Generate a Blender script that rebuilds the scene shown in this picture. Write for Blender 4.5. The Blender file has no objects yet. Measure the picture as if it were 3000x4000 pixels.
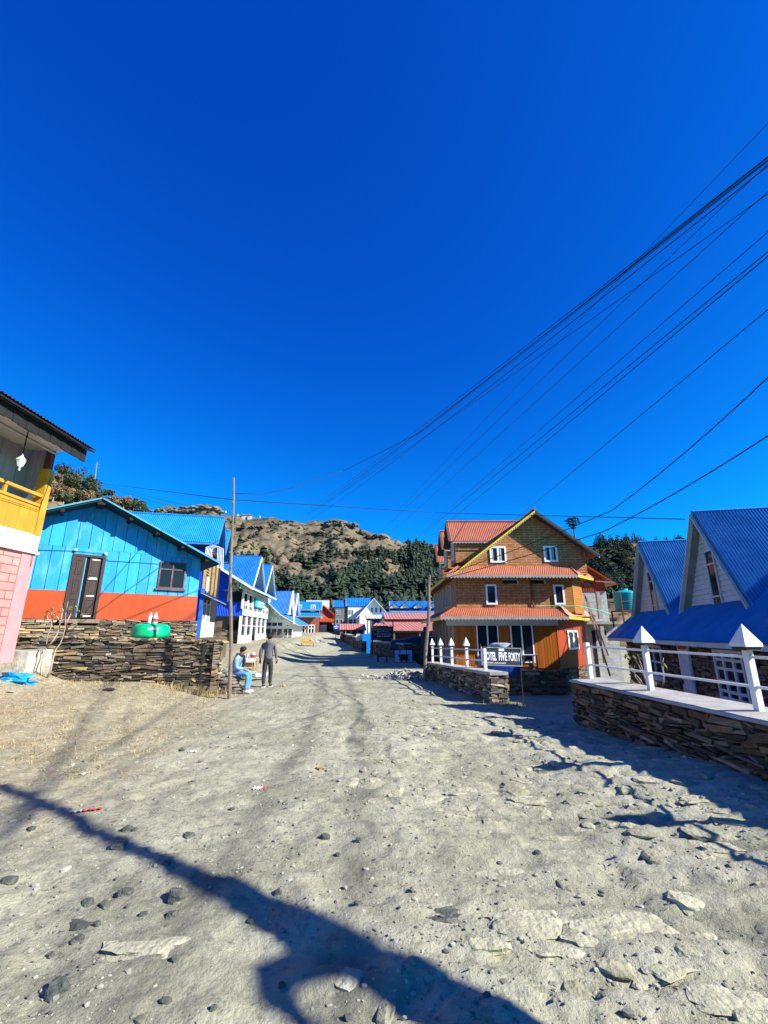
import bpy, math, random
from mathutils import Vector, Matrix, noise as NZ
RN = random.Random(11)
C = bpy.context.scene.collection
Vv = Vector
# ---------------------------------------------------------------- camera model (used to survey the place)
F, V0, H = 1700., 2466., 1.75
PIT = math.atan((V0-2000)/F); CP, SP = math.cos(PIT), math.sin(PIT)
def ray(u, v):
    b = -(v-2000)/F; Y = CP-SP*b
    return (u-1500)/F/Y, (SP+CP*b)/Y
def PY(u, v, Y):
    x, k = ray(u, v); return Vv((x*Y, Y, H+k*Y))
def G(u, v, z=0):
    x, k = ray(u, v); Y = (z-H)/k; return Vv((x*Y, Y, z))
def sst(a, b, x):
    t = max(0., min(1., (x-a)/(b-a))); return t*t*(3-2*t)
def lerp(a, b, t): return a+(b-a)*t
def pwl(pts, x):
    if x <= pts[0][0]: return pts[0][1]
    for (a, b), (c, d) in zip(pts, pts[1:]):
        if x <= c: return b+(d-b)*(x-a)/(c-a)
    return pts[-1][1]
def fbm(x, y, z=0., o=4):
    return NZ.fractal(Vv((x, y, z)), 1.0, 2.0, o)
# ---------------------------------------------------------------- local facade frame: s along, d outward, z up
class Fr:
    def __init__(s, o, ex):
        s.o = Vv((o[0], o[1], 0)); e = Vv((ex[0], ex[1], 0)).normalized()
        s.ex = e; s.n = Vv((e.y, -e.x, 0))
    def P(s, a, d, z): return s.o+s.ex*a+s.n*d+Vv((0, 0, z))
    def px(s, u, v, d=0):
        x, k = ray(u, v); o = s.o+s.n*d
        a = (x*o.y-o.x)/(s.ex.x-x*s.ex.y); Y = o.y+s.ex.y*a
        return a, H+k*Y
    def sub(s, a, d=0, turn=0):
        p = s.P(a, d, 0); e = Matrix.Rotation(turn, 3, 'Z') @ s.ex
        return Fr((p.x, p.y), (e.x, e.y))
W0 = Fr((0, 0), (1, 0))
# ---------------------------------------------------------------- mesh collector (world coordinates)
ORG = {}
def icos(sub):
    import bmesh
    bm = bmesh.new(); bmesh.ops.create_icosphere(bm, subdivisions=sub, radius=1)
    v = [p.co.copy() for p in bm.verts]; f = [[q.index for q in p.verts] for p in bm.faces]; bm.free(); return v, f
ICO = {1: icos(1), 2: icos(2), 3: icos(3)}
class MB:
    def __init__(s): s.v = []; s.f = []; s.t = []
    def add(s, vs, fs, t=.5):
        n = len(s.v); s.v += [Vv(p) for p in vs]
        for f in fs: s.f.append([i+n for i in f]); s.t.append(t)
        return s
    def hexa(s, q, t=.5):  # 8 points, bottom ring then top ring
        return s.add(q, [(3, 2, 1, 0), (4, 5, 6, 7), (0, 1, 5, 4), (1, 2, 6, 5), (2, 3, 7, 6), (3, 0, 4, 7)], t)
    def box(s, fr, a0, a1, d0, d1, z0, z1, t=.5):
        P = fr.P
        return s.hexa([P(a0, d1, z0), P(a1, d1, z0), P(a1, d0, z0), P(a0, d0, z0), P(a0, d1, z1), P(a1, d1, z1), P(a1, d0, z1), P(a0, d0, z1)], t)
    def beam(s, p0, p1, w, h, up=(0, 0, 1), t=.5):
        p0, p1 = Vv(p0), Vv(p1); d = (p1-p0).normalized(); u = Vv(up)
        if abs(d.dot(u)) > .98: u = Vv((0, 1, 0))
        x = d.cross(u).normalized()*w/2; y = x.cross(d).normalized()*h/2
        return s.hexa([p0-x-y, p0+x-y, p1+x-y, p1-x-y, p0-x+y, p0+x+y, p1+x+y, p1-x+y], t)
    def tube(s, pts, rs, n=7, cap=True, t=.5):
        pts = [Vv(p) for p in pts]
        if not hasattr(rs, '__len__'): rs = [rs]*len(pts)
        vs = []; ref = None
        for i, p in enumerate(pts):
            d = (pts[min(i+1, len(pts)-1)]-pts[max(i-1, 0)]).normalized()
            if ref is None: ref = d.orthogonal().normalized()
            ref = (ref-d*ref.dot(d)).normalized(); b = d.cross(ref)
            for k in range(n):
                a = 2*math.pi*k/n; vs.append(p+(ref*math.cos(a)+b*math.sin(a))*rs[i])
        fs = [(i*n+k, i*n+(k+1) % n, (i+1)*n+(k+1) % n, (i+1)*n+k) for i in range(len(pts)-1) for k in range(n)]
        if cap: fs += [tuple(range(n-1, -1, -1)), tuple(range((len(pts)-1)*n, len(pts)*n))]
        return s.add(vs, fs, t)
    def prism(s, poly, vec, t=.5):
        n = len(poly); a = [Vv(p) for p in poly]; b = [p+Vv(vec) for p in a]
        return s.add(a+b, [tuple(range(n-1, -1, -1)), tuple(range(n, 2*n))]+[(i, (i+1) % n, (i+1) % n+n, i+n) for i in range(n)], t)
    def lathe(s, c, prof, n=16, t=.5):
        c = Vv(c); vs = [c+Vv((r*math.cos(2*math.pi*k/n), r*math.sin(2*math.pi*k/n), z)) for r, z in prof for k in range(n)]
        fs = [(i*n+k, i*n+(k+1) % n, (i+1)*n+(k+1) % n, (i+1)*n+k) for i in range(len(prof)-1) for k in range(n)]
        fs += [tuple(range(n-1, -1, -1)), tuple(range((len(prof)-1)*n, len(prof)*n))]
        return s.add(vs, fs, t)
    def rock(s, c, r, seed=0, sub=2, t=.5, rough=.35, rz=0, flat=True):
        v, f = ICO[sub]; c = Vv(c); m = Matrix.Rotation(rz, 3, 'Z'); o = Vv((seed*7.3, seed*3.1, seed*1.7)); vs = []
        for p in v:
            q = p.copy()
            k = 1+rough*NZ.noise(q*1.1+o)+rough*.5*NZ.noise(q*2.7+o)
            q = q*k
            if flat: q = Vv((math.copysign(abs(q.x)**.75, q.x), math.copysign(abs(q.y)**.75, q.y), math.copysign(abs(q.z)**.7, q.z)))
            q = Vv((q.x*r[0], q.y*r[1], q.z*r[2])); vs.append(c+m @ q)
        return s.add(vs, f, t)
    def corr(s, poly, sdir, period, amp, n=5, t=.5):
        """corrugated sheet filling a convex planar polygon, ribs along sdir"""
        poly = [Vv(p) for p in poly]; o = poly[0]; sd = Vv(sdir).normalized()
        nn = Vv((0, 0, 0))
        for i in range(1, len(poly)-1): nn += (poly[i]-o).cross(poly[i+1]-o)
        nn.normalize(); sd = (sd-nn*sd.dot(nn)).normalized(); ud = sd.cross(nn)
        if nn.z < 0: nn = -nn
        q = [((p-o).dot(ud), (p-o).dot(sd)) for p in poly]; u0 = min(a for a, b in q); u1 = max(a for a, b in q)
        cnt = max(2, int((u1-u0)/period*n)); vs = []; fs = []
        for i in range(cnt+1):
            u = lerp(u0+1e-5, u1-1e-5, i/cnt); iv = []
            for (a, b), (c, d) in zip(q, q[1:]+q[:1]):
                if (a-u)*(c-u) <= 0 and a != c: iv.append(b+(d-b)*(u-a)/(c-a))
            if len(iv) < 2: iv = [0, 0]
            h = nn*(amp*math.sin(2*math.pi*u/period))
            vs += [o+ud*u+sd*min(iv)+h, o+ud*u+sd*max(iv)+h]
            if i: k = 2*i; fs.append((k-2, k, k+1, k-1))
        return s.add(vs, fs, t)
    def build(s, name, mat, parent=None, smooth=False, org=None, tint=False):
        if parent is not None: o0 = ORG[parent.name]
        elif org is not None: o0 = Vv(org)
        else:
            xs = [p.x for p in s.v]; ys = [p.y for p in s.v]; o0 = Vv(((min(xs)+max(xs))/2, (min(ys)+max(ys))/2, min(p.z for p in s.v)))
        me = bpy.data.meshes.new(name); me.from_pydata([p-o0 for p in s.v], [], s.f)
        me.materials.append(mat)
        if smooth: me.polygons.foreach_set('use_smooth', [True]*len(me.polygons))
        if tint:
            a = me.attributes.new('tint', 'FLOAT', 'FACE'); a.data.foreach_set('value', s.t)
        o = bpy.data.objects.new(name, me); C.objects.link(o)
        if parent is not None: o.parent = parent
        else: o.location = o0
        ORG[o.name] = o0
        return o
def thing(name, label, cat, loc, group=None):
    o = bpy.data.objects.new(name, None); o.empty_display_size = .2; C.objects.link(o); o.location = Vv(loc); ORG[o.name] = Vv(loc)
    return tag(o, label, cat, group)
def tag(o, label, cat, group=None):
    o['label'] = label; o['category'] = cat
    if group: o['group'] = group
    return o
def kind(o, k): o['kind'] = k; return o
def dup(o, loc, rz=0, sc=1., label=None):
    c = o.copy(); C.objects.link(c); c.location = Vv(loc); c.rotation_euler = (0, 0, rz); c.scale = (sc, sc, sc)
    if label: c['label'] = label
    for ch in list(o.children):
        d = ch.copy(); C.objects.link(d); d.parent = c
        for g in list(ch.children):
            e = g.copy(); C.objects.link(e); e.parent = d
    return c
def lettering(mb, txt, fr, s0, s1, z0, z1, d, bold=.012, ext=.004):
    """text as mesh, fitted to a rectangle of a facade frame"""
    cu = bpy.data.curves.new('lettering', 'FONT'); cu.body = txt; cu.offset = bold; cu.extrude = .01; cu.resolution_u = 3
    o = bpy.data.objects.new('lettering', cu); C.objects.link(o); bpy.context.view_layer.update()
    me = bpy.data.meshes.new_from_object(o)
    x0 = min(v.co.x for v in me.vertices); x1 = max(v.co.x for v in me.vertices); y0 = min(v.co.y for v in me.vertices); y1 = max(v.co.y for v in me.vertices)
    vs = [fr.P(lerp(s0, s1, (v.co.x-x0)/(x1-x0)), d+(ext if v.co.z > 0 else 0), lerp(z0, z1, (v.co.y-y0)/(y1-y0))) for v in me.vertices]
    mb.add(vs, [list(p.vertices) for p in me.polygons])
    bpy.data.objects.remove(o); bpy.data.curves.remove(cu); bpy.data.meshes.remove(me)
# ---------------------------------------------------------------- materials
def new_mat(name):
    m = bpy.data.materials.new(name); m.use_nodes = True; nt = m.node_tree
    return m, nt, nt.nodes['Principled BSDF'], nt.nodes.new, nt.links.new
def M(name, col, rough=.75, var=.18, vs=2.5, bump=0., bs=30., tint=0., metal=0., st=(1, 1, 1), spec=.3, stain=None, sv=.8, alpha=None):
    m, nt, b, nn, ln = new_mat(name)
    b.inputs['Roughness'].default_value = rough; b.inputs['Metallic'].default_value = metal; b.inputs['Specular IOR Level'].default_value = spec
    tc = nn('ShaderNodeTexCoord'); mp = nn('ShaderNodeMapping'); mp.inputs['Scale'].default_value = st; ln(tc.outputs['Object'], mp.inputs['Vector'])
    n = nn('ShaderNodeTexNoise'); n.inputs['Scale'].default_value = vs; n.inputs['Detail'].default_value = 6; n.inputs['Roughness'].default_value = .65; ln(mp.outputs[0], n.inputs['Vector'])
    r = nn('ShaderNodeMapRange'); r.inputs['From Min'].default_value = .3; r.inputs['From Max'].default_value = .7; r.inputs['To Min'].default_value = 1-var; r.inputs['To Max'].default_value = 1+var; ln(n.outputs['Fac'], r.inputs['Value'])
    mul = nn('ShaderNodeVectorMath'); mul.operation = 'SCALE'; mul.inputs[0].default_value = col; ln(r.outputs[0], mul.inputs['Scale']); out = mul.outputs[0]
    if tint:
        at = nn('ShaderNodeAttribute'); at.attribute_name = 'tint'
        tr = nn('ShaderNodeMapRange'); tr.inputs['To Min'].default_value = 1-tint; tr.inputs['To Max'].default_value = 1+tint; ln(at.outputs['Fac'], tr.inputs['Value'])
        m2 = nn('ShaderNodeVectorMath'); m2.operation = 'SCALE'; ln(out, m2.inputs[0]); ln(tr.outputs[0], m2.inputs['Scale']); out = m2.outputs[0]
    if stain:
        n2 = nn('ShaderNodeTexNoise'); n2.inputs['Scale'].default_value = sv; n2.inputs['Detail'].default_value = 8; n2.inputs['Roughness'].default_value = .7; ln(mp.outputs[0], n2.inputs['Vector'])
        r2 = nn('ShaderNodeMapRange'); r2.inputs['From Min'].default_value = .5; r2.inputs['From Max'].default_value = .72; ln(n2.outputs['Fac'], r2.inputs['Value'])
        mx = nn('ShaderNodeMix'); mx.data_type = 'RGBA'; ln(r2.outputs[0], mx.inputs['Factor']); ln(out, mx.inputs[6]); mx.inputs[7].default_value = (*stain, 1); out = mx.outputs[2]
    ln(out, b.inputs['Base Color'])
    if bump:
        n3 = nn('ShaderNodeTexNoise'); n3.inputs['Scale'].default_value = bs; n3.inputs['Detail'].default_value = 5; ln(mp.outputs[0], n3.inputs['Vector'])
        bp = nn('ShaderNodeBump'); bp.inputs['Strength'].default_value = bump; bp.inputs['Distance'].default_value = .02; ln(n3.outputs['Fac'], bp.inputs['Height']); ln(bp.outputs[0], b.inputs['Normal'])
    return m
def brick_mat(name, c1, c2, mort, bw, bh, ms, rough=.7, broken=.5, off=.5, bump=.4, gz=.0):
    m, nt, b, nn, ln = new_mat(name); b.inputs['Roughness'].default_value = rough; b.inputs['Specular IOR Level'].default_value = .3
    ge = nn('ShaderNodeNewGeometry'); sp = nn('ShaderNodeSeparateXYZ'); ln(ge.outputs['Position'], sp.inputs[0])
    ad = nn('ShaderNodeMath'); ad.operation = 'ADD'; ln(sp.outputs['X'], ad.inputs[0]); ln(sp.outputs['Y'], ad.inputs[1])
    cb = nn('ShaderNodeCombineXYZ'); ln(ad.outputs[0], cb.inputs['X']); ln(sp.outputs['Z'], cb.inputs['Y'])
    br = nn('ShaderNodeTexBrick'); ln(cb.outputs[0], br.inputs['Vector']); br.offset = off
    br.inputs['Scale'].default_value = 1; br.inputs['Brick Width'].default_value = bw; br.inputs['Row Height'].default_value = bh; br.inputs['Mortar Size'].default_value = ms; br.inputs['Mortar Smooth'].default_value = .1
    br.inputs['Color1'].default_value = (*c1, 1); br.inputs['Color2'].default_value = (*c2, 1)
    n = nn('ShaderNodeTexNoise'); n.inputs['Scale'].default_value = 3.5; n.inputs['Detail'].default_value = 6; ln(ge.outputs['Position'], n.inputs['Vector'])
    r = nn('ShaderNodeMapRange'); r.inputs['From Min'].default_value = broken-.06; r.inputs['From Max'].default_value = broken+.06; ln(n.outputs['Fac'], r.inputs['Value'])
    mx = nn('ShaderNodeMix'); mx.data_type = 'RGBA'; ln(r.outputs[0], mx.inputs['Factor']); mx.inputs[6].default_value = (c1[0]*.55, c1[1]*.55, c1[2]*.55, 1); mx.inputs[7].default_value = (*mort, 1); ln(mx.outputs[2], br.inputs['Mortar'])
    n2 = nn('ShaderNodeTexNoise'); n2.inputs['Scale'].default_value = 1.6; n2.inputs['Detail'].default_value = 8; ln(ge.outputs['Position'], n2.inputs['Vector'])
    r2 = nn('ShaderNodeMapRange'); r2.inputs['From Min'].default_value = .3; r2.inputs['From Max'].default_value = .7; r2.inputs['To Min'].default_value = .88; r2.inputs['To Max'].default_value = 1.12; ln(n2.outputs['Fac'], r2.inputs['Value'])
    sc = nn('ShaderNodeVectorMath'); sc.operation = 'SCALE'; ln(br.outputs['Color'], sc.inputs[0]); ln(r2.outputs[0], sc.inputs['Scale']); ln(sc.outputs[0], b.inputs['Base Color'])
    bp = nn('ShaderNodeBump'); bp.inputs['Strength'].default_value = bump; bp.inputs['Distance'].default_value = .012; bp.invert = True; ln(br.outputs['Fac'], bp.inputs['Height']); ln(bp.outputs[0], b.inputs['Normal'])
    return m
def glass_mat(name, col=(.012, .016, .022), rough=.08):
    m, nt, b, nn, ln = new_mat(name); b.inputs['Base Color'].default_value = (*col, 1); b.inputs['Roughness'].default_value = rough; b.inputs['Specular IOR Level'].default_value = .28
    tc = nn('ShaderNodeTexCoord'); n = nn('ShaderNodeTexNoise'); n.inputs['Scale'].default_value = 1.3; ln(tc.outputs['Object'], n.inputs['Vector'])
    bp = nn('ShaderNodeBump'); bp.inputs['Strength'].default_value = .08; bp.inputs['Distance'].default_value = .05; ln(n.outputs['Fac'], bp.inputs['Height']); ln(bp.outputs[0], b.inputs['Normal'])
    return m
WHITE = M('white_paint', (.72, .73, .72), .55, .07, 4, stain=(.62, .6, .56), sv=1.3)
GREYW = M('weathered_white', (.5, .52, .52), .7, .15, 3, stain=(.34, .34, .33), sv=1.5)
GLASS = glass_mat('dark_glass')
DARK = M('dark_interior_and_shade', (.012, .011, .01), .9, .3, 3)
def stone_mat(name, ramp, k=1.):
    m, nt, b, nn, ln = new_mat(name); b.inputs['Roughness'].default_value = .85; b.inputs['Specular IOR Level'].default_value = .2
    at = nn('ShaderNodeAttribute'); at.attribute_name = 'tint'; cr = nn('ShaderNodeValToRGB'); e = cr.color_ramp.elements
    while len(e) < len(ramp): e.new(.5)
    for i, (p, c) in enumerate(ramp): e[i].position = p; e[i].color = (c[0]*k, c[1]*k, c[2]*k, 1)
    ln(at.outputs['Fac'], cr.inputs[0]); ge = nn('ShaderNodeNewGeometry'); mp = nn('ShaderNodeMapping'); mp.inputs['Scale'].default_value = (1, 1, 2.5); ln(ge.outputs['Position'], mp.inputs['Vector'])
    n = nn('ShaderNodeTexNoise'); n.inputs['Scale'].default_value = 9; n.inputs['Detail'].default_value = 8; n.inputs['Roughness'].default_value = .7; ln(mp.outputs[0], n.inputs['Vector'])
    r = nn('ShaderNodeMapRange'); r.inputs['From Min'].default_value = .3; r.inputs['From Max'].default_value = .7; r.inputs['To Min'].default_value = .55; r.inputs['To Max'].default_value = 1.45; ln(n.outputs['Fac'], r.inputs['Value'])
    s = nn('ShaderNodeVectorMath'); s.operation = 'SCALE'; ln(cr.outputs['Color'], s.inputs[0]); ln(r.outputs[0], s.inputs['Scale'])
    n2 = nn('ShaderNodeTexNoise'); n2.inputs['Scale'].default_value = 3; n2.inputs['Detail'].default_value = 6; ln(ge.outputs['Position'], n2.inputs['Vector'])
    r2 = nn('ShaderNodeMapRange'); r2.inputs['From Min'].default_value = .56; r2.inputs['From Max'].default_value = .7; r2.inputs['To Max'].default_value = .55; ln(n2.outputs['Fac'], r2.inputs['Value'])
    mx = nn('ShaderNodeMix'); mx.data_type = 'RGBA'; ln(r2.outputs[0], mx.inputs['Factor']); ln(s.outputs[0], mx.inputs[6]); mx.inputs[7].default_value = (.26*k, .16*k, .06*k, 1); ln(mx.outputs[2], b.inputs['Base Color'])
    n3 = nn('ShaderNodeTexNoise'); n3.inputs['Scale'].default_value = 45; n3.inputs['Detail'].default_value = 5; ln(mp.outputs[0], n3.inputs['Vector'])
    bp = nn('ShaderNodeBump'); bp.inputs['Strength'].default_value = .7; bp.inputs['Distance'].default_value = .02; ln(n3.outputs['Fac'], bp.inputs['Height']); ln(bp.outputs[0], b.inputs['Normal'])
    return m
STONE = stone_mat('slate_stone', [(0, (.05, .05, .045)), (.22, (.12, .105, .08)), (.5, (.21, .165, .105)), (.7, (.19, .185, .165)), (.86, (.36, .25, .11)), (1, (.5, .45, .36))])
STONED = stone_mat('brown_slate', [(0, (.05, .035, .028)), (.3, (.12, .075, .05)), (.6, (.2, .13, .085)), (.8, (.15, .12, .1)), (1, (.33, .23, .15))])
CORE = M('mortar_core', (.02, .017, .014), .95, .3, 8)
CONC = M('concrete', (.36, .35, .32), .9, .25, 5, .4, 50, stain=(.2, .19, .17), sv=1.2)
WOOD = M('weathered_wood', (.2, .15, .11), .8, .3, 6, .3, 40, st=(6, 6, .6))
POLEW = M('grey_pole_wood', (.19, .155, .125), .8, .3, 6, .4, 40, st=(5, 5, .5), stain=(.1, .08, .07), sv=2.5)
BROWND = M('dark_brown_wood', (.045, .028, .026), .55, .3, 6, .2, 30, st=(6, 6, .8))
CABLE = M('black_cable', (.012, .012, .015), .6, .1)
METALG = M('dull_metal', (.35, .36, .38), .45, .2, 6, metal=.6)
BLACK = M('black_paint', (.018, .018, .02), .55, .3, 4)
ROOFB = M('blue_roof_sheet', (.006, .13, .55), .45, .14, 1.4, st=(1, 1, 1), stain=(.02, .17, .52), sv=.7)
ROOFC = M('cyan_roof_sheet', (.005, .19, .55), .45, .14, 1.4, stain=(.02, .24, .58), sv=.7)
ROOFD = M('bright_blue_roof_sheet', (.03, .175, .42), .28, .16, 1.6, stain=(.06, .21, .44), sv=.8, spec=.5)
TINB = M('blue_tin_wall', (.006, .07, .55), .45, .12, 1.5)
ROOFR = M('red_roof_sheet', (.32, .085, .04), .5, .18, 2, stain=(.36, .13, .07), sv=1.2, spec=.5)
ROOFP = M('faded_red_roof_sheet', (.44, .16, .125), .6, .18, 1.2, stain=(.38, .17, .14), sv=.6)
ROOFO = M('orange_red_roof', (.45, .045, .02), .55, .12, 1.5)
TINR = M('red_tin_wall', (.33, .043, .005), .5, .14, 2)
YELLOW = M('yellow_paint', (.46, .235, .025), .5, .1, 3, stain=(.6, .3, .02), sv=1.5)
SKY_CURVE = ((.02, 1.0), (.66, 1.35), (2.25, .75)); SKY_STR = .073; EXPO = 1.15
# ================================================================= terrain
WALLR = [(3, 4.29), (9.25, 3.74), (11.8, 2.75), (17.9, 1.75), (26, 1.6), (34, 1.6), (40, 3.2), (60, 3.0)]
def road_z(y): return .021*max(0, y-36)*sst(30, 50, y) if y < 100 else .021*64
def ground_z(x, y):
    z = road_z(y)
    if x < -3.6:
        a = sst(-4.6, -7.2, x)*.36*sst(5, 12.5, y)
        b = sst(-6, -9.5, x)*.75*sst(18, 36, y)
        c = .36*sst(-8.3, -9.6, x)*sst(9, 11.8, y)*(1-sst(12.6, 13.2, y))
        z += max(a, b)+c
    z += .2*sst(9.2, 5.2, y)*sst(1.6, 4.0, x) if False else .2*(1-sst(5.2, 9.2, y))*sst(1.6, 4.0, x)
    xe = pwl(WALLR, y); d = x-xe
    if d > 0 and y < 60:
        m = pwl([(6, .6), (12, .7), (20, 1.03), (24, 1.1), (30, 1.0), (36, .2), (44, 0)], y)
        z -= m*sst(.25, 1.3 if y < 9.2 or y > 12 else 2.8, d)
    return z
def slabs(x, y):
    """flat embedded stones breaking through the dirt"""
    d, p = NZ.voronoi(Vv((x*1.1, y*2.3, 0)), distance_metric='DISTANCE', exponent=2.5)
    h = NZ.cell(Vv((p[0].x*3.1, p[0].y*5.7, 1)))
    e = min(1, max(0, (d[1]-d[0])*5)); return h*e
def plate(x, y):
    """0..1: tops of flat stones breaking through the dirt, long side across the road"""
    w = sst(-1.2, 1.0, x+.22*(y-3))*sst(13, 8, y) if False else sst(-1.2, 1.0, x+.22*(y-3))*(1-sst(8, 13, y))
    if w <= 0: return 0.
    q = x*.22; n = fbm(x*1.15+.4*fbm(x*3, y*3, 6, 2), (y+q)*3.1, 21, 3); n2 = fbm(x*2.3, (y+q)*6.5, 33, 3)
    p = max(sst(.06, .12, n)*(.75+.25*n2), .6*sst(.12, .18, n2))
    return w*p*sst(-.6, -.1, NZ.noise(Vv((x*.45, y*.45, 14))))
def micro(x, y):
    near = 1-sst(9, 26, math.hypot(x, y))
    z = .018*fbm(x*.5, y*.5, 3, 3)+.03*near*fbm(x*1.3, y*1.7, 0, 3)*(1-.6*sst(1.5, 3, x))
    z += near*(.022*fbm(x*4.2, y*5.5, 5, 4)+.006*fbm(x*15, y*17, 9, 3))
    return z+.042*plate(x, y)*near*(1-.5*sst(2.2, 3.6, x))
def axis(breaks):
    out = []
    for a, b, st in breaks:
        n = max(1, round((b-a)/st)); out += [a+(b-a)*i/n for i in range(n)]
    return out+[breaks[-1][1]]
xs = axis([(-1500, -300, 200), (-300, -60, 30), (-60, -16, 4), (-16, -7.5, .35), (-7.5, -4.2, .09), (-4.2, 4.6, .042), (4.6, 7, .15), (7, 16, .5), (16, 60, 4), (60, 300, 30), (300, 1500, 200)])
ys = axis([(-60, -6, 6), (-6, 1.6, .5), (1.6, 6, .038), (6, 10, .06), (10, 18, .14), (18, 40, .5), (40, 110, 2), (110, 300, 30), (300, 1500, 200)])
nx, ny = len(xs), len(ys); g = MB()
for y in ys:
    for x in xs:
        z = ground_z(x, y)
        if -17 < x < 17 and -1 < y < 60: z += micro(x, y)
        if y < -8 or abs(x) > 70: z -= .02
        g.v.append(Vv((x, y, z)))
g.f = [(j*nx+i, j*nx+i+1, (j+1)*nx+i+1, (j+1)*nx+i) for j in range(ny-1) for i in range(nx-1)]
g.t = [.5]*len(g.f)
def gnd(x, y): return ground_z(x, y)+(micro(x, y) if y < 60 else 0)
def onground(u, v):
    x, k = ray(u, v); Y = 1.8
    while Y < 70:
        if H+k*Y <= gnd(x*Y, Y): break
        Y += .02
    return Vv((x*Y, Y, gnd(x*Y, Y)))
def ground_mat():
    m, nt, b, nn, ln = new_mat('dirt_and_gravel'); b.inputs['Roughness'].default_value = .95; b.inputs['Specular IOR Level'].default_value = .15
    ge = nn('ShaderNodeNewGeometry'); P = ge.outputs['Position']
    def noi(sc, det=6, ro=.6, v=P):
        n = nn('ShaderNodeTexNoise'); n.inputs['Scale'].default_value = sc; n.inputs['Detail'].default_value = det; n.inputs['Roughness'].default_value = ro; ln(v, n.inputs['Vector']); return n.outputs['Fac']
    def rng(x, a, c, lo=0., hi=1., smooth=False):
        r = nn('ShaderNodeMapRange'); r.inputs['From Min'].default_value = a; r.inputs['From Max'].default_value = c; r.inputs['To Min'].default_value = lo; r.inputs['To Max'].default_value = hi
        if smooth: r.interpolation_type = 'SMOOTHSTEP'
        ln(x, r.inputs['Value']); return r.outputs[0]
    def mix(f, a, c):
        x = nn('ShaderNodeMix'); x.data_type = 'RGBA'; ln(f, x.inputs['Factor'])
        for s, k in ((6, a), (7, c)):
            if isinstance(k, tuple): x.inputs[s].default_value = (*k, 1)
            else: ln(k, x.inputs[s])
        return x.outputs[2]
    def mth(op, a, c=None):
        x = nn('ShaderNodeMath'); x.operation = op
        for i, k in enumerate((a, c)):
            if k is None: continue
            if isinstance(k, (int, float)): x.inputs[i].default_value = k
            else: ln(k, x.inputs[i])
        return x.outputs[0]
    dirt = mix(rng(noi(.55, 8, .62), .38, .62), (.30, .294, .2), (.40, .392, .28))
    dirt = mix(rng(noi(2.3, 6, .7), .45, .75), dirt, (.195, .19, .133))
    dirt = mix(rng(noi(11, 4, .7), .52, .72), dirt, (.135, .138, .105))
    sa = nn('ShaderNodeAttribute'); sa.attribute_name = 'slab'
    dirt = mix(mth('MULTIPLY', sa.outputs['Fac'], .8), dirt, mix(rng(noi(9, 6, .7), .35, .65), (.335, .328, .238), (.445, .435, .33)))
    # gravel: small grey chips
    vo = nn('ShaderNodeTexVoronoi'); vo.inputs['Scale'].default_value = 26; ln(P, vo.inputs['Vector'])
    sepc = nn('ShaderNodeSeparateColor'); ln(vo.outputs['Color'], sepc.inputs[0])
    chip = mth('MULTIPLY', mth('GREATER_THAN', sepc.outputs[0], .72), mth('LESS_THAN', vo.outputs['Distance'], .34))
    vo2 = nn('ShaderNodeTexVoronoi'); vo2.inputs['Scale'].default_value = 70; ln(P, vo2.inputs['Vector'])
    sep2 = nn('ShaderNodeSeparateColor'); ln(vo2.outputs['Color'], sep2.inputs[0])
    chip2 = mth('MULTIPLY', mth('GREATER_THAN', sep2.outputs[0], .7), mth('LESS_THAN', vo2.outputs['Distance'], .4))
    patch = rng(noi(.8, 4, .6), .38, .62)
    dirt = mix(mth('MULTIPLY', chip2, mth('MULTIPLY', patch, .7)), dirt, mix(sep2.outputs[1], (.13, .135, .14), (.5, .49, .45)))
    dirt = mix(mth('MULTIPLY', chip, mth('MULTIPLY', patch, .55)), dirt, mix(sepc.outputs[1], (.07, .073, .075), (.4, .39, .34)))
    # dry grass and litter on the verge to the left
    sx = nn('ShaderNodeSeparateXYZ'); ln(P, sx.inputs[0])
    wob = mth('MULTIPLY', mth('SUBTRACT', noi(.9, 5, .6), .5), 3.2)
    xx = mth('ADD', sx.outputs['X'], wob)
    lim = mth('ADD', mth('MULTIPLY', sx.outputs['Y'], -.16), -1.9)
    gr = rng(mth('SUBTRACT', lim, xx), -.7, .9, smooth=True)
    gr = mth('MULTIPLY', gr, rng(sx.outputs['Y'], 3.5, 6.5))
    gcol = mix(rng(noi(7, 6, .75), .38, .62), (.24, .21, .13), (.44, .39, .255))
    gcol = mix(rng(noi(38, 3, .6), .5, .68), gcol, (.12, .095, .06))
    fac = mth('MULTIPLY', gr, rng(noi(3.2, 6, .7), .36, .56, .25, .95))
    col = mix(fac, dirt, gcol)
    # two darker soft-edged streaks curving along the road
    for k, (c0, c1, c2) in enumerate(((-.2, .02, -.0052), (-1.35, .05, -.0062))):
        yy = sx.outputs['Y']; cx = mth('ADD', mth('ADD', c0, mth('MULTIPLY', yy, c1)), mth('MULTIPLY', mth('MULTIPLY', yy, yy), c2))
        dd = mth('ABSOLUTE', mth('SUBTRACT', mth('ADD', sx.outputs['X'], mth('MULTIPLY', wob, .09)), cx))
        tr = mth('MULTIPLY', rng(dd, .04, .26, 1, 0), rng(noi(1.7, 5, .7), .4, .6, .3, .8)); col = mix(tr, col, (.125, .124, .098))
    ln(col, b.inputs['Base Color'])
    hb = mth('ADD', mth('MULTIPLY', noi(32, 6, .75), 1.), mth('MULTIPLY', chip, .5))
    bp = nn('ShaderNodeBump'); ln(rng(noi(.7, 5, .6), .4, .62, .3, .95), bp.inputs['Strength']); bp.inputs['Distance'].default_value = .03; ln(hb, bp.inputs['Height'])
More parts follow.
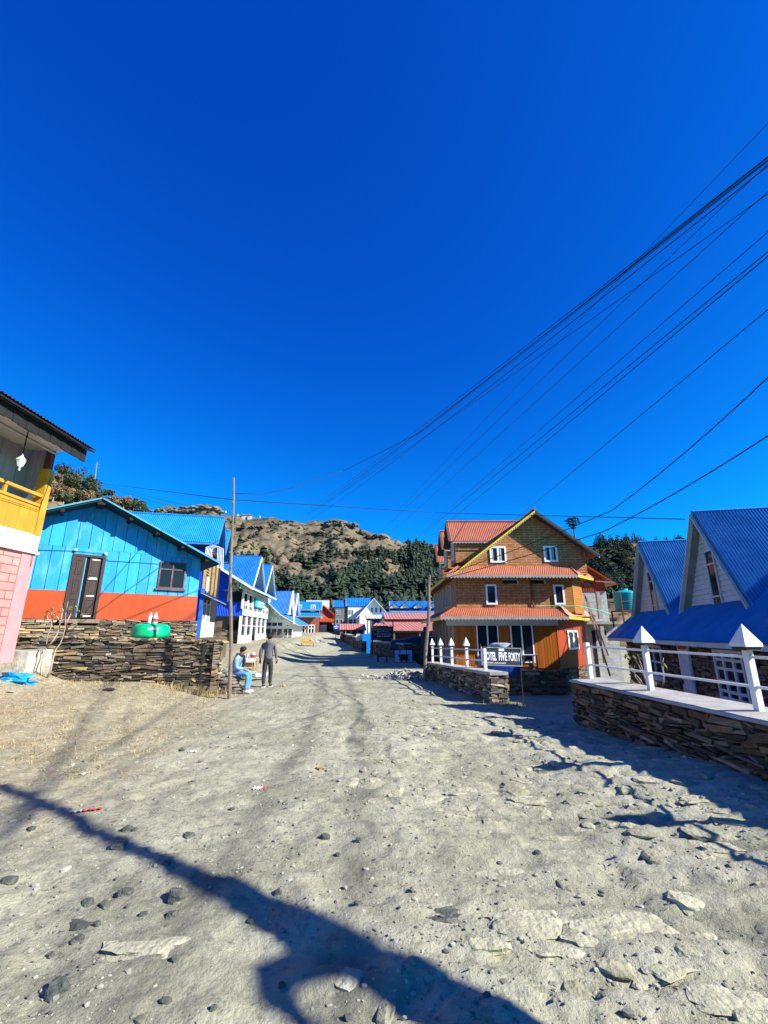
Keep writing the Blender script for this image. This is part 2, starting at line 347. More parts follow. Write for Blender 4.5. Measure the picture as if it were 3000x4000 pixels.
    bp2 = nn('ShaderNodeBump'); bp2.inputs['Strength'].default_value = .6; bp2.inputs['Distance'].default_value = .06; ln(noi(6, 6, .7), bp2.inputs['Height']); ln(bp.outputs[0], bp2.inputs['Normal'])
    ln(bp2.outputs[0], b.inputs['Normal'])
    return m
GROUND = ground_mat()
go = g.build('ground', GROUND, smooth=True, org=(0, 0, 0)); kind(go, 'structure')
at_ = go.data.attributes.new('slab', 'FLOAT', 'POINT'); at_.data.foreach_set('value', [plate(p.x, p.y) if -7 < p.x < 8 and 0 < p.y < 14 else 0. for p in g.v])

# ---------------------------------------------------------------- hills
def hill_mat(name, grass, rock, dark, sc=1.):
    m, nt, b, nn, ln = new_mat(name); b.inputs['Roughness'].default_value = .95; b.inputs['Specular IOR Level'].default_value = .1
    ge = nn('ShaderNodeNewGeometry'); mp = nn('ShaderNodeMapping'); mp.inputs['Scale'].default_value = (sc, sc, sc*2.2); ln(ge.outputs['Position'], mp.inputs['Vector'])
    def noi(s, d=7, r=.68):
        n = nn('ShaderNodeTexNoise'); n.inputs['Scale'].default_value = s; n.inputs['Detail'].default_value = d; n.inputs['Roughness'].default_value = r; ln(mp.outputs[0], n.inputs['Vector']); return n.outputs['Fac']
    def mix(f, lo, hi, a, c):
        r = nn('ShaderNodeMapRange'); r.inputs['From Min'].default_value = lo; r.inputs['From Max'].default_value = hi; ln(f, r.inputs['Value'])
        x = nn('ShaderNodeMix'); x.data_type = 'RGBA'; ln(r.outputs[0], x.inputs['Factor'])
        for s, k in ((6, a), (7, c)):
            if isinstance(k, tuple): x.inputs[s].default_value = (*k, 1)
            else: ln(k, x.inputs[s])
        return x.outputs[2]
    c = mix(noi(.02), .42, .6, grass, tuple(k*.72 for k in grass))
    c = mix(noi(.035), .5, .6, c, rock); c = mix(noi(.11), .53, .62, c, dark); c = mix(noi(.3, 4), .56, .66, c, dark)
    sn = nn('ShaderNodeSeparateXYZ'); ln(ge.outputs['Normal'], sn.inputs[0])
    c = mix(sn.outputs['Z'], .62, .3, c, rock)
    ln(c, b.inputs['Base Color'])
    bp = nn('ShaderNodeBump'); bp.inputs['Strength'].default_value = .6; bp.inputs['Distance'].default_value = 1.2/sc; ln(noi(.12, 8, .7), bp.inputs['Height']); ln(bp.outputs[0], b.inputs['Normal'])
    return m
HMAT = hill_mat('dry_mountain_grass', (.185, .147, .09), (.105, .085, .062), (.045, .038, .03))
def sil(pts): return sorted([(ray(u, v)[0], ray(u, v)[1]) for u, v in pts])
SIL_M = sil([(560, 1990), (607, 1987), (640, 1976), (670, 1972), (705, 1980), (733, 1987), (770, 1975), (802, 1968), (835, 1972), (859, 1998), (904, 2010), (975, 2017), (1089, 2025), (1197, 2038), (1268, 2034), (1300, 2020), (1355, 2026), (1393, 2050), (1425, 2063), (1490, 2076), (1534, 2102), (1577, 2122), (1637, 2120), (1686, 2124), (1713, 2140), (1800, 2170), (2000, 2200), (2250, 2210), (2800, 2240)])
SIL_L = sil([(-900, 1700), (100, 1800), (220, 1850), (286, 1880), (343, 1915), (409, 1935), (435, 1950), (500, 1975), (567, 2005), (700, 2130), (800, 2270)])
SIL_R = sil([(2050, 2300), (2200, 2190), (2290, 2135), (2350, 2112), (2450, 2106), (2560, 2130), (2590, 2135), (2650, 2125), (2800, 2160), (3000, 2190), (3300, 2200)])
def hill(name, silh, a0, a1, na, yb, yr, nb, zb, crag, mat, sc):
    m = MB(); rows = nb+8; pts = []
    def hz(a, t):
        yy = lerp(yb, yr, t); zr = H+yr*pwl(silh, a)
        x = a*yy
        if t <= 1:
            sh = .38*t+.62*t*t
            gul = fbm(x*sc*.6, yy*sc*.3, 2, 4)*.5+abs(fbm(x*sc*1.5, yy*sc*.8, 7, 4))*-.7
            z = zb+(zr-zb)*sh+crag*gul*sst(0, .25, t)*(1-.75*sst(.8, 1, t))
            z += crag*(.2*fbm(x*sc*6, yy*sc*6, 1, 4)-.16*abs(fbm(x*sc*3.5+4, yy*sc*2, 11, 4)))*sst(0, .3, t)
            st = 5.; fr = (z/st) % 1; z += crag*.06*(sst(.2, .8, fr)-fr)*st*.4   # rock ledges
        else: z = zr-(t-1)*(zr-zb)*1.6
        return x, yy, z
    for j in range(rows+1):
        t = j/nb if j <= nb else 1+(j-nb)/8*.6
        for i in range(na+1): pts.append(Vv(hz(lerp(a0, a1, i/na), t)))
    m.v = pts; n = na+1
    m.f = [(j*n+i, j*n+i+1, (j+1)*n+i+1, (j+1)*n+i) for j in range(rows) for i in range(na)]; m.t = [.5]*len(m.f)
    kind(m.build(name, mat, smooth=True, org=(0, yb, 0)), 'structure')
    return hz
HZM = hill('mountain', SIL_M, -.72, .9, 300, 118, 380, 110, 3., 12., HMAT, .02)
HILLM = hill_mat('near_hill_dry_grass', (.22, .155, .075), (.13, .095, .062), (.07, .05, .033), 4.)
HZL = hill('hillside', SIL_L, -1.5, -.36, 110, 24, 74, 50, .9, 2.2, HILLM, .1)
HZR = hill('forest_hill', SIL_R, .3, 1.25, 140, 46, 165, 60, .2, 4.5, HILLM, .05)
# ================================================================= building helpers
def window(fr, s0, s1, z0, z1, par, mat=WHITE, fw=.06, cols=2, rows=(), d=0., out=.045, sill=0., glass=GLASS, name='window', curtain=None):
    m = MB(); e = .02
    m.box(fr, s0, s0+fw, d, d+out, z0, z1); m.box(fr, s1-fw, s1, d, d+out, z0, z1)
    m.box(fr, s0+fw, s1-fw, d, d+out-.002, z1-fw, z1); m.box(fr, s0+fw, s1-fw, d, d+out-.002, z0, z0+fw)
    for k in range(1, cols):
        c = lerp(s0, s1, k/cols); m.box(fr, c-fw*.55, c+fw*.55, d, d+out-.006, z0+fw, z1-fw)
    for r in rows:
        c = lerp(z0, z1, r); m.box(fr, s0+fw, s1-fw, d, d+out-.009, c-fw*.4, c+fw*.4)
    if sill: m.box(fr, s0-sill, s1+sill, d, d+out+.04, z0-.07, z0-.004)
    w = m.build(name, mat, par)
    p = MB(); p.box(fr, s0+fw*.9, s1-fw*.9, d+.003, d+.014, z0+fw*.9, z1-fw*.9); p.build('pane', glass, w)
    if curtain:
        c = MB()
        for k in range(cols):
            a0 = lerp(s0, s1, k/cols)+fw; a1 = a0+(s1-s0)/cols*.22
            c.box(fr, a0, a1, d+.012, d+.02, z0+fw, z1-fw)
        c.build('curtain', curtain, w)
    return w
def wpx(fr, u0, v0, u1, v1, par, d=0., **k):
    s0, z1 = fr.px(u0, v0, d); s1, z0 = fr.px(u1, v1, d)
    return window(fr, s0, s1, z0, z1, par, d=d, **k)
def boards(m, fr, s0, s1, ztop, zbot, d, w=.3, gap=.018, th=.03, jit=.006, rnd=RN):
    s = s0
    while s < s1-.01:
        e = min(s1, s+w*rnd.uniform(.92, 1.08)); j = rnd.uniform(0, jit); a, b = s+gap/2, e-gap/2
        if b > a:
            zt = [ztop(a) if callable(ztop) else ztop, ztop(b) if callable(ztop) else ztop]; zb = zbot
            P = fr.P
            q = [P(a, d+th+j, zb), P(b, d+th+j, zb), P(b, d, zb), P(a, d, zb), P(a, d+th+j, zt[0]), P(b, d+th+j, zt[1]), P(b, d, zt[1]), P(a, d, zt[0])]
            m.hexa(q, rnd.random())
        s = e
def siding(m, fr, s0, s1, z0, z1, d, h=.14, tri=None, rnd=RN):
    """overlapping horizontal boards; tri(z) gives the left and right ends"""
    z = z0
    while z < z1-.01:
        e = min(z1, z+h); P = fr.P
        a0, a1 = (s0, s1) if tri is None else tri(z); b0, b1 = (s0, s1) if tri is None else tri(e)
        m.hexa([P(a0, d+.035, z+.014), P(a1, d+.035, z+.014), P(a1, d, z+.014), P(a0, d, z+.014), P(b0, d+.008, e), P(b1, d+.008, e), P(b1, d, e), P(b0, d, e)], rnd.random())
        z = e
def roof_slab(name, par, quad, thick, mat, under, period=0, amp=0, over=.03):
    """a roof plane: rafters-and-boards slab (under) with corrugated sheet on top, quad = eave L, eave R, ridge R, ridge L"""
    q = [Vv(p) for p in quad]; nn = (q[1]-q[0]).cross(q[2]-q[1]).normalized()
    if nn.z < 0: nn = -nn
    m = MB(); m.corr([p+nn*(over+amp) for p in q], q[3]-q[0], period, amp)
    r = m.build(name, mat, par)
    u = MB(); u.prism([p-nn*thick for p in q], nn*thick); u.build('soffit', under, r)
    return r
SOFD = M('grey_soffit_boards', (.2, .215, .2), .8, .2, 4)
def dormer_house_roof(fr, par, s0, s1, de, ze, slope, dr, dorms, mat, period, amp, trim=WHITE, face=None, facemat=None, win=True, endover=0):
    P = fr.P; zr = ze+slope*(de-dr); sr = s0-endover
    roof_slab('roof', par, [P(s0, de, ze), P(s1, de, ze), P(s1, dr, zr), P(sr, dr, zr)], .06, mat, trim, period, amp)
    if endover: roof_slab('roof', par, [P(s0, 2*dr-de, ze), P(s1, 2*dr-de, ze), P(s1, dr, zr), P(sr, dr, zr)], .06, mat, trim, period, amp)
    b = MB()
    for s in (s0, s1): b.beam(P(s, de+.02, ze-.06), P(sr if s == s0 else s, dr, zr-.06), .07, .2)
    b.beam(P(s0, de+.03, ze-.05), P(s1, de+.03, ze-.05), .04, .12); b.build('barge_board', trim, par)
    for (sc, hw, zb, za, df, ov) in dorms:
        dor = MB(); t = .05
        drr = de-(za-ze)/slope; 
        q = []
        hwo = hw; zbo = zb
        dbb = de-(zbo-ze)/slope
        L = [P(sc, df+ov, za), P(sc-hwo, df+ov, zbo), P(sc-hwo, dbb, zbo), P(sc, drr, za)]
        R = [P(sc, df+ov, za), P(sc+hwo, df+ov, zbo), P(sc+hwo, dbb, zbo), P(sc, drr, za)]
        for pl in (L, R):
            nn = (pl[1]-pl[0]).cross(pl[3]-pl[0]).normalized()
            if nn.z < 0: nn = -nn
            dor.corr([p+nn*(.03+amp) for p in pl], pl[1]-pl[0], period, amp)
        dor.tube([P(sc, df+ov, za+.05), P(sc, drr, za+.05)], .05+amp, 6)
        d = dor.build('dormer_roof', mat, par)
        rk = MB(); sf = MB()
        for pl in (L, R):
            nn = (pl[1]-pl[0]).cross(pl[3]-pl[0]).normalized()
            if nn.z < 0: nn = -nn
            sf.prism([p-nn*.05 for p in (pl[0], pl[1], pl[1].lerp(pl[2], .9), pl[3])], nn*.05)
            rk.beam(pl[0]+fr.n*.02-nn*.04, pl[1]+fr.n*.02-nn*.04, .04, .13, up=fr.n)
        rk.build('barge_board', trim, d); sf.build('dormer_soffit', SOFD, d)
        f = MB(); tri = lambda z: (sc-hw*(za-z)/(za-zb)+.02, sc+hw*(za-z)/(za-zb)-.02)
        siding(f, fr, 0, 0, zb-.05, za-.12, df, .16, tri)
        f.prism([P(sc-hw, df, zb-.05), P(sc+hw, df, zb-.05), P(sc, df, za)], fr.n*-.04)
        f.build('gable_wall', facemat or trim, d)
        if win == 'tall': window(fr, sc-.28, sc+.28, zb+.12, zb+(za-zb)*.62, d, mat=GREYW, fw=.06, cols=1, rows=(.2, .75), d=df+.03)
        elif win == 'vent':
            v = MB()
            for k in range(-2, 3): v.box(fr, sc+k*.16-.03, sc+k*.16+.03, df+.03, df+.06, za-(za-zb)*.42, za-(za-zb)*(.2+abs(k)*.07))
            v.build('vent_slat', trim, d)
# ================================================================= pink and yellow house (far left)
fp = Fr((-9.4, 0), (0, 1))        # s = Y, outward +X
pk = thing('balcony_house', 'pink block house with yellow upper balcony and lantern under the eave', 'house', (-9.4, 9, 1.3))
PINKW = brick_mat('pink_scored_plaster', (.60, .205, .18), (.65, .245, .215), (.3, .075, .07), .62, .21, .014, broken=.05, bump=.5)
PINK = M('pink_paint', (0.637, 0.23, 0.238), .7, .1, 3)
e = 11.58
m = MB(); m.box(fp, 4, e-.42, -6, 0, 1.0, 3.78); m.build('wall', PINKW, pk)
m = MB(); m.box(fp, e-.42, e, -.5, .03, 1.0, 3.78); m.build('corner_pilaster', PINK, pk)
m = MB(); m.box(fp, 4, e+.02, -6, .05, 3.78, 4.24); m.box(fp, 4, e+.05, -.2, .1, 3.74, 3.8); m.build('floor_band', WHITE, pk)
m = MB(); boards(m, fp, 4, e-.2, 5.0, 4.24, .0, .17, .006, .03, .004); m.box(fp, 4, e-.2, -.05, -.01, 4.24, 5.0); m.build('parapet', YELLOW, pk)
m = MB(); m.box(fp, 4, e-.2, -.06, .06, 5.005, 5.075); m.box(fp, 4, e-.2, -.05, .05, 5.28, 5.36)
for s in (10.2, 8.9, 7.6): m.box(fp, s, s+.08, -.03, .03, 5.075, 5.28)
m.build('railing', YELLOW, pk)
m = MB(); m.box(fp, e-.2, e, -.2, .07, 4.24, 6.12); m.build('balcony_post', YELLOW, pk)
m = MB(); m.box(fp, e-.16, e-.02, -.14, .02, 6.12, 6.75); m.build('upper_post', M('red_brown_post', (.12, .035, .02), .5), pk)
GREYP = M('grey_plank', (.34, .33, .36), .75, .2, 4, st=(1, 4, .4), stain=(.25, .24, .25), sv=2)
m = MB(); boards(m, fp, 3.5, e-.0, 6.8, 4.3, -.72, .55, .02, .03); m.box(fp, 3.5, e, -1.9, -.73, 4.24, 6.8)
frE = Fr((-10.1, e-.02), (1, 0)); boards(m, frE, 0, .58, 6.8, 4.3, -.05, .2, .012, .03); m.build('balcony_wall', GREYP, pk)
m = MB(); m.prism([fp.P(e-.1, -.66, 5.0), fp.P(e-.1, -.2, 5.0), fp.P(e-.1, -.2, 5.75)], (0, -.01, 0))
m.build('white_sheet', WHITE, pk)
m = MB(); q = [fp.P(3, .98, 6.72), fp.P(e-.14, .98, 6.62), fp.P(e-.14, -2, 6.78), fp.P(3, -2, 6.78)]; m.prism(q, (0, 0, .05)); m.build('ceiling', M('old_white_ceiling', (.55, .53, .5), .8, .15, 2, stain=(.3, .27, .23), sv=1.5), pk)
rf = roof_slab('roof', pk, [fp.P(3, 1.2, 6.66), fp.P(e-.12, 1.2, 6.66), fp.P(e-.12, -2, 7.9), fp.P(3, -2, 7.9)], .04, M('rusty_black_sheet', (.03, .03, .035), .6, .4, 4, stain=(.07, .04, .03), sv=2), BLACK, .1, .018)
m = MB()
for k in range(44):
    s = 3.02+k*.19; m.box(fp, s, s+.185, .99, 1.02+.01*(k % 2), 6.36-.05*RN.random(), 6.66)
m.build('fascia', M('black_fascia', (.012, .012, .012), .8, .5, 9, .6, 30), pk)
m = MB(); m.tube([fp.P(3, .05, 6.66), fp.P(e, .05, 6.62)], .035, 6); m.build('ceiling_beam', GREYW, pk)
m = MB(); m.tube([fp.P(5, .075, 4.1), fp.P(8, .08, 4.02), fp.P(e-.5, .085, 4.05), fp.P(e-.15, .085, 3.95), fp.P(e-.1, .06, 3.4)], .008, 5); m.tube([fp.P(5, .08, 4.95), fp.P(9, .08, 4.86), fp.P(e-.25, .08, 4.9), fp.P(e-.1, .09, 5.9)], .008, 5); m.build('wire', CABLE, pk)
# lantern hanging from the ceiling
lx, ly = fp.P(9.62, .12, 0).x, 9.62
tp = PY(111, 1681, 10.0); X, Y0 = tp.x, tp.y
ln_ = thing('hanging_lantern', 'small white lantern on a black rod under the balcony ceiling', 'lantern', (X, Y0, 6.6))
zt = 6.68; zb = PY(81, 1800, 10.0).z
m = MB(); m.lathe((X, Y0, zt-.04), [(.07, 0), (.075, .02), (.02, .04)], 12); m.tube([(X, Y0, zt), (X, Y0, zb+.2)], .012, 6)
for k in range(9): m.rock((X, Y0, lerp(zb+.22, zt-.1, k/9)), (.016, .016, .03), k, 1)
m.build('rod', BLACK, ln_)
m = MB(); m.lathe((X, Y0, zb), [(.015, -.19), (.03, -.16), (.055, -.15), (.095, .0), (.1, .015)], 6); m.build('glass_body', M('frosted_glass', (.75, .85, .85), .25, .05), ln_)
m = MB(); m.lathe((X, Y0, zb), [(.115, .018), (.1, .04), (.04, .1), (.02, .14), (.012, .2)], 6); m.build('cap', WHITE, ln_); m = MB(); m.lathe((X, Y0, zb), [(.008, -.26), (.02, -.235), (.02, -.205)], 6); m.build('finial', WHITE, ln_)
# ================================================================= blue gabled house
fb = Fr((-11.79, 14.4), (4.33, 3.3)); LB = 5.44
bh = thing('blue_board_house', 'sky blue board house with orange base band and brown double door', 'house', fb.P(2, 0, 2.0))
BLUEW = M('sky_blue_boards', (.010, .275, .66), .6, .12, 2.5, .15, 30, tint=.16, stain=(.10, .40, .70), sv=1.6, st=(1.5, 1.5, .5))
OCH = M('orange_sheet', (0.374, 0.0553, 0.0102), .5, .1, 1.5, .1, 6)
sA, zA = fb.px(401, 1948, .75); sE, zE = fb.px(859, 2200, .75); slp = (zA-zE)/(sE-sA)
top = lambda s: zA-.06-slp*abs(s-sA)
ds0 = fb.px(300, 2167)[0]-.1; ds1 = fb.px(412, 2176)[0]+.02; dz1 = fb.px(350, 2168)[1]; zo = 3.09; zf = 2.18; zs = fb.px(600, 2168)[1]
m = MB()
m.prism([fb.P(-3.2, -.02, zf), fb.P(LB, -.02, zf), fb.P(LB, -.02, top(LB)), fb.P(sA, -.02, top(sA)), fb.P(-3.2, -.02, top(-3.2))], fb.n*-.1)
boards(m, fb, -3.2, LB, top, zs, 0, .37); boards(m, fb, -3.2, ds0, zs-.004, zo, -.006, .37); boards(m, fb, ds1, LB, zs-.004, zo, -.006, .37)
m.box(fb, ds0, ds1, -.006, .03, dz1, zs)
m.box(fb, -3.2, LB, -5, -.12, zf, 4.2); m.build('wall', BLUEW, bh, tint=True)
for a, b in ((-3.2, ds0), (ds1, LB)):
    m = MB()
    n = 10
    for k in range(n):
        s, t_ = lerp(a, b, k/n), lerp(a, b, (k+1)/n); f0, f1 = [.03+.02*math.sin(6*(x-a)/(b-a)+a) for x in (s, t_)]
        m.hexa([fb.P(s, f0, zf-.03), fb.P(t_, f1, zf-.03), fb.P(t_, 0, zf-.03), fb.P(s, 0, zf-.03), fb.P(s, .035, zo+.0), fb.P(t_, .035, zo+.0), fb.P(t_, 0, zo), fb.P(s, 0, zo)])
    m.build('base_band', OCH, bh)
# door
m = MB(); m.box(fb, ds0, ds0+.09, 0, .07, zf, dz1); m.box(fb, ds1-.09, ds1, 0, .07, zf, dz1); m.box(fb, ds0+.09, ds1-.09, 0, .068, dz1-.08, dz1)
dr = m.build('door', BROWND, bh)
w = ds1-ds0-.18; a0 = ds0+.09
m = MB(); m.box(fb, a0, ds1-.09, -.004, .012, zf, dz1-.08); m.build('opening', M('black_void', (.004, .004, .004), 1), dr)
def leaf(fr, a, b, z0, z1, d, par, patches):
    m = MB(); m.box(fr, a, b, d, d+.035, z0, z1)
    for q0, q1 in ((.06, .3), (.38, .62), (.7, .94)):
        za, zb_ = lerp(z0, z1, q0), lerp(z0, z1, q1)
        m.box(fr, a+.05, b-.05, d+.035, d+.05, za, za+.025); m.box(fr, a+.05, b-.05, d+.035, d+.05, zb_-.025, zb_); m.box(fr, a+.05, a+.075, d+.035, d+.049, za+.025, zb_-.025); m.box(fr, b-.075, b-.05, d+.035, d+.049, za+.025, zb_-.025)
        m.box(fr, a+.11, b-.11, d+.035, d+.045, za+.07, zb_-.07)
    o = m.build('door_leaf', BROWND, par)
    if patches:
        for z in (.03, .36, .66, .97): k = MB(); zz = lerp(z0, z1, z); k.box(fr, a+.06, b-.08, d+.036, d+.052, zz-.025, zz+.02); k.build('rail_plate', GREYW, o)
        k = MB(); k.box(fr, a+.02, a+.3, d+.05, d+.07, lerp(z0, z1, .63), lerp(z0, z1, .63)+.03)
        k.build('latch', GREYW, o)
leaf(fb, a0, a0+w*.36, zf+.02, dz1-.08, .012, dr, False)
leaf(fb.sub(a0+w*.53, .01, .1), 0, w*.47, zf+.02, dz1-.1, .0, dr, True)
m = MB(); m.beam(fb.P(a0+w*.38, .012, zf+.03), fb.P(a0+w*.38, .012, dz1-.1), .03, .03); m.build('edge_strip', M('pale_blue_paint', (.1, .4, .6)), dr)
m = MB(); m.box(fb, ds0-.05, ds1+.1, 0, .4, zf-.16, zf-.03); m.build('doorstep', WOOD, bh)
# window with transom
ws0, wz1 = fb.px(626, 2193); ws1, wz0 = fb.px(716, 2303); WBR = M('brown_window_frame', (.10, .055, .055), .6, .2, 5, stain=(.22, .16, .16), sv=3)
window(fb, ws0, ws1, wz0, wz1, bh, mat=WBR, fw=.052, cols=2, rows=(.72,), d=.03, out=.05, sill=.06)
# roof
P = fb.P; zr_ = zA+.06
for sg, nm in ((-1, 'l'), (1, 'r')):
    se = sE if sg > 0 else sA-4.6; ze_ = zA-slp*abs(se-sA)
    roof_slab('roof', bh, [P(se, .45, ze_), P(sA, .45, zA), P(sA, -5.4, zA), P(se, -5.4, ze_)] if False else [P(se, -5.4, ze_), P(se, .78, ze_), P(sA, .78, zA), P(sA, -5.4, zA)], .07, ROOFC, M('dark_green_rafter', (.012, .03, .03), .7, .3), .1, .015)
    b = MB(); b.beam(P(se, .79, ze_-.02), P(sA+.02*sg, .79, zA-.0), .05, .1, up=fb.n)
    b.build('rake_board', M('teal_rake_board', (.05, .26, .36), .5), bh)
    PUR = M('dark_purlin', (.012, .014, .014), .8)
    for k in range(5):
        s = lerp(sA, se, (k+.06)/4.6); z = zA-slp*abs(s-sA); b = MB(); b.box(fb, s-.06, s+.06, -.1, .76, z-.19, z-.075); b.build('purlin', PUR, bh)
m = MB()
sl_, zl_ = fb.px(295, 2152, .05); m.tube([fb.P(-3, .04, zl_+.05), fb.P(sl_-1, .05, zl_-.08), fb.P(sl_, .06, zl_), fb.P(sl_+.8, .06, zl_-.02), fb.P(2.2, .05, zl_-.25), fb.P(ws0+.1, .06, wz1-.1)], .008, 5)
m.build('wire', CABLE, bh)
m = MB(); m.rock(fb.P(sl_+.9, .1, zl_), (.05, .05, .07), 1, 1); m.build('light_bulb', WHITE, bh); m = MB(); m.rock(fb.P(sl_, .09, zl_+.03), (.06, .06, .05), 2, 1); m.build('lamp_socket', GREYW, bh)
# ================================================================= stone walls
def stone_face(m, fr, s0, s1, zb, zt, d, hmin=.05, hmax=.13, lmin=.15, lmax=.5, rnd=RN, dep=.16, gap=.012):
    z = min(zb(s0), zb(s1))-.05; zmax = max(zt(s0), zt(s1))
    while z < zmax:
        h = rnd.uniform(hmin, hmax); s = s0-rnd.uniform(0, .1)
        while s < s1:
            l = rnd.uniform(lmin, lmax)*rnd.choice((.7, 1, 1, 1.3)); e = min(s1+.03, s+l); c = (s+e)/2
            if e-s > .05 and z+h > zb(c)-.02 and z < zt(c)-.02:
                hh = min(h, zt(c)-z); nsub = 1
                if rnd.random() < .28 and hh > .08: nsub = 2
                for q in range(nsub):
                    za, zb2 = z+hh*q/nsub, z+hh*(q+1)/nsub
                    pr = d+rnd.uniform(-.02, .045); J = lambda k=.018: rnd.uniform(-k, k); g_ = gap*rnd.uniform(.4, 1.2); ti = rnd.uniform(-.025, .025)
                    q8 = [fr.P(s+g_+J(), pr+J(), za+g_+J(.008)-ti), fr.P(e-g_+J(), pr+J(), za+g_+J(.008)+ti), fr.P(e-g_, d-dep, za), fr.P(s+g_, d-dep, za),
                          fr.P(s+g_+J(), pr-.012+J(), zb2-g_+J(.008)-ti), fr.P(e-g_+J(), pr-.012+J(), zb2-g_+J(.008)+ti), fr.P(e-g_, d-dep, zb2), fr.P(s+g_, d-dep, zb2)]
                    m.hexa(q8, rnd.random()**1.3)
            s = e
        z += h
def cst(v): return lambda s: v
# left retaining wall
fw_ = Fr((-13.2, 12.95), (8.38, .48)); LW = 8.4
wt = lambda s: lerp(1.68, 1.46, s/LW)+.05*math.sin(s*5)*.4; wb = lambda s: ground_z(fw_.P(s, .1, 0).x, fw_.P(s, .1, 0).y)-.1
m = MB(); stone_face(m, fw_, 0, LW, wb, wt, 0, .035, .115, .12, .55)
fe = Fr((fw_.P(LW, 0, 0).x, fw_.P(LW, 0, 0).y), (-.36, 1)); stone_face(m, fe, 0, 5.5, cst(-.1), cst(1.42), -.03)
for k in range(38):
    s = k*.225; m.rock(fw_.P(s+.1, -.14+RN.uniform(-.05, .08), wt(s)+.0), (.16, .2, .045), k, 1, RN.random(), rz=RN.uniform(-.3, .3))
tw = m.build('terrace_wall', STONE, tint=True); tag(tw, 'dry stone retaining wall of brown slate below the blue house', 'stone wall')
m = MB(); m.box(fw_, 0, LW-.4, -.6, -.1, -.3, 1.4); m.box(fe, .1, 5.5, -.5, -.14, -.3, 1.36); m.build('rubble_core', CORE, tw)
m = MB(); m.prism([fw_.P(-3, -.3, 1.43), fw_.P(LW-.3, -.3, 1.43), fe.P(6, -.3, 1.43), (-9, 26, 1.43), (-22, 24, 1.43), (-22, 12, 1.43)], (0, 0, -1.6))
kind(m.build('terrace_ground', HILLM), 'structure')
# foundation under the blue house (second tier)
m = MB(); stone_face(m, fb, -3.2, LB+.05, cst(1.35), cst(zf-.04), .12, .04, .1); fo = m.build('foundation', STONE, bh, tint=True)
m = MB(); m.box(fb, -3.2, LB, -5, .0, 1.2, zf-.05); m.build('rubble_core', CORE, fo)
m = MB(); stone_face(m, fb, -1.2, ds1+.1, cst(1.4), cst(1.95), .5, .04, .09, .3, .8); m.box(fb, -1.2, ds1+.1, .14, .4, 1.5, 1.9); m.build('stone_ledge', STONE, bh, tint=True)
# concrete block at the far left
m = MB(); a = G(118, 2640, .32); b0 = Fr((-12.2, 11.75), (1, .12))
P4 = [b0.P(0, .1, .1), b0.P(2.86, .1, .1), b0.P(2.9, -1.6, .1), b0.P(0, -1.6, .1), b0.P(0, 0, 1.24), b0.P(2.78, -.05, 1.24), b0.P(2.8, -1.6, 1.26), b0.P(0, -1.6, 1.26)]
m.hexa(P4); cb = m.build('concrete_plinth', M('crumbling_plaster', (.42, .39, .33), .95, .3, 5, .9, 14, stain=(.2, .17, .13), sv=1.6)); tag(cb, 'crumbling plastered plinth in front of the pink house corner', 'plinth')
# ---------------------------------------------------------------- right parapet wall, mid wall
fr_ = Fr((3.74, 9.25), (.34, -3.85)); LR = 7.4
m = MB(); rb = lambda s: ground_z(fr_.P(s, .15, 0).x, fr_.P(s, .15, 0).y)-.12; RNs = random.Random(5)
stone_face(m, fr_, 0, LR, rb, cst(.79), 0, .03, .1, .1, .42, RNs)
fr2 = Fr((fr_.P(0, -.6, 0).x, fr_.P(0, -.6, 0).y), (fr_.n.x, fr_.n.y)); stone_face(m, fr2, 0, .6, cst(-.5), cst(.79), 0, .03, .1, .12, .35, RNs)
pw = m.build('parapet_wall', STONED, tint=True); tag(pw, 'brown slate parapet wall with concrete coping and pointed white posts', 'stone wall')
m = MB(); m.box(fr_, .14, LR, -.5, -.13, -.9, .75); m.build('rubble_core', CORE, pw)
m = MB(); n = 40
for k in range(n):
    a, b = LR*k/n-.03, LR*(k+1)/n-.03; j0, j1 = [.05+.02*NZ.noise(Vv((x*3, 0, 0))) for x in (a, b)]
    q = fr_.P; m.hexa([q(a, j0, .785), q(b, j1, .785), q(b, -.62, .785), q(a, -.62, .785), q(a, j0-.02, .82+.008*NZ.noise(Vv((a*4, 1, 0)))), q(b, j1-.02, .82+.008*NZ.noise(Vv((b*4, 1, 0)))), q(b, -.62, .86), q(a, -.62, .86)])
m.build('coping', CONC, pw)
def fence(fr, posts, zt, d, name, label, pyr=True, first=True, hp=.68):
    f = thing(name, label, 'railing', fr.P(posts[0], d, zt))
    r = MB()
    for z in (zt+.26, zt+.6):
        r.beam(fr.P(posts[0], d, z), fr.P(posts[-1], d, z), .024, .032)
    r.build('rail', WHITE, f)
    for i, s in enumerate(posts):
        m = MB(); m.box(fr, s-.038, s+.038, d-.038, d+.038, zt-.01, zt+hp); p = m.build('post', WHITE, f)
        if i or first:
            m = MB(); m.box(fr, s-.1, s+.1, d-.1, d+.1, zt+hp, zt+hp+.04); m.build('neck', BLACK, p)
            m = MB(); q = .115; z = zt+hp+.04
            m.add([fr.P(s-q, d+q, z), fr.P(s+q, d+q, z), fr.P(s+q, d-q, z), fr.P(s-q, d-q, z), fr.P(s-q, d+q, z+.035), fr.P(s+q, d+q, z+.035), fr.P(s+q, d-q, z+.035), fr.P(s-q, d-q, z+.035), fr.P(s, d, z+.27)],
                  [(3, 2, 1, 0), (0, 1, 5, 4), (1, 2, 6, 5), (2, 3, 7, 6), (3, 0, 4, 7), (4, 5, 8), (5, 6, 8), (6, 7, 8), (7, 4, 8)])
            m.build('pyramid_cap', WHITE, p)
    return f
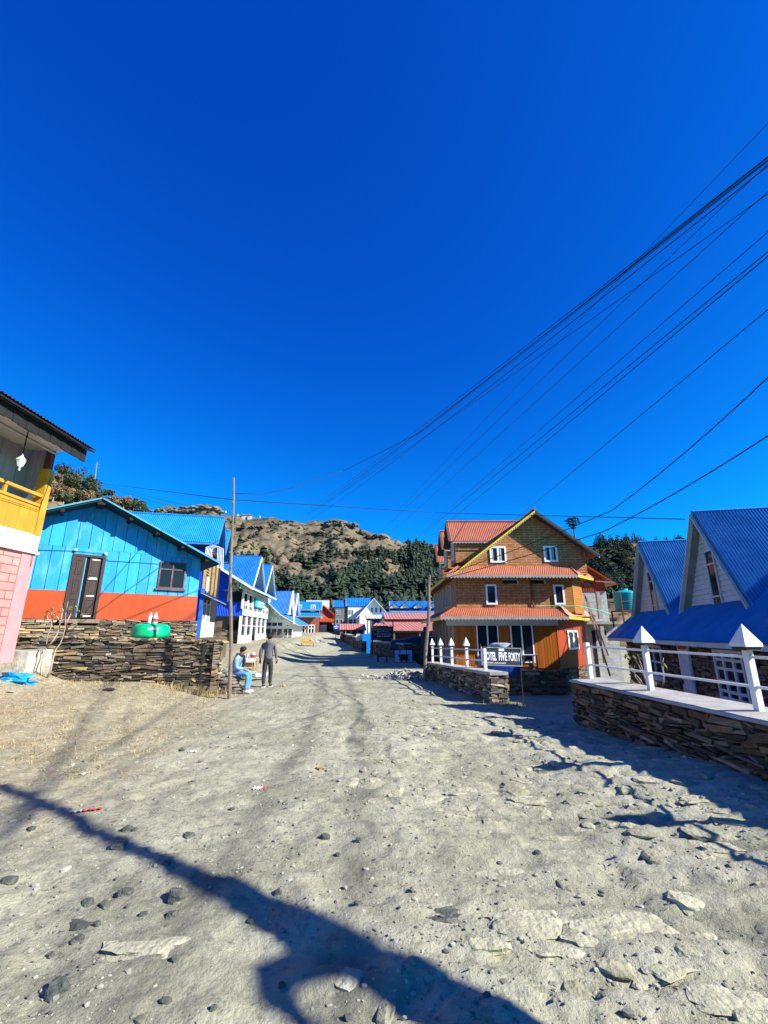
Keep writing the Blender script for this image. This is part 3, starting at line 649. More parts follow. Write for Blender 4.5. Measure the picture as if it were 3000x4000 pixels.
fence(fr_, [.06, 1.83, 3.72, 5.5, 7.2], .85, -.37, 'post_railing', 'white two rail railing on the near brown parapet wall', first=False)
fm = Fr((1.62, 17.9), (1.1, -6.1)); LM = 6.2
m = MB(); mb_ = lambda s: -.15
mt = lambda s: lerp(.6, .74, s/LM)
RNm = random.Random(9); stone_face(m, fm, 0, LM, mb_, lambda s: mt(s)-.06, 0, .05, .13, .14, .4, RNm); stone_face(m, Fr((fm.P(LM, 0, 0).x, fm.P(LM, 0, 0).y), (-fm.n.x, -fm.n.y)), 0, .45, cst(-.2), cst(.68), 0, .06, .15, .15, .42, RNm)
mw = m.build('low_stone_wall', STONE, tint=True); tag(mw, 'low slate wall with white posts in front of the brown hotel', 'stone wall')
m = MB(); m.box(fm, .1, LM-.1, -.38, -.1, -1, .55); m.build('rubble_core', CORE, mw)
m = MB(); q = fm.P; m.hexa([q(-.03, .04, .53), q(LM+.04, .04, .67), q(LM+.04, -.46, .67), q(-.03, -.46, .53), q(-.03, .03, .6), q(LM+.04, .03, .745), q(LM+.04, -.46, .745), q(-.03, -.46, .6)]); m.build('coping', CONC, mw)
ps = []
for u, v in ((1690, 2585), (1723, 2590), (1766, 2598), (1825, 2605), (1897, 2622)): ps.append(fm.px(u, v, -.2)[0])
f2 = thing('post_railing', 'white railing with small pointed posts before the orange hotel wall', 'railing', fm.P(0, -.2, .6))
r = MB()
for z in (.24, .52): r.beam(fm.P(ps[0], -.2, mt(ps[0])+z), fm.P(ps[-1], -.2, mt(ps[-1])+z), .03, .04)
r.build('rail', GREYW, f2)
for i, s in enumerate(ps):
    z0 = mt(s)-.01; m = MB(); m.box(fm, s-.038, s+.038, -.238, -.162, z0, z0+.6); p = m.build('post', WHITE, f2)
    m = MB(); m.box(fm, s-.05, s+.05, -.25, -.15, z0+.6, z0+.64); m.build('neck', BLACK, p)
    if i < 4:
        m = MB(); q = .085; z = z0+.64; d = -.2
        m.add([fm.P(s-q, d+q, z), fm.P(s+q, d+q, z), fm.P(s+q, d-q, z), fm.P(s-q, d-q, z), fm.P(s-q, d+q, z+.035), fm.P(s+q, d+q, z+.035), fm.P(s+q, d-q, z+.035), fm.P(s-q, d-q, z+.035), fm.P(s, d, z+.26)],
              [(3, 2, 1, 0), (0, 1, 5, 4), (1, 2, 6, 5), (2, 3, 7, 6), (3, 0, 4, 7), (4, 5, 8), (5, 6, 8), (6, 7, 8), (7, 4, 8)]); m.build('pyramid_cap', WHITE, p)
# ================================================================= A-frame dormer house on the right
fa = Fr((0, 0), (-.213, -1))      # direction only
A_ = 7.1; B_ = 5.93
def lineY(c, r): return c/(r-.213)
fa = Fr((B_+.213*21.1, 21.1), (-.213, -1))   # origin on the eave line at Y = 16
def s_of(Y): return (21.1-Y)*math.hypot(.213, 1)
ah = thing('dormer_house', 'slate house with deep blue roof and two tall pointed dormers', 'house', fa.P(5, -1, -.5))
dfc = -(A_-B_)/math.hypot(.213, 1)
zE_ = 1.75-.05*B_
dz = lambda r, k, c: 1.75+k*lineY(c, r)
D = []
for rl, rr, ra, ka in ((.5514, .6366, .5854, .193), (.6575, .813, .7154, .2603)):
    yl, yr, ya = lineY(A_, rl), lineY(A_, rr), lineY(A_, ra)
    sl2, sr2 = s_of(yl), s_of(yr); D.append(((sl2+sr2)/2, (sr2-sl2)/2, 1.75+.0785*A_, 1.75+ka*ya, dfc-.3, .3))
gap = D[1][0]-D[0][0]; D.append((D[1][0]+gap, D[1][1], D[1][2], D[1][3], dfc-.3, .3))
slopeA = (1.75+.0785*A_-zE_)/(-dfc)
dormer_house_roof(fa, ah, .15, 24, 0, zE_, slopeA, -5.4, D, ROOFD, .09, .024, trim=GREYW, facemat=GREYW, win='tall', endover=1.7)  # ridge end drawn out past the eave, shaped to shade the hotel wall
m = MB(); stone_face(m, fa, .7, 20, cst(-.9), cst(1.42), -.55, .06, .14, .15, .5, random.Random(3)); wl = m.build('wall', STONED, ah, tint=True)
m = MB(); m.prism([fa.P(.75, -.7, 1.4), fa.P(.75, -10, 1.4), fa.P(.75, -5.4, 5.2)], fa.ex*.3); m.box(fa, .75, 20, -8, -.7, -1.4, 1.45); m.box(fa, .8, 20, -8, -2.2, 1.45, 2.2); m.build('rubble_core', CORE, wl)
dd = -.5
s0, z1 = fa.px(2660, 2513, dd); s1, z0 = fa.px(2720, 2690, dd); s0 = fa.px(2662, 2600, dd)[0]; s1 = fa.px(2705, 2600, dd)[0]
VIO = M('lilac_white_paint', (.55, .52, .58), .6, .1, 4)
m = MB(); m.box(fa, s0, s1, dd, dd+.05, -.95, 1.4); dr = m.build('door', VIO, ah)
m = MB()
for k in range(4): a = lerp(s0, s1, .08+k*.23); m.box(fa, a, a+(s1-s0)*.17, dd+.05, dd+.065, -.7, 1.1)
m.build('door_panel', VIO, dr)
m = MB(); m.box(fa, s0+.1, s1-.1, dd+.05, dd+.06, 1.2, 1.36); m.build('transom', GLASS, dr)
m = MB(); m.rock(fa.P(s0+.12, dd+.08, .2), (.03, .03, .07), 4, 1); m.build('latch', BLACK, dr)
s0 = fa.px(2800, 2600, dd)[0]; s1 = fa.px(2915, 2600, dd)[0]; z1 = 1.28
window(fa, s0, s1, .0, z1, ah, mat=VIO, fw=.09, cols=3, rows=(.18, .38, .62, .8), d=dd, out=.06, sill=.14)
m = MB(); m.box(fa, s0-.25, s1+.1, dd, dd+.07, z1+.03, z1+.11); m.box(fa, s0-2.2, s1+2.5, dd, dd+.05, -.24, -.14); m.build('window_band', VIO, ah)
s0 = fa.px(2535, 2590, dd)[0]; s1 = fa.px(2592, 2590, dd)[0]; window(fa, s0, s1, .1, 1.25, ah, mat=VIO, fw=.08, cols=2, rows=(.5,), d=dd, out=.06, sill=.1)
# ================================================================= brown hotel
fh = Fr((0, 22), (1, 0)); fs = Fr((0, 0), (0, -1))    # fs: left side, outward -X, s = -Y
ho = thing('brick_hotel', 'three storey brown hotel with orange plank ground floor and red tin skirts', 'hotel', (7, 24, 0))
BRK = brick_mat('brown_brick_cladding', (.33, .112, .025), (.37, .13, .03), (.50, .32, .17), .5, .13, .013, broken=.42, bump=.2)
ORP = M('orange_plank', (.36, .1, .005), .45, .14, 4, st=(6, 6, .5), tint=.16)
BRP = brick_mat('ochre_cladding', (.36, .14, .016), (.31, .115, .014), (.6, .42, .2), .55, .105, .01, broken=.66, bump=.3)
WPVC = M('white_window_frame', (.82, .82, .84), .35, .04, 4)
CURT = M('pale_curtain', (.4, .38, .36), .9, .2, 9)
CH = (8.4, 22.0), (10.95, 24.6)
fc = Fr(CH[0], (CH[1][0]-CH[0][0], CH[1][1]-CH[0][1])); LC = math.dist(*CH)
m = MB(); m.box(fh, 3.45, 8.4, -6, -.06, -.0, 2.9); m.prism([(8.4, 22.08, 0), (10.85, 24.6, 0), (10.85, 32, 0), (8.4, 32, 0)], (0, 0, 2.9)); m.box(fh, 3.5, 8.4, -10, -6, 0, 2.9)
m.build('inner_wall', BRK, ho)
m = MB(); boards(m, fh, 3.45, 8.38, 2.5, .06, -.04, .145, .016, .04, .006); m.build('ground_wall', ORP, ho, tint=True)
m = MB(); m.corr([fc.P(0.01, .02, .02), fc.P(LC, .02, .02), fc.P(LC, .02, 2.6), fc.P(0.01, .02, 2.6)], (0, 0, 1), .1, .009); m.corr([(10.97, 24.6, -.1), (10.97, 32, -.1), (10.97, 32, 2.6), (10.97, 24.6, 2.6)], (0, 0, 1), .1, .009); m.build('tin_wall', TINR, ho)
m = MB(); m.box(fh, 3.42, 8.35, -.2, .72, -1.2, -.03, .4); stone_face(m, fh, 3.4, 8.4, cst(-1.3), cst(.0), .8, .07, .16, .2, .5, random.Random(21)); stone_face(m, fc, 0, LC, cst(-1.3), cst(.0), .0, .07, .16, .2, .5, random.Random(22)); stone_face(m, fs, -32, -22, cst(-1.3), cst(.04), -3.42, .08, .16, .2, .5, random.Random(23)); m.build('foundation', STONED, ho, tint=True)
# left side, ground floor: pale posts and glass
m = MB()
for k in range(8): m.box(fs, -31.5+k*1.3, -31.3+k*1.3, -3.44, -3.38, .1, 2.3)
m.box(fs, -32, -22.02, -3.445, -3.40, .06, .7); m.build('side_panel', M('lilac_grey', (.3, .28, .3), .7), ho)
# ground floor windows: two tall pairs
for (u0, u1) in ((1862, 1948), (1995, 2083)):
    s0 = fh.px(u0, 2500)[0]; s1 = fh.px(u1, 2500)[0]; window(fh, s0, s1, .3, 2.2, ho, mat=WPVC, fw=.055, cols=2, d=.01)
s0, z1 = fc.px(2210, 2462); s1, z0 = fc.px(2258, 2535); window(fc, s0, s1, z0, z1, ho, mat=WPVC, fw=.085, cols=2, d=.04, curtain=CURT)
# second floor
C2 = (9.4, 22.02), (10.28, 22.95); fc2 = Fr(C2[0], (C2[1][0]-C2[0][0], C2[1][1]-C2[0][1])); LC2 = math.dist(*C2)
m = MB(); m.prism([(3.6, 22.02, 2.6), (9.4, 22.02, 2.6), (10.28, 22.95, 2.6), (10.28, 32, 2.6), (3.6, 32, 2.6)], (0, 0, 2.3)); m.build('second_wall', BRK, ho)
m = MB(); m.box(fc2, 0.01, LC2, .002, .03, 2.6, 4.5); m.box(fh, 8.35, 9.4, -.01, .012, 2.6, 4.15); m.build('ochre_panel', BRP, ho)
for (u0, v0, u1, v1) in ((1893, 2283, 1941, 2362), (2157, 2284, 2206, 2362)):
    s0, z1 = fh.px(u0+2, v0); s1, z0 = fh.px(u1+2, v1); window(fh, s0, s1, z0, z1, ho, mat=WPVC, fw=.085, cols=1, d=.016, curtain=None)
for (u0, u1) in ((1962, 2020), (2068, 2126)):
    s0, z1 = fh.px(u0, 2266); s1, z0 = fh.px(u1, 2280); m = MB(); m.box(fh, s0, s1, -.03, -.005, z0, z1); v = m.build('vent_opening', DARK, ho); m = MB(); m.box(fh, s1, s1+.07, -.02, .02, z0, z1); m.box(fh, s0, s1, -.02, .03, z1, z1+.04); m.build('vent_frame', GREYW, v)
for k in range(6):
    window(fs, -31+k*1.35, -31+k*1.35+.55, 3.0, 4.15, ho, mat=GREYW, fw=.07, cols=1, d=-3.6)
m = MB(); m.tube([fh.P(7.32, .04, 4.3), fh.P(7.34, .04, 3.2), fh.P(7.4, .05, 2.9)], .03, 7); m.tube([fh.P(7.42, .05, 4.2), fh.P(7.46, .05, 2.9)], .015, 6); m.build('downpipe', M('brown_pipe', (.14, .06, .03)), ho)
# third floor gable
zA3, xA3, sl3 = 7.62, 7.72, .757
tp = lambda x: zA3-sl3*abs(x-xA3)
m = MB(); m.prism([(3.95, 22.0, 4.5), (10.27, 22.0, 4.5), (10.27, 22.0, tp(10.27)), (xA3, 22.0, zA3), (3.95, 22.0, tp(3.95))], (0, 10, 0)); m.build('gable_wall', BRK, ho)
for (u0, v0, u1, v1) in ((1911, 2135, 1979, 2198), (2120, 2133, 2180, 2195)):
    s0, z1 = fh.px(u0, v0); s1, z0 = fh.px(u1, v1); window(fh, s0, s1, z0, z1, ho, mat=WPVC, fw=.085, cols=2, d=.005, curtain=CURT)
# main roof
TRIMY = M('yellow_fret_board', (.8, .52, .01), .45, .08); TRIMW = M('pale_fret_board', (.3, .29, .26), .7)
yF, yB = 21.5, 32.4; xl, xr = 3.45, 10.75
tz = lambda x: zA3+.1-sl3*abs(x-xA3)
for sg in (-1, 1):
    xe = xl if sg < 0 else xr
    roof_slab('roof', ho, [(xe, yF, tz(xe)), (xe, yB, tz(xe)), (xA3, yB, tz(xA3)), (xA3, yF, tz(xA3))], .05, ROOFR, M('brown_soffit', (.1, .05, .03)), .1, .009)
def fret(m, p0, p1, h, n, thick, down=Vv((0, 0, -1)), nrm=Vv((0, -1, 0))):
    """board with a row of triangular teeth"""
    p0, p1 = Vv(p0), Vv(p1); m.prism([p0, p1, p1+down*h*.55, p0+down*h*.55], nrm*thick)
    for k in range(n):
        a, b = p0.lerp(p1, k/n)+down*h*.55, p0.lerp(p1, (k+1)/n)+down*h*.55
        m.prism([a, b, (a+b)/2+down*h*.5], nrm*thick)
for nm, xe, mt_, mt2 in (('l', xl, TRIMY, TRIMW), ('r', xr, M('dark_rake_board', (.07, .055, .03), .6), TRIMW)):
    d_ = Vv((sl3*(-1 if xe < xA3 else 1), 0, -1)).normalized() if False else Vv((0, 0, -1))
    m = MB(); fret(m, (xe, yF-.02, tz(xe)+.02), (xA3, yF-.02, tz(xA3)+.0), .12, 44, .02); m.build('rake_fretwork', mt_, ho)
    m = MB(); fret(m, (xe, yF-.004, tz(xe)-.08), (xA3, yF-.004, tz(xA3)-.06), .11, 44, .012); m.build('rake_underboard', mt2, ho)
m = MB(); m.tube([(xA3, yF-.05, tz(xA3)+.08), (xA3, yB, tz(xA3)+.08)], .07, 6); m.build('ridge_cap', ROOFR, ho)
# dormers on the left slope, gables facing the road
for yd, zr2, hw in ((24.05, 7.72, 1.05), (26.95, 7.8, 1.05), (29.6, 7.45, 1.0)):
    ze2 = zr2-1.32; xg = 3.85; xrg = xA3-(tz(xA3)-zr2)/sl3 if zr2 < tz(xA3) else xA3; xre = xA3-(tz(xA3)-ze2)/sl3
    do = MB()
    for sg in (-1, 1):
        pl = [(xg-.3, yd, zr2), (xg-.3, yd+sg*hw, ze2), (xre, yd+sg*hw, ze2), (xrg, yd, zr2)]; pl = [Vv(p)+Vv((0, 0, .04)) for p in pl]; do.corr(pl, pl[1]-pl[0], .1, .009)
    do.tube([(xg-.32, yd, zr2+.06), (xrg, yd, zr2+.06)], .06, 6); d = do.build('dormer_roof', ROOFR, ho)
    w = MB(); w.prism([(xg, yd-.85, ze2-1.1), (xg, yd+.85, ze2-1.1), (xg, yd+.85, ze2+.1), (xg, yd, zr2-.06), (xg, yd-.85, ze2+.1)], (1.6, 0, 0)); w.prism([(xg+1.6, yd-.85, ze2-.9), (xg+1.6, yd+.85, ze2-.9), (xg+1.6, yd+.85, ze2+.1), (xg+1.6, yd-.85, ze2+.1)], (.9, 0, .0)); w.build('dormer_wall', BRK, d)
    fd = Fr((xg, yd), (0, -1)); window(fd, -.35, .35, ze2-.85, ze2+.15, d, mat=WPVC, fw=.07, cols=2)
    b = MB()
    for sg in (-1, 1): b.beam((xg-.31, yd, zr2), (xg-.31, yd+sg*hw, ze2), .04, .14, up=(1, 0, 0)); b.prism([(xg-.28, yd, zr2-.03), (xg-.28, yd+sg*hw, ze2-.03), (xg, yd+sg*hw, ze2-.03), (xg, yd, zr2-.03)], (0, 0, .02))
    b.build('barge_board', M('dark_barge', (.06, .045, .035)), d)
    b = MB(); fret(b, (xg-.2, yd-hw-.02, ze2+.0), (xre, yd-hw-.02, ze2+.0), .1, 14, .015); b.build('eave_fretwork', TRIMW, d)
# skirts
def skirt(z0, z1, d, x0, x1, xw0, xw1, diag, xtop, dend, sof):
    pts_e = [Vv((x0, 22-d, z0)), Vv((x1, 22-d, z0)), Vv(diag[0])+Vv((0, 0, z0)), Vv((diag[0][0], 32, z0))]
    pts_t = [Vv((xw0, 22, z1)), Vv((xw1, 22, z1)), Vv(diag[1])+Vv((0, 0, z1)), Vv((diag[1][0], 32, z1))]
    m = MB()
    for k in range(2): m.corr([pts_e[k], pts_e[k+1], pts_t[k+1], pts_t[k]], (pts_t[k]+pts_t[k+1]-pts_e[k]-pts_e[k+1]), .1, .009)
    m.corr([(x0, 32, z0), pts_e[0], pts_t[0], (xw0, 32, z1)], (xw0-x0, 0, z1-z0), .1, .009)
    m.corr([pts_e[2], pts_e[3], pts_t[3], pts_t[2]], (pts_t[2]-pts_e[2]), .1, .009)
    for k in range(3): m.tube([pts_e[k]+Vv((0, 0, .02)), pts_t[k]+Vv((0, 0, .02))], .035, 5)
    r = m.build('skirt_roof', ROOFR, ho)
    u = MB(); off = Vv((0, 0, -.05))
    q = [p.lerp(t, .03)+off for p, t in zip(pts_e, pts_t)]; q2 = [p+Vv((0, 0, z0-z1-.05+.02)) for p in pts_t]
    for k in range(2): u.prism([q[k], q[k+1], q2[k+1], q2[k]], (0, 0, .02))
    a0, a1 = Vv((x0+.03, 32, z0-.05)), Vv((xw0, 32, z0-.03)); u.prism([a0, q[0], q2[0], a1], (0, 0, .02)); u.build('soffit', sof, r)
    f = MB(); n = int((x1-x0)/.16); fret(f, pts_e[0]+Vv((0, .0, -.0)), pts_e[1]+Vv((0, .0, -.0)), .17, n, .015); f.build('eave_fretwork', TRIMW, r)
    f = MB(); dv = (pts_e[2]-pts_e[1]); nr = Vv((dv.y, -dv.x, 0)).normalized(); fret(f, pts_e[1], pts_e[2], .13, max(6, int(dv.length/.16)), .015, nrm=nr); f.build('yellow_fretwork', TRIMY, r)
    f = MB(); f.box(Fr((x0, 0), (0, -1)), -32, -(22-d), 0, .02, z0-.16, z0); f.build('side_fascia', TRIMY, r)
SOF = M('grey_soffit', (.45, .46, .48), .7, .15, 2)
skirt(2.42, 2.88, .85, 2.65, 8.75, 3.5, 8.55, ((11.75, 25.0, 0), (10.9, 24.3, 0)), 0, 0, SOF)
m = MB(); m.box(fh, 3.0, 8.4, .30, .33, 2.02, 2.3); m.build('signless_fascia', SOF, ho)
skirt(4.42, 4.92, .62, 3.05, 9.5, 3.75, 9.4, ((10.95, 22.9, 0), (10.3, 22.8, 0)), 0, 0, M('brown_soffit2', (.2, .13, .08)))
m = MB(); m.tube([fh.P(7.5, .1, 2.95), fh.P(8.5, .15, 2.96), fh.P(9.6, .2, 2.93), fh.P(10.9, -.2, 2.72), fh.P(11.6, -.9, 2.6)], .022, 6); m.build('hose', M('green_hose', (.1, .6, .35), .4), ho)
# sign board
sg_ = Fr((0, 0), (1, -.22)); sp = PY(1879, 2560, 13.6); fsg = Fr((sp.x, sp.y), (1, .05)); 
L = fsg.px(2038, 2580)[0]; zt_, zb_ = fsg.px(1885, 2526)[1], fsg.px(1885, 2598)[1]
sb = thing('hotel_sign', 'black signboard reading HOTEL FIVE FORTY in white letters', 'sign', fsg.P(L/2, 0, zb_))
tilt = -.05
class Sl(Fr):
    def P(s, a, d, z): return Fr.P(s, a, d, z-.035*a)
fsg2 = Sl((sp.x, sp.y), (1, .05))
m = MB(); m.box(fsg2, 0, L, -.02, .02, zb_, zt_); m.build('board', M('sign_black', (.035, .045, .05), .5, .25, 3), sb)
m = MB()
for a in (0, L-.03): m.box(fsg2, a, a+.03, .021, .035, zb_, zt_)
m.box(fsg2, .03, L-.03, .021, .034, zt_-.025, zt_); m.box(fsg2, .03, L-.03, .021, .034, zb_, zb_+.025); m.build('frame', M('grey_frame', (.3, .31, .33), .5), sb)
hh = zt_-zb_; m = MB(); LET = M('white_lettering', (.85, .86, .9), .5, .02)
lettering(m, 'HOTEL', fsg2, .06, L*.375, zb_+hh*.27, zb_+hh*.74, .022, .035); lettering(m, 'FIVE', fsg2, L*.43, L*.635, zb_+hh*.27, zb_+hh*.74, .022, .035); lettering(m, 'FORTY', fsg2, L*.675, L*.965, zb_+hh*.27, zb_+hh*.74, .022, .03)
lettering(m, 'KALINCHOWK-1, KURI, DOLAKHA', fsg2, .04, L*.6, zb_+hh*.09, zb_+hh*.19, .022, .02)
m.box(fsg2, L*.44, L*.575, .022, .026, zb_+hh*.8, zb_+hh*.95)
m.build('lettering', LET, sb)
m = MB(); m.box(fsg2, 0, .03, -.05, -.021, zb_-.7, zt_+.08); m.box(fsg2, L-.05, L-.02, -.05, -.021, zb_-1.2, zt_); m.build('post', BLACK, sb)
# blue tarpaulin heap behind the sign and wooden bench frame
tp_ = PY(1948, 2575, 15.5); TARP = M('blue_tarpaulin', (.006, .035, .2), .35, .25, 6, .6, 9)
m = MB(); m.rock((tp_.x, tp_.y, tp_.z-.18), (.72, .5, .42), 3, 3, rough=.25); o = m.build('tarpaulin_heap', TARP, smooth=True); tag(o, 'blue tarpaulin bundle heaped behind the hotel signboard', 'tarpaulin')
bl = PY(1950, 2515, 15.5); m = MB(); m.rock((bl.x, bl.y-.05, bl.z-.04), (.33, .25, .07), 8, 3, rough=.6); o = m.build('plastic_bag', M('shiny_plastic', (.25, .3, .38), .2, .3, 9), smooth=True); tag(o, 'shiny clear plastic bundle lying on top of the blue tarpaulin', 'plastic bag')
bn = thing('wooden_rack', 'weathered plank rack standing against the orange hotel wall', 'rack', (7.9, 20.4, .0))
fbn = Fr((0, 21.5), (1, 0)); s0, zt = fbn.px(2030, 2558); s1 = fbn.px(2098, 2560)[0]
m = MB(); m.box(fbn, s0-.4, s1, -.5, .1, zt-.05, zt); m.build('top_plank', GREYW, bn)
for s in (s1-.08, s0-.3):
    for d in (.06, -.46): m = MB(); m.box(fbn, s, s+.06, d-.03, d+.03, -.05, zt-.05); m.build('leg', WOOD, bn)
m = MB(); m.beam(fbn.P(s1-.05, .1, .0), fbn.P(s0+.2, .1, zt-.1), .03, .06, up=(0, 1, 0)); m.box(fbn, s0-.3, s1, .0, .06, .1, .16); m.build('brace', WOOD, bn)
# ================================================================= grey block house behind on the right
gb = thing('block_house', 'unfinished grey concrete block house with red tin upper wall', 'house', (13, 28, 0))
BLK = brick_mat('grey_block', (.40, .41, .42), (.34, .35, .36), (.5, .5, .5), .42, .2, .02, broken=.45, bump=.6)
fg = Fr((0, 26.5), (1, -.05)); fg0 = fg
xl_ = fg.px(2285, 2500)[0]; xr_ = fg.px(2432, 2600)[0]; xu = fg.px(2388, 2400)[0]; zs_ = fg.px(2400, 2428)[1]; zt_ = fg.px(2350, 2307)[1]
m = MB(); m.box(fg, xl_-1.5, xr_, -5, 0, -1.0, zs_-.15); m.box(fg, xl_-1.5, xu, -5, -.3, zs_, zt_); m.build('wall', BLK, gb)
m = MB(); m.box(fg, xl_-1.5, xr_+.1, -5, .65, zs_-.15, zs_); m.build('floor_slab', CONC, gb)
z2 = fg.px(2292, 2190)[1]; z3 = fg.px(2372, 2262)[1]
m = MB(); q = fg.P; m.corr([q(xl_-.6, -.25, zt_), q(xu-.05, -.25, zt_), q(xu-.05, -.25, z3), q(xl_-.6, -.25, z2+.5)], (0, 0, 1), .1, .014); m.build('tin_wall', TINR, gb)
m = MB(); m.box(fg, fg.px(2282, 2274)[0], fg.px(2318, 2285)[0], -.235, -.2, fg.px(2300, 2290)[1], fg.px(2300, 2274)[1]); m.build('opening', DARK, gb)
roof_slab('roof', gb, [q(xu+.55, .0, z3-.28), q(xu+.55, -4, z3-.28), q(xl_-.9, -4, z2+.75), q(xl_-.9, .0, z2+.75)], .06, ROOFR, TINR, .1, .009)
m = MB(); m.beam(q(xu+.3, .3, z3-.25), q(xu-.8, .3, z3-.15), .06, .08); m.build('rafter', WOOD, gb)
for (u, v0, v1, d) in ((2333, 2312, 2418, .25), (2346, 2435, 2590, .5)):
    s, z1 = fg.px(u, v0, d); z0 = fg.px(u, v1, d)[1]; m = MB(); m.box(fg, s-.1, s+.1, d-.1, d+.1, max(z0, -1.0), z1); m.build('column', CONC, gb)
s0, z1 = fg.px(2310, 2462); s1, z0 = fg.px(2340, 2600); m = MB(); m.box(fg, s0, s1, .004, .02, -.9, z1); m.build('doorway', DARK, gb)
s0, z1 = fg.px(2353, 2462); s1, z0 = fg.px(2362, 2480); m = MB(); m.box(fg, s0, s1+.1, .004, .02, z0, z1); m.build('opening', DARK, gb)
# timber props leaning on the hotel corner
for k, (u0, v0, u1, v1) in enumerate(((2283, 2322, 2383, 2640), (2286, 2322, 2376, 2560))):
    a, b = PY(u0, v0, 24.2), PY(u1, v1, 20.6-k*.4); m = MB(); m.beam(a, b, .06-.02*k, .08-.03*k); o = m.build('timber_prop', WOOD); tag(o, ('long squared timber leaning on the hotel corner by the grey block house', 'thinner timber pole leaning just inside the long squared prop')[k], 'timber')
# turquoise water tank on a frame
tk = PY(2450, 2380, 24.); wt_ = thing('water_tank', 'turquoise ribbed water tank on a steel stand beside the grey block house', 'water tank', (tk.x, tk.y, -1))
r_ = 24*58/1700*.72; zt, zb = PY(2445, 2312, 24).z, PY(2445, 2384, 24).z; prof = [(r_*.98, zb-tk.z)]
for k in range(9): z = lerp(zb, zt-.12, k/8)-tk.z; prof += [(r_, z), (r_*1.02, z+.03), (r_, z+.06)]
prof += [(r_*.9, zt-tk.z-.03), (r_*.5, zt-tk.z+.06), (r_*.28, zt-tk.z+.07), (r_*.28, zt-tk.z+.16), (.01, zt-tk.z+.17)]
m = MB(); m.lathe(tk, prof, 28); m.build('tank', M('turquoise_plastic', (.01, .36, .42), .35, .1), wt_, smooth=True)
m = MB()
for sx in (-1, 1):
    for sy in (-1, 1): m.beam((tk.x+sx*r_*.95, tk.y+sy*r_*.95, zb-.9), (tk.x+sx*r_*.95, tk.y+sy*r_*.95, zt-.1 if sy < 0 else zb), .06, .06)
for z in (zb-.05, lerp(zb, zt, .45)):
    for sy in (-1, 1): m.beam((tk.x-r_*.95, tk.y+sy*r_*.95, z), (tk.x+r_*.95, tk.y+sy*r_*.95, z), .05, .05)
m.box(W0, tk.x-r_, tk.x+r_, -tk.y-r_, -tk.y+r_, zb-.06, zb-.01); m.build('stand', M('rusty_steel', (.1, .05, .04), .7), wt_)
# ================================================================= brown lattice house with cyan dormers (left, behind blue house)
f2_ = Fr((-9.9, 24.1), (-.236, 1)); L2 = 4.6
lh = thing('cyan_roof_house', 'narrow house with cyan corrugated double dormer roof behind the blue house', 'house', f2_.P(2, -2, 1.5))
BTR = M('blue_trim', (.03, .2, .55), .5); DBP = M('dark_brown_plank', (.05, .035, .028))
for s0, s1, za in ((-.75, 2.75, 8.25), (2.9, 6.4, 8.25)):
    sc_ = (s0+s1)/2; ze = 6.4; P = f2_.P
    do = MB()
    for se in (s0, s1):
        pl = [P(sc_, .55, za), P(se, .55, ze), P(se, -8, ze), P(sc_, -8, za)]; do.corr([p+Vv((0, 0, .05)) for p in pl], pl[1]-pl[0], .1, .016)
    do.tube([P(sc_, .56, za+.06), P(sc_, -8, za+.06)], .07, 6); d = do.build('gable_roof', ROOFC, lh)
    rk = MB()
    for se in (s0, s1):
        rk.beam(P(sc_, .57, za-.04), P(se, .57, ze-.04), .05, .16, up=f2_.n); rk.beam(P(se, .55, ze-.03), P(se, -8, ze-.03), .04, .1)
    rk.build('barge_board', BTR, d)
    f = MB(); f.prism([P(s0+.1, .1, 6.2), P(s1-.1, .1, 6.2), P(s1-.1, .1, ze+.1), P(sc_, .1, za-.08), P(s0+.1, .1, ze+.1)], f2_.n*-8); f.build('gable_wall', DBP, d)
LAT = M('ochre_lattice', (.42, .29, .12), .7, .3, 8)
m = MB(); m.box(f2_, 0, L2+2, -5, -.06, 1.2, 6.6); m.build('inner_wall', BLACK, lh)
f2e = Fr((f2_.P(0, -6, 0).x, f2_.P(0, -6, 0).y), (f2_.n.x, f2_.n.y)); m = MB(); m.corr([f2e.P(-1, .02, 1.2), f2e.P(6, .02, 1.2), f2e.P(6, .02, 6.7), f2e.P(-1, .02, 6.7)], (0, 0, 1), .1, .014); m.build('end_wall', TINB, lh)
m = MB()
for k in range(3):
    for j in range(26): z = 4.05+j*.095; m.box(f2_, k*1.6+.02, k*1.6+.5, -.05, .02, z, z+.05)
for k in range(4):
    m.box(f2_, k*1.6-.08, k*1.6, -.06, .05, 3.9, 6.5)
for j in range(8): z = 4.9+j*.16; m.box(f2_, .5, 1.5, -.05, .01, z, z+.04)
m.build('lattice', LAT, lh)
window(f2_, .75, 1.35, 3.95, 4.75, lh, mat=WHITE, fw=.1, cols=1, d=.01)
m = MB(); siding(m, f2_, 0, L2+1, 1.3, 2.3, 0, .1); siding(m, f2_, 0, .4, 2.3, 3.5, 0, .1); siding(m, f2_, 1.5, 1.8, 2.3, 3.5, 0, .1); siding(m, f2_, 2.9, 3.3, 2.3, 3.5, 0, .1); m.build('siding', WHITE, lh)
window(f2_, .45, 1.45, 2.3, 3.3, lh, mat=GREYW, fw=.07, cols=2); window(f2_, 1.85, 2.85, 2.0, 3.3, lh, mat=GREYW, fw=.07, cols=2)
m = MB(); m.box(f2_, -.12, .0, -.1, .1, 1.2, 4); m.build('corner_trim', M('blue_trim2', (.02, .13, .5)), lh)
aw = [f2_.P(-.3, .9, 3.35), f2_.P(3.4, .9, 3.35), f2_.P(3.4, 0, 3.75), f2_.P(-.3, 0, 3.75)]; roof_slab('awning', lh, aw, .03, ROOFB, GREYW, .1, .012)
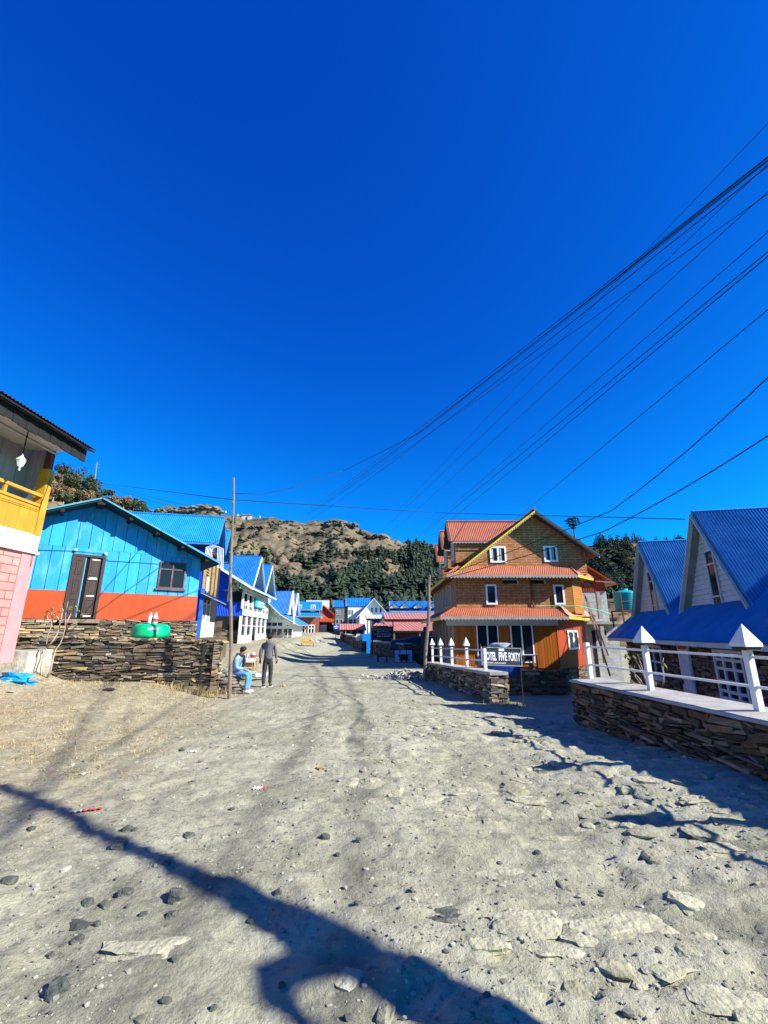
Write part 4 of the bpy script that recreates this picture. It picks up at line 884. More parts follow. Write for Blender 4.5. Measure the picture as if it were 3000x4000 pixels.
# ladder and white pipes stuck behind the blue roof
m = MB(); a = PY(806, 2145, 21); 
for k in range(5):
    o_ = Vv((k*.07, 0, -.02*k)); m.tube([a+o_+Vv((-.05, 0, -.5)), a+o_+Vv((0, 0, .1)), a+o_+Vv((.3, 0, .2)), a+o_+Vv((.55, 0, .1)), a+o_+Vv((.62, 0, -.9))], .018, 5)
for z in range(5): m.beam(a+Vv((-.05, 0, -.4+.12*z)), a+Vv((.35, 0, -.35+.12*z)), .015, .03)
o = m.build('pipe_bundle', WHITE); tag(o, 'bundle of bent white pipes fixed above the blue house roof corner', 'pipes')
# ================================================================= mint green shop house
fm_ = Fr((-12.06, 38), (-.0874, .996)); LMn = 13.4
mh = thing('mint_guesthouse', 'mint green two storey guesthouse with white posts and steep blue dormers', 'guesthouse', fm_.P(6, -3, .8))
MINT = M('mint_paint', (.46, .72, .56), .55, .06, 4, tint=.12)
D2 = [(s_m, 3.1, 5.3, z_m, -.2, 1.1) for s_m, z_m in ((1.6, 8.4), (8.2, 8.5))]
D2 = [(1.95, 2.9, 5.3, 8.4, -.15, 1.05), (8.2, 3.25, 5.3, 8.5, -.15, 1.05)]
dormer_house_roof(fm_, mh, -1.0, LMn-1.6, .95, 5.25, .6, -4.5, D2, ROOFB, .14, .016, facemat=MINT, win='vent')
DKG = M('dark_green', (.01, .06, .035), .5, .2, 5)
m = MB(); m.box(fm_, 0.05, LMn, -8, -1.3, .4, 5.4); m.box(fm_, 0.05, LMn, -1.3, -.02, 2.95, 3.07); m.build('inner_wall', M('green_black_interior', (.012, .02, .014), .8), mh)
m = MB(); siding(m, fm_, 0, LMn, 3.07, 3.55, 0, .12); siding(m, fm_, .1, LMn, 3.9, 4.25, -1.28, .12); m.build('siding', MINT, mh, tint=True)
m = MB(); m.box(fm_, 0, LMn, -.02, .03, 3.56, 3.6); m.box(fm_, 0, LMn, -.02, .03, 3.93, 3.97); m.box(fm_, 0, LMn, -.02, .03, 4.2, 4.24)
for k in range(17):
    s = k*LMn/16; m.box(fm_, s-.03, s+.03, -.02, .03, 3.6, 4.2)
    m.box(fm_, s+.4, s+.43, -.01, .02, 3.97, 4.2)
m.build('railing', WHITE, mh)
m = MB()
for k in range(16): s = k*LMn/16; m.box(fm_, s+.05, s+LMn/16-.05, -.03, -.0, 3.62, 3.92)
m.build('green_panel', DKG, mh)
for u, v in ((951, 2330), (971, 2333), (990, 2338), (1008, 2342), (1025, 2345), (1038, 2350), (1049, 2352)):
    s = fm_.px(u, v)[0]; m = MB(); m.box(fm_, s-.14, s+.14, -.1, .05, 3.6, 4.95); m.build('balcony_post', WHITE, mh)
m = MB(); m.box(fm_, -.1, LMn, -.1, .08, 4.95, 5.03); m.box(fm_, -.1, LMn, -.1, .08, 5.2, 5.32)
for k in range(22): s = k*LMn/21; m.box(fm_, s-.07, s+.07, -.09, .07, 5.03, 5.2)
m.build('beam', WHITE, mh)
fme = Fr((fm_.P(0, -9, 0).x, fm_.P(0, -9, 0).y), (fm_.n.x, fm_.n.y))
rz_ = lambda d: 5.25+.6*(.95-d)-.12
m = MB(); m.corr([fme.P(0, .02, 3.0), fme.P(7.7, .02, 3.0), fme.P(7.7, .02, rz_(-1.3)), fme.P(4.5, .02, rz_(-4.5)), fme.P(0, .02, rz_(-4.5))], (0, 0, 1), .14, .018); m.corr([fme.P(7.7, .02, 3.0), fme.P(9, .02, 3.0), fme.P(9, .02, 4.2), fme.P(7.7, .02, 4.2)], (0, 0, 1), .14, .018); m.build('end_wall', TINB, mh)
m = MB(); m.box(fme, 7.65, 7.8, -.1, .05, 4.2, rz_(-1.3)); m.build('end_post', WHITE, mh)
m = MB(); m.lathe(fme.P(7.9, .35, 4.95), [(.02, 0), (.35, .05), (.55, .16), (.5, .18), (.1, .12)], 14); m.build('dish', METALG, mh)
# ground floor
m = MB()
posts = [fm_.px(u, v)[0] for u, v in ((939, 2445), (961, 2447), (982, 2448), (1003, 2446), (1019, 2449), (1035, 2450))]
for s in posts: m = MB(); m.box(fm_, s-.2, s+.2, -.1, .06, .5, 3.0); m.build('ground_post', WHITE, mh)
m = MB(); m.box(fm_, posts[0]-.1, posts[2]+.1, -.08, .03, .45, 1.42); m.box(fm_, posts[3]-.1, posts[5], -.08, .03, .45, 1.5); m.build('base_panel', WHITE, mh)
m = MB(); m.box(fm_, posts[0], posts[-1], -.09, -.05, 1.42, 2.98); m.build('shop_glass', GLASS, mh)
m = MB()
for a, b in zip(posts[:-1], posts[1:]): m.box(fm_, a+.3, a+.42, -.045, -.0, 1.42, 2.2); m.box(fm_, a+.3, b-.2, -.045, -.0, 2.2, 2.27); m.box(fm_, b-.4, b-.32, -.045, -.0, 1.42, 2.2)
m.build('sash', GREYW, mh)
m = MB(); stone_face(m, fme, 0, 9, cst(.3), cst(1.9), .02, .1, .2, .3, .8, random.Random(30)); m.build('stone_end', STONE, mh, tint=True)
m = MB(); m.box(fme, 0, 9, -.1, .03, 1.9, 3.0); m.build('shadowed_end', DARK, mh)  # near-black band; the end wall's shade is put into its colour
window(fme, 2.5, 4.4, .9, 1.9, mh, mat=M('lime_frame', (.4, .75, .15), .5), fw=.12, cols=2, d=.1)
s0, zt = fm_.px(1001, 2333, .25); s1, zb = fm_.px(1033, 2380, .25); ts = thing('guesthouse_sign', 'teal signboard with white letters hung on the mint balcony', 'sign', fm_.P((s0+s1)/2, .25, zb))
zt = fm_.px(1001, 2333, .25)[1]; zb = fm_.px(1001, 2371, .25)[1]
m = MB(); m.box(fm_, s0, s1, .15, .25, zb, zt); m.build('board', M('teal_board', (.0, .36, .36), .45), ts)
m = MB(); q0, q1 = s0+(s1-s0)*.22, s1-(s1-s0)*.06; hh = zt-zb
lettering(m, 'SUN', fm_, q0, lerp(q0, q1, .4), zb+hh*.5, zb+hh*.9, .252, .03); lettering(m, 'POINT', fm_, lerp(q0, q1, .46), q1, zb+hh*.5, zb+hh*.9, .252, .03)
m.box(fm_, q0, lerp(q0, q1, .4), .252, .256, zb+hh*.36, zb+hh*.42); m.box(fm_, q0, lerp(q0, q1, .42), .252, .256, zb+hh*.16, zb+hh*.28); m.box(fm_, lerp(q0, q1, .52), q1, .252, .256, zb+hh*.16, zb+hh*.32)
m.build('lettering', LET, ts)
# ================================================================= white shop with blue lean-to and dormers
f3 = Fr((-13.4, 51.2), (1, 0)); f3f = Fr((-10.65, 51.2), (-.05, 1))
ws = thing('white_shop', 'white glazed shop with steep blue lean roof and white sign strip', 'shop', (-12, 53, .4))
q = f3.P
zr0 = PY(1056, 2343, 51).z; ze3 = PY(1165, 2440, 50.5).z
zb3 = .3
RK = [(-13.6, 5.3), (-11.6, 3.55), (-9.6, 2.45)]
m = MB(); m.prism([(-13.4, 51.2, zb3), (-10.65, 51.2, zb3), (-10.65, 51.2, 2.75), (-11.6, 51.2, 3.4), (-13.4, 51.2, 4.95)], (0, 7, 0)); m.build('wall', M('white_wall', (.8, .81, .82), .6, .05), ws)
m = MB(); siding(m, f3, 0, 1.75, 3.0, 3.4, .003, .13); siding(m, f3, 0, 1.3, 3.4, 3.8, .003, .13); siding(m, f3, 0, .8, 3.8, 4.2, .003, .13); siding(m, f3, 0, .35, 4.2, 4.6, .003, .13); m.build('siding', M('grey_siding', (.5, .53, .54), .7), ws)
for (x0, z0), (x1, z1) in zip(RK, RK[1:]):
    roof_slab('roof', ws, [(x1, 50.4, z1), (x1, 58, z1), (x0, 58, z0), (x0, 50.4, z0)], .08, ROOFB if x0 < -12 else ROOFD, GREYW, .16, .016)
    b = MB(); b.beam((x0, 50.38, z0-.05), (x1, 50.38, z1-.05), .05, .2, up=(0, 1, 0)); b.build('barge_board', WHITE, ws)
for yd, w_ in ((53.0, 1.5), (56.2, 1.5)):
    za, zb = PY(1115, 2309, 53).z, 3.7; xg = -10.95; do = MB()
    for sgn in (-1, 1):
        pl = [Vv((xg, yd, za)), Vv((xg, yd+sgn*w_, zb)), Vv((-12.2, yd+sgn*w_, zb)), Vv((-14.4, yd, za))]; do.corr(pl, pl[1]-pl[0], .16, .016)
    d = do.build('dormer_roof', ROOFB, ws)
    fd = MB(); fd.prism([(xg-.4, yd-w_+.05, zb), (xg-.4, yd+w_-.05, zb), (xg-.4, yd, za-.1)], (-.05, 0, 0))
    for sgn in (-1, 1): fd.beam((xg+.02, yd, za), (xg+.02, yd+sgn*w_, zb), .05, .2, up=(1, 0, 0))
    fd.build('gable_wall', WHITE, d)
s0 = f3.px(1036, 2420)[0]
m = MB(); m.box(f3, .0, 2.2, .02, .06, f3.px(1040, 2428)[1], f3.px(1040, 2411)[1]); sgb = m.build('sign_strip', M('pale_sign', (.72, .78, .76), .5), ws)
m = MB(); zq = f3.px(1040, 2420)[1]; zq1 = f3.px(1040, 2413)[1]
for a, b in ((.1, .62), (.75, 1.05), (1.15, 1.42), (1.6, 1.95)):
    n = int((b-a)/.085)
    for k in range(n): m.box(f3, a+k*.085, a+k*.085+.05, .06, .066, zq, zq1-.04*(k % 2))
m.build('lettering', M('green_grey_letters', (.1, .2, .18)), sgb)
for k, (u0, v0, u1, v1, cc, rr) in enumerate(((1041, 2429, 1105, 2448, 3, ()), (1038, 2453, 1103, 2486, 3, ()), (1107, 2453, 1142, 2497, 2, (.28,)))):
    s0, z1 = f3.px(u0, v0); s1, z0 = f3.px(u1, v1); window(f3, s0, s1, z0, z1, ws, mat=WHITE, fw=.09, cols=cc, rows=rr, d=.03, glass=glass_mat('shop_glass', (.05, .05, .05)) if k else GLASS)
m = MB(); s0, z1 = f3.px(1052, 2488, .1); s1 = f3.px(1103, 2488, .1)[0]; m.corr([f3.P(s0, .09, .25), f3.P(s1, .09, .25), f3.P(s1, .09, z1), f3.P(s0, .09, z1)], (0, 0, 1), .11, .018); m.build('tin_panel', TINB, ws)
GOODS = [M('goods_'+n, c, .5, .3, 8) for n, c in (('red', (.5, .05, .04)), ('pale', (.6, .55, .45)), ('yellow', (.6, .45, .08)), ('blue', (.08, .2, .5)))]
for k in range(14):
    s = .25+(k*.37) % 2.35; z = f3.px(1060, 2483 if k % 3 else 2446)[1]; m = MB(); m.box(f3, s, s+.14, .046, .066, z+.02, z+.12+.12*((k*7) % 3)); m.build('shop_goods', GOODS[k % 4], ws)
window(f3f, .4, 1.0, .8, 1.9, ws, mat=WHITE, fw=.08, cols=1, d=.0); window(f3f, 2.0, 3.2, .4, 2.1, ws, mat=WHITE, fw=.1, cols=2, rows=(.6,), d=0)
# low stone terrace in front of the shop and guesthouse
ft = Fr((-9.0, 33.5), (-.02, 1)); m = MB(); stone_face(m, ft, 0, 17, cst(-.2), cst(.42), 0, .08, .16, .25, .6, random.Random(41)); ft2 = Fr((-12.5, 33.5), (1, 0)); stone_face(m, ft2, 0, 3.5, cst(-.2), cst(.42), 0, .08, .16, .25, .6, random.Random(42))
st_ = m.build('shop_terrace_wall', STONE, tint=True); tag(st_, 'low stone terrace wall in front of the white shop', 'stone wall')
m = MB(); m.box(ft, .1, 17, -4, -.1, -.2, .45); m.build('terrace_floor', CONC, st_)
# ================================================================= far village
def chalet(fr, par, s0, s1, dep, z0, ze, zr, wall, roof, per=.3, over=.4, gable=False, trim=WHITE):
    """box house; ridge along s (gable=False) or gable facing front (gable=True)"""
    P = fr.P; m = MB(); m.box(fr, s0, s1, -dep, 0, z0, ze)
    if gable:
        c = (s0+s1)/2; m.prism([P(s0, 0, ze), P(s1, 0, ze), P(c, 0, zr-.05)], fr.n*-dep); m.build('wall', wall, par); sl = (zr-ze)/(c-s0)
        for sg, e in ((-1, s0-over), (1, s1+over)):
            zz = ze-sl*over; roof_slab('roof', par, [P(e, over, zz), P(e, -dep-over, zz), P(c, -dep-over, zr), P(c, over, zr)], .1, roof, trim, per, .02)
            b = MB(); b.beam(P(e, over+.02, zz-.06), P(c, over+.02, zr-.06), .06, .24, up=fr.n); b.build('barge_board', trim, par)
    else:
        c = -dep/2; m.prism([P(s0, 0, ze), P(s0, -dep, ze), P(s0, c, zr-.05)], fr.ex*(s1-s0)); m.build('wall', wall, par); sl = (zr-ze)/(dep/2)
        for a in (over, -dep-over):
            zz = ze-sl*over; roof_slab('roof', par, [P(s0-over, a, zz), P(s1+over, a, zz), P(s1+over, c, zr), P(s0-over, c, zr)], .1, roof, trim, per, .02)
        for s in (s0-over, s1+over):
            b = MB()
            for a in (over, -dep-over): b.beam(P(s, a, ze-sl*over-.05), P(s, c, zr-.05), .06, .22)
            b.build('barge_board', trim, par)
BRWN = M('brown_plaster', (.24, .08, .05), .7, .15, 2); DKW = M('dark_timber', (.04, .032, .028), .8)
# E brown house with blue roofs
fE = Fr((PY(1180, 2480, 74).x, 74), (1, .12)); zg = road_z(74)
hE = thing('brown_chalet', 'brown house with blue roof and white windows beyond the white shop', 'house', fE.P(2, -2, zg))
chalet(fE, hE, -3, 2.6, 7, zg-.5, PY(1200, 2378, 74).z, PY(1180, 2345, 74).z, BRWN, ROOFC)
zz = PY(1180, 2393, 73).z; zz2 = PY(1200, 2409, 73).z
roof_slab('awning', hE, [fE.P(-3.2, 1.6, zz2), fE.P(3.2, 1.6, zz2), fE.P(2.6, 0, zz), fE.P(-3.2, 0, zz)], .08, ROOFC, WHITE, .3, .02)
for s in (-2.2, -1.1, 1.2): window(fE, s, s+.8, zz+.2, zz+1.3, hE, mat=WHITE, fw=.14, cols=2)
for s in (-2.0, -.6, .9): window(fE, s, s+1.1, zg+.6, zg+2.0, hE, mat=WHITE, fw=.14, cols=2, rows=(.6,))
# F orange roofed lodge
fF = Fr((PY(1213, 2395, 84).x, 84), (1, .55)); zg = road_z(84)
hF = thing('orange_roof_lodge', 'dark timber lodge under a bright orange gabled roof', 'lodge', fF.P(3, -3, zg))
zeF, zrF = PY(1215, 2394, 84).z-.2, PY(1243, 2364, 84).z
chalet(fF, hF, .2, 4.4, 9, zg-.5, zeF, zrF, BRWN, ROOFO, over=.7, gable=True, trim=M('orange_trim', (.55, .08, .03)))
roof_slab('awning', hF, [fF.P(-2.2, 1.8, zeF-1.4), fF.P(5.2, 1.8, zeF-1.4), fF.P(5.2, .0, zeF-.8), fF.P(-2.2, 0, zeF-.8)], .1, ROOFO, BRWN, .3, .02)
for s in (.8, 2.0, 3.2): window(fF, s, s+.8, zg+1.4, zg+2.6, hF, mat=M('tan_frame', (.35, .2, .1)), fw=.14, cols=1)
m = MB(); m.box(fF, -2, -.2, -3, 0, zg-.4, zg+2.6); m.build('side_wall', BRWN, hF)
for k in range(12):
    a = PY(1198+k*6, 2402+k*.9+2*math.sin(k), 80); m = MB(); m.add([a, a+Vv((.26, 0, -.02)), a+Vv((.24, .02, -.3)), a+Vv((.02, .02, -.28))], [(0, 1, 2, 3)]); m.prism([a, a+Vv((.26, 0, -.02)), a+Vv((.24, .02, -.3)), a+Vv((.02, .02, -.28))], (0, .01, 0))
    o = m.build('prayer_flag', GOODS[k % 4]); tag(o, 'small bright prayer flag on the line before the orange roof', 'flag', 'prayer flags strung before the orange roofed lodge')
# far white houses behind F
fW = Fr((PY(1200, 2370, 104).x, 104), (1, .1)); hW = thing('pale_house', 'small white house above the orange roof on the hill foot', 'house', fW.P(3, -2, 3))
zz = PY(1240, 2375, 104).z; chalet(fW, hW, 0, 4.6, 5, road_z(104)-1, zz+.4, zz+1.9, WHITE, M('grey_sheet', (.4, .41, .42), .6))
for s in (.5, 1.9, 3.2): window(fW, s, s+.9, zz-1.6, zz-.4, hW, mat=GREYW, fw=.12, cols=2)
# G triple blue gabled white house in the middle
fG = Fr((PY(1305, 2480, 76).x, 76), (1, .1)); zg = road_z(76)
hG = thing('white_chalet', 'large white house with several blue gables in the village centre', 'house', fG.P(4, -3, zg))
z3g = lambda v, Y=76: PY(1400, v, Y).z
GRYT = M('grey_timber', (.16, .15, .14), .8)
xx = lambda u: fG.px(u, 2400)[0]
m = MB(); m.box(fG, xx(1305), xx(1378), -7, 0, zg-.6, z3g(2398)); m.build('wall', GRYT, hG)
m = MB(); m.box(fG, xx(1378), xx(1500), -8, -.8, zg-.6, z3g(2400)); m.build('white_wall', WHITE, hG)
for (uc, hw_, vt, vb, ue) in ((1309, .95, 2343, 2372, 1352), (1359, 1.3, 2333, 2368, 1450)):
    sc = xx(uc); za, zb = z3g(vt), z3g(vb); P = fG.P; fxs = fG.sub(0, 0, 0)
    se = xx(ue); d = MB()
    # ridge runs to the right; gable end on the left
    for sgn in (-1, 1):
        pl = [P(sc-.35, -1.2, za), P(se, -1.2, za), P(se, -1.2+sgn*1.7, zb), P(sc-.0-.35, -1.2+sgn*1.7, zb)]; d.corr(pl, Vv(pl[3])-Vv(pl[0]), .3, .02); 
    dm = d.build('gable_roof', ROOFB, hG)
    w = MB(); w.prism([P(sc, .35, zg), P(sc, -2.8, zg), P(sc, -2.8, zb), P(sc, -1.2, za-.1), P(sc, .35, zb)], fG.ex*(se-sc-.3)); w.build('gable_wall', WHITE if uc > 1340 else GRYT, dm)
    b = MB()
    for sgn in (-1, 1): b.beam(P(sc-.36, -1.2, za-.05), P(sc-.36, -1.2+sgn*1.75, zb-.05), .06, .22, up=fG.ex)
    b.build('barge_board', GRYT, dm)
for (u, w_, v0, v1) in ((1312, .28, 2385, 2402), (1322, .28, 2385, 2402), (1363, .3, 2382, 2400), (1373, .3, 2382, 2400), (1312, .5, 2418, 2438), (1328, .5, 2418, 2438), (1362, .7, 2418, 2440), (1380, .5, 2418, 2440)):
    window(fG, xx(u), xx(u)+w_, z3g(v1), z3g(v0), hG, mat=GREYW, fw=.07, cols=1, d=.36)
# front white gable on the right of it
fG2 = Fr((PY(1455, 2400, 72).x, 72), (1, .05)); a0 = fG2.px(1405, 2400)[0]; a1 = fG2.px(1515, 2400)[0]
hG2 = thing('gabled_white_house', 'white gable house with brown right rake behind the long blue roof', 'house', fG2.P((a0+a1)/2, -3, 0))
chalet(fG2, hG2, a0, a1, 6, 0, PY(1450, 2398, 72).z, PY(1470, 2337, 72).z, WHITE, ROOFB, gable=True, over=.5)
for u in (1448, 1464, 1482): window(fG2, fG2.px(u, 2380)[0], fG2.px(u, 2380)[0]+.42, PY(1450, 2394, 72).z, PY(1450, 2372, 72).z, hG2, mat=WHITE, fw=.08, cols=1)
# distant blue ridge roofs
fD = Fr((PY(1540, 2360, 88).x, 88), (1, 0)); hD = thing('blue_ridge_house', 'distant row house with pale blue dormers on the skyline roof', 'house', fD.P(3, -2, 2))
b0_, b1_ = fD.px(1530, 2380)[0], fD.px(1702, 2380)[0]; zD = PY(1600, 2368, 88).z; chalet(fD, hD, b0_, b1_, 6, 0, zD-.7, zD+1.1, WHITE, ROOFB)
for u in (1540, 1580, 1632, 1690):
    c = fD.px(u, 2360)[0]; za = PY(u, 2351, 87).z; d = MB()
    for sg in (-1, 1):
        pl = [fD.P(c, 1.2, za), fD.P(c+sg*1.1, 1.2, za-1.2), fD.P(c+sg*1.1, -2, za-1.2), fD.P(c, -2, za)]; d.corr(pl, Vv(pl[1])-Vv(pl[0]), .3, .02)
    d = d.build('dormer_roof', ROOFB, hD); w = MB(); w.prism([fD.P(c-.95, .9, za-1.2), fD.P(c+.95, .9, za-1.2), fD.P(c, .9, za-.1)], fD.n*-.1); w.build('gable_wall', GREYW, d)
# long blue roof, red roofs (right of the road)
def canopy(name, label, Y, u0, v0, u1, v1, dv, dep, roof, wall, posts=(), zbase=0, cat='shed', wallv=None, ov=.3):
    """low building with one roof plane facing the camera: ridge at v0, eave at v1"""
    fr = Fr((0, Y), (1, 0)); a0, zE0 = fr.px(u0, v1); a1 = fr.px(u1, v1)[0]; frr = Fr((0, Y+dep), (1, 0)); r0, zR = frr.px(u0+dv, v0); r1 = frr.px(u1, v0)[0]
    t = thing(name, label, cat, fr.P((a0+a1)/2, -dep/2, zbase)); P = fr.P
    roof_slab('roof', t, [P(a0, 0, zE0), P(a1, 0, zE0), P(r1, -dep, zR), P(r0, -dep, zR)], .08, roof, DKW, .3, .018)
    roof_slab('roof', t, [P(a0, -2*dep, zE0), P(a1, -2*dep, zE0), P(r1, -dep, zR), P(r0, -dep, zR)], .08, roof, DKW, .3, .018)
    m = MB(); m.box(fr, a0+.4, a1-.2, -2*dep+.3, -ov-.5, zbase-.8, zE0+.05)
    m.build('wall', wall, t)
    for u in posts: s = fr.px(u, v1)[0]; m = MB(); m.box(fr, s-.06, s+.06, -.2, -.08, zbase-.3, zE0); m.build('post', WOOD, t)
    return t, fr
canopy('long_blue_shed', 'long low building with a pale blue sheet roof', 54, 1440, 2392, 1760, 2412, 60, 4.5, ROOFD, WHITE, zbase=.2)
canopy('upper_red_shed', 'upper faded red roof below the long blue roof', 45, 1503, 2397, 1790, 2420, -8, 3.2, ROOFP, M('maroon_board', (.12, .02, .03)), zbase=0)
tR, fR = canopy('lower_red_shed', 'lower faded red sheet roof over a dark open stall', 37, 1535, 2431, 1745, 2466, -40, 4.0, ROOFP, DKW, posts=(1540, 1640), zbase=-.3)
canopy('roadside_canopy', 'pinkish red sheet canopy over carved balusters beside the road', 56, 1326, 2438, 1425, 2461, 0, 2.5, ROOFP, DKW, posts=(1330, 1350, 1372, 1395, 1420), zbase=.3)
canopy('small_porch_roof', 'small pale porch roof beside the upper red roof', 46, 1430, 2403, 1490, 2418, -5, 1.8, M('weathered_pale_sheet', (.5, .45, .42), .7, .3, 2, stain=(.35, .5, .4)), TINB, posts=(1436, 1452, 1484), zbase=0)
canopy('sign_side_roof', 'small red roof just behind the black country villa sign', 39, 1455, 2436, 1540, 2446, 12, 2.0, ROOFP, DKW, zbase=0)
# white fence panels and blue gate post
fk = Fr((0, 37.5), (1, 0))
gt = thing('blue_gate', 'bright blue gate post with a short blue board gate', 'gate', fk.P(fk.px(1439, 2550)[0], 0, 0)); BLP = M('bright_blue_paint', (.01, .25, .75), .4, .08)
s0, z0 = fk.px(1439, 2550); zt = fk.px(1440, 2473)[1]; m = MB(); m.box(fk, s0-.16, s0+.16, -.3, 0, z0-.2, zt); m.build('post', BLP, gt)
s1 = fk.px(1424, 2500)[0]; m = MB(); m.box(fk, s1-.2, s0-.17, -.7, -.62, fk.px(1430, 2505)[1], fk.px(1430, 2476)[1]); m.build('board', BLP, gt)
wf = thing('white_picket_fence', 'white picket fence beside the blue gate', 'fence', fk.P(fk.px(1405, 2500)[0], -4, .3)); m = MB()
for k in range(9): s = fk.px(1393+k*3.6, 2500, -4)[0]; m.box(fk, s-.05, s+.05, -4.05, -4, fk.px(1400, 2502, -4)[1], fk.px(1400, 2478, -4)[1]+.05*(k % 2))
m.build('picket', WHITE, wf); m = MB(); m.box(fk, fk.px(1392, 2500, -4)[0], fk.px(1425, 2500, -4)[0], -4.1, -4.055, fk.px(1400, 2484, -4)[1], fk.px(1400, 2482, -4)[1]); m.build('rail', WHITE, wf)
# roadside stone walls further up the street
DST = M('dark_slate', (.10, .08, .065), .85, .35, 6, .5, 30, tint=.6)
def roadwall(label, p0, p1, h, seed, thick=.5, left=True):
    d = Vv(p1)-Vv(p0); fr = Fr((p0[0], p0[1]), (d.x, d.y)); L = d.length; m = MB()
    zt = lambda s: road_z(fr.P(s, 0, 0).y)+h; zb = lambda s: road_z(fr.P(s, 0, 0).y)-.2
    stone_face(m, fr, 0, L, zb, zt, 0, .1, .22, .25, .7, random.Random(seed)); f2 = Fr((fr.P(L, 0, 0).x, fr.P(L, 0, 0).y), (-fr.n.x, -fr.n.y)); stone_face(m, f2, 0, thick, cst(zb(L)), cst(zt(L)), 0, .1, .2, .2, .5, random.Random(seed+1))
    o = m.build('roadside_wall', DST, tint=True); tag(o, label, 'stone wall')
    m = MB(); n = 8
    for k in range(n):
        a, b = L*k/n, L*(k+1)/n-.02; m.hexa([fr.P(a, .06, zt(a)-.03), fr.P(b, .06, zt(b)-.03), fr.P(b, -thick-.04, zt(b)-.03), fr.P(a, -thick-.04, zt(a)-.03), fr.P(a, .06, zt(a)+.06), fr.P(b, .06, zt(b)+.06), fr.P(b, -thick-.04, zt(b)+.06), fr.P(a, -thick-.04, zt(a)+.06)])
    m.build('coping', CONC, o); m = MB(); m.hexa([fr.P(0, -.12, zb(0)), fr.P(L-.15, -.12, zb(L)), fr.P(L-.15, -thick, zb(L)), fr.P(0, -thick, zb(0)), fr.P(0, -.12, zt(0)-.05), fr.P(L-.15, -.12, zt(L)-.05), fr.P(L-.15, -thick, zt(L)-.05), fr.P(0, -thick, zt(0)-.05)]); m.build('rubble_core', CORE, o); return fr
g1 = G(1415, 2545, .05); g0 = PY(1330, 2492, 62); roadwall('dark roadside wall beside the red canopy', (g0.x, 62), (g1.x, g1.y), 1.0, 51)
g2 = G(1447, 2553, .0); g3 = G(1500, 2585, -.0); roadwall('dark roadside wall under the black village sign', (g2.x, g2.y-.2), (1.3, 29.0), .95, 55)
fx = Fr((1.3, 29.2), (1, -.08)); m = MB(); stone_face(m, fx, 0, 5.5, cst(-1.2), cst(1.0), 0, .1, .2, .25, .6, random.Random(60)); xw = m.build('cross_wall', DST, tint=True); tag(xw, 'dark block wall behind the blue panels', 'stone wall'); m = MB(); m.box(fx, .1, 5.5, -.5, -.1, -1.2, .95); m.build('rubble_core', CORE, xw)
# black village resort sign
fv = Fr((0, 34.5), (1, -.06)); s0, zt = fv.px(1457, 2451); s1, zb = fv.px(1533, 2493)
vs = thing('resort_sign', 'black board on posts reading KALINCHOWK COUNTRY VILLA', 'sign', fv.P((s0+s1)/2, 0, 0))
m = MB(); m.box(fv, s0, s1, -.05, 0, zb, zt); m.build('board', BLACK, vs)
m = MB(); m.box(fv, s0-.08, s0, -.08, .04, .0, zt+.45); m.box(fv, s1, s1+.08, -.08, .04, .0, zt+.6); m.box(fv, s0-.1, s1+.1, -.08, .05, zt, zt+.08); m.build('post', DKW, vs)
m = MB(); w = s1-s0; hh = zt-zb
lettering(m, 'KALINCHOWK COUNTRY VILLA', fv, s0+w*.05, s1-w*.05, zb+hh*.76, zb+hh*.9, .002, .01); lettering(m, 'RESORT PVT. LTD', fv, s0+w*.2, s1-w*.2, zb+hh*.55, zb+hh*.68, .002, .01); lettering(m, 'KALINCHOWK-1 KURI DOLAKHA NEPAL', fv, s0+w*.05, s1-w*.05, zb+hh*.32, zb+hh*.44, .002, .01)
for a, b in ((.2, .42), (.46, .52), (.56, .84)): m.box(fv, s0+w*a, s0+w*b, .001, .004, zb+hh*.14, zb+hh*.22)
m.build('lettering', M('grey_lettering', (.4, .43, .45), .6), vs)
# small blue sign further up
fz = Fr((0, 60), (1, 0)); s0, zt = fz.px(1303, 2440); s1, zb = fz.px(1324, 2458); z = thing('blue_road_sign', 'small blue sign with white lettering beside the dark chalet', 'sign', fz.P(s0, 0, 1))
m = MB(); m.box(fz, s0, s1, -.04, 0, zb, zt); m.build('board', M('sign_blue', (.01, .12, .55), .4), z); m = MB(); m.box(fz, s0+.08, s1-.08, .001, .01, lerp(zb, zt, .46), lerp(zb, zt, .62)); m.box(fz, s0+.2, s1-.25, .001, .01, lerp(zb, zt, .12), lerp(zb, zt, .3)); m.box(fz, (s0+s1)/2-.07, (s0+s1)/2+.07, .001, .01, lerp(zb, zt, .78), lerp(zb, zt, .95)); m.build('lettering', LET, z)
m = MB(); m.box(fz, s0+.3, s0+.36, -.09, -.045, zb-1.5, zt); m.build('post', BLACK, z)
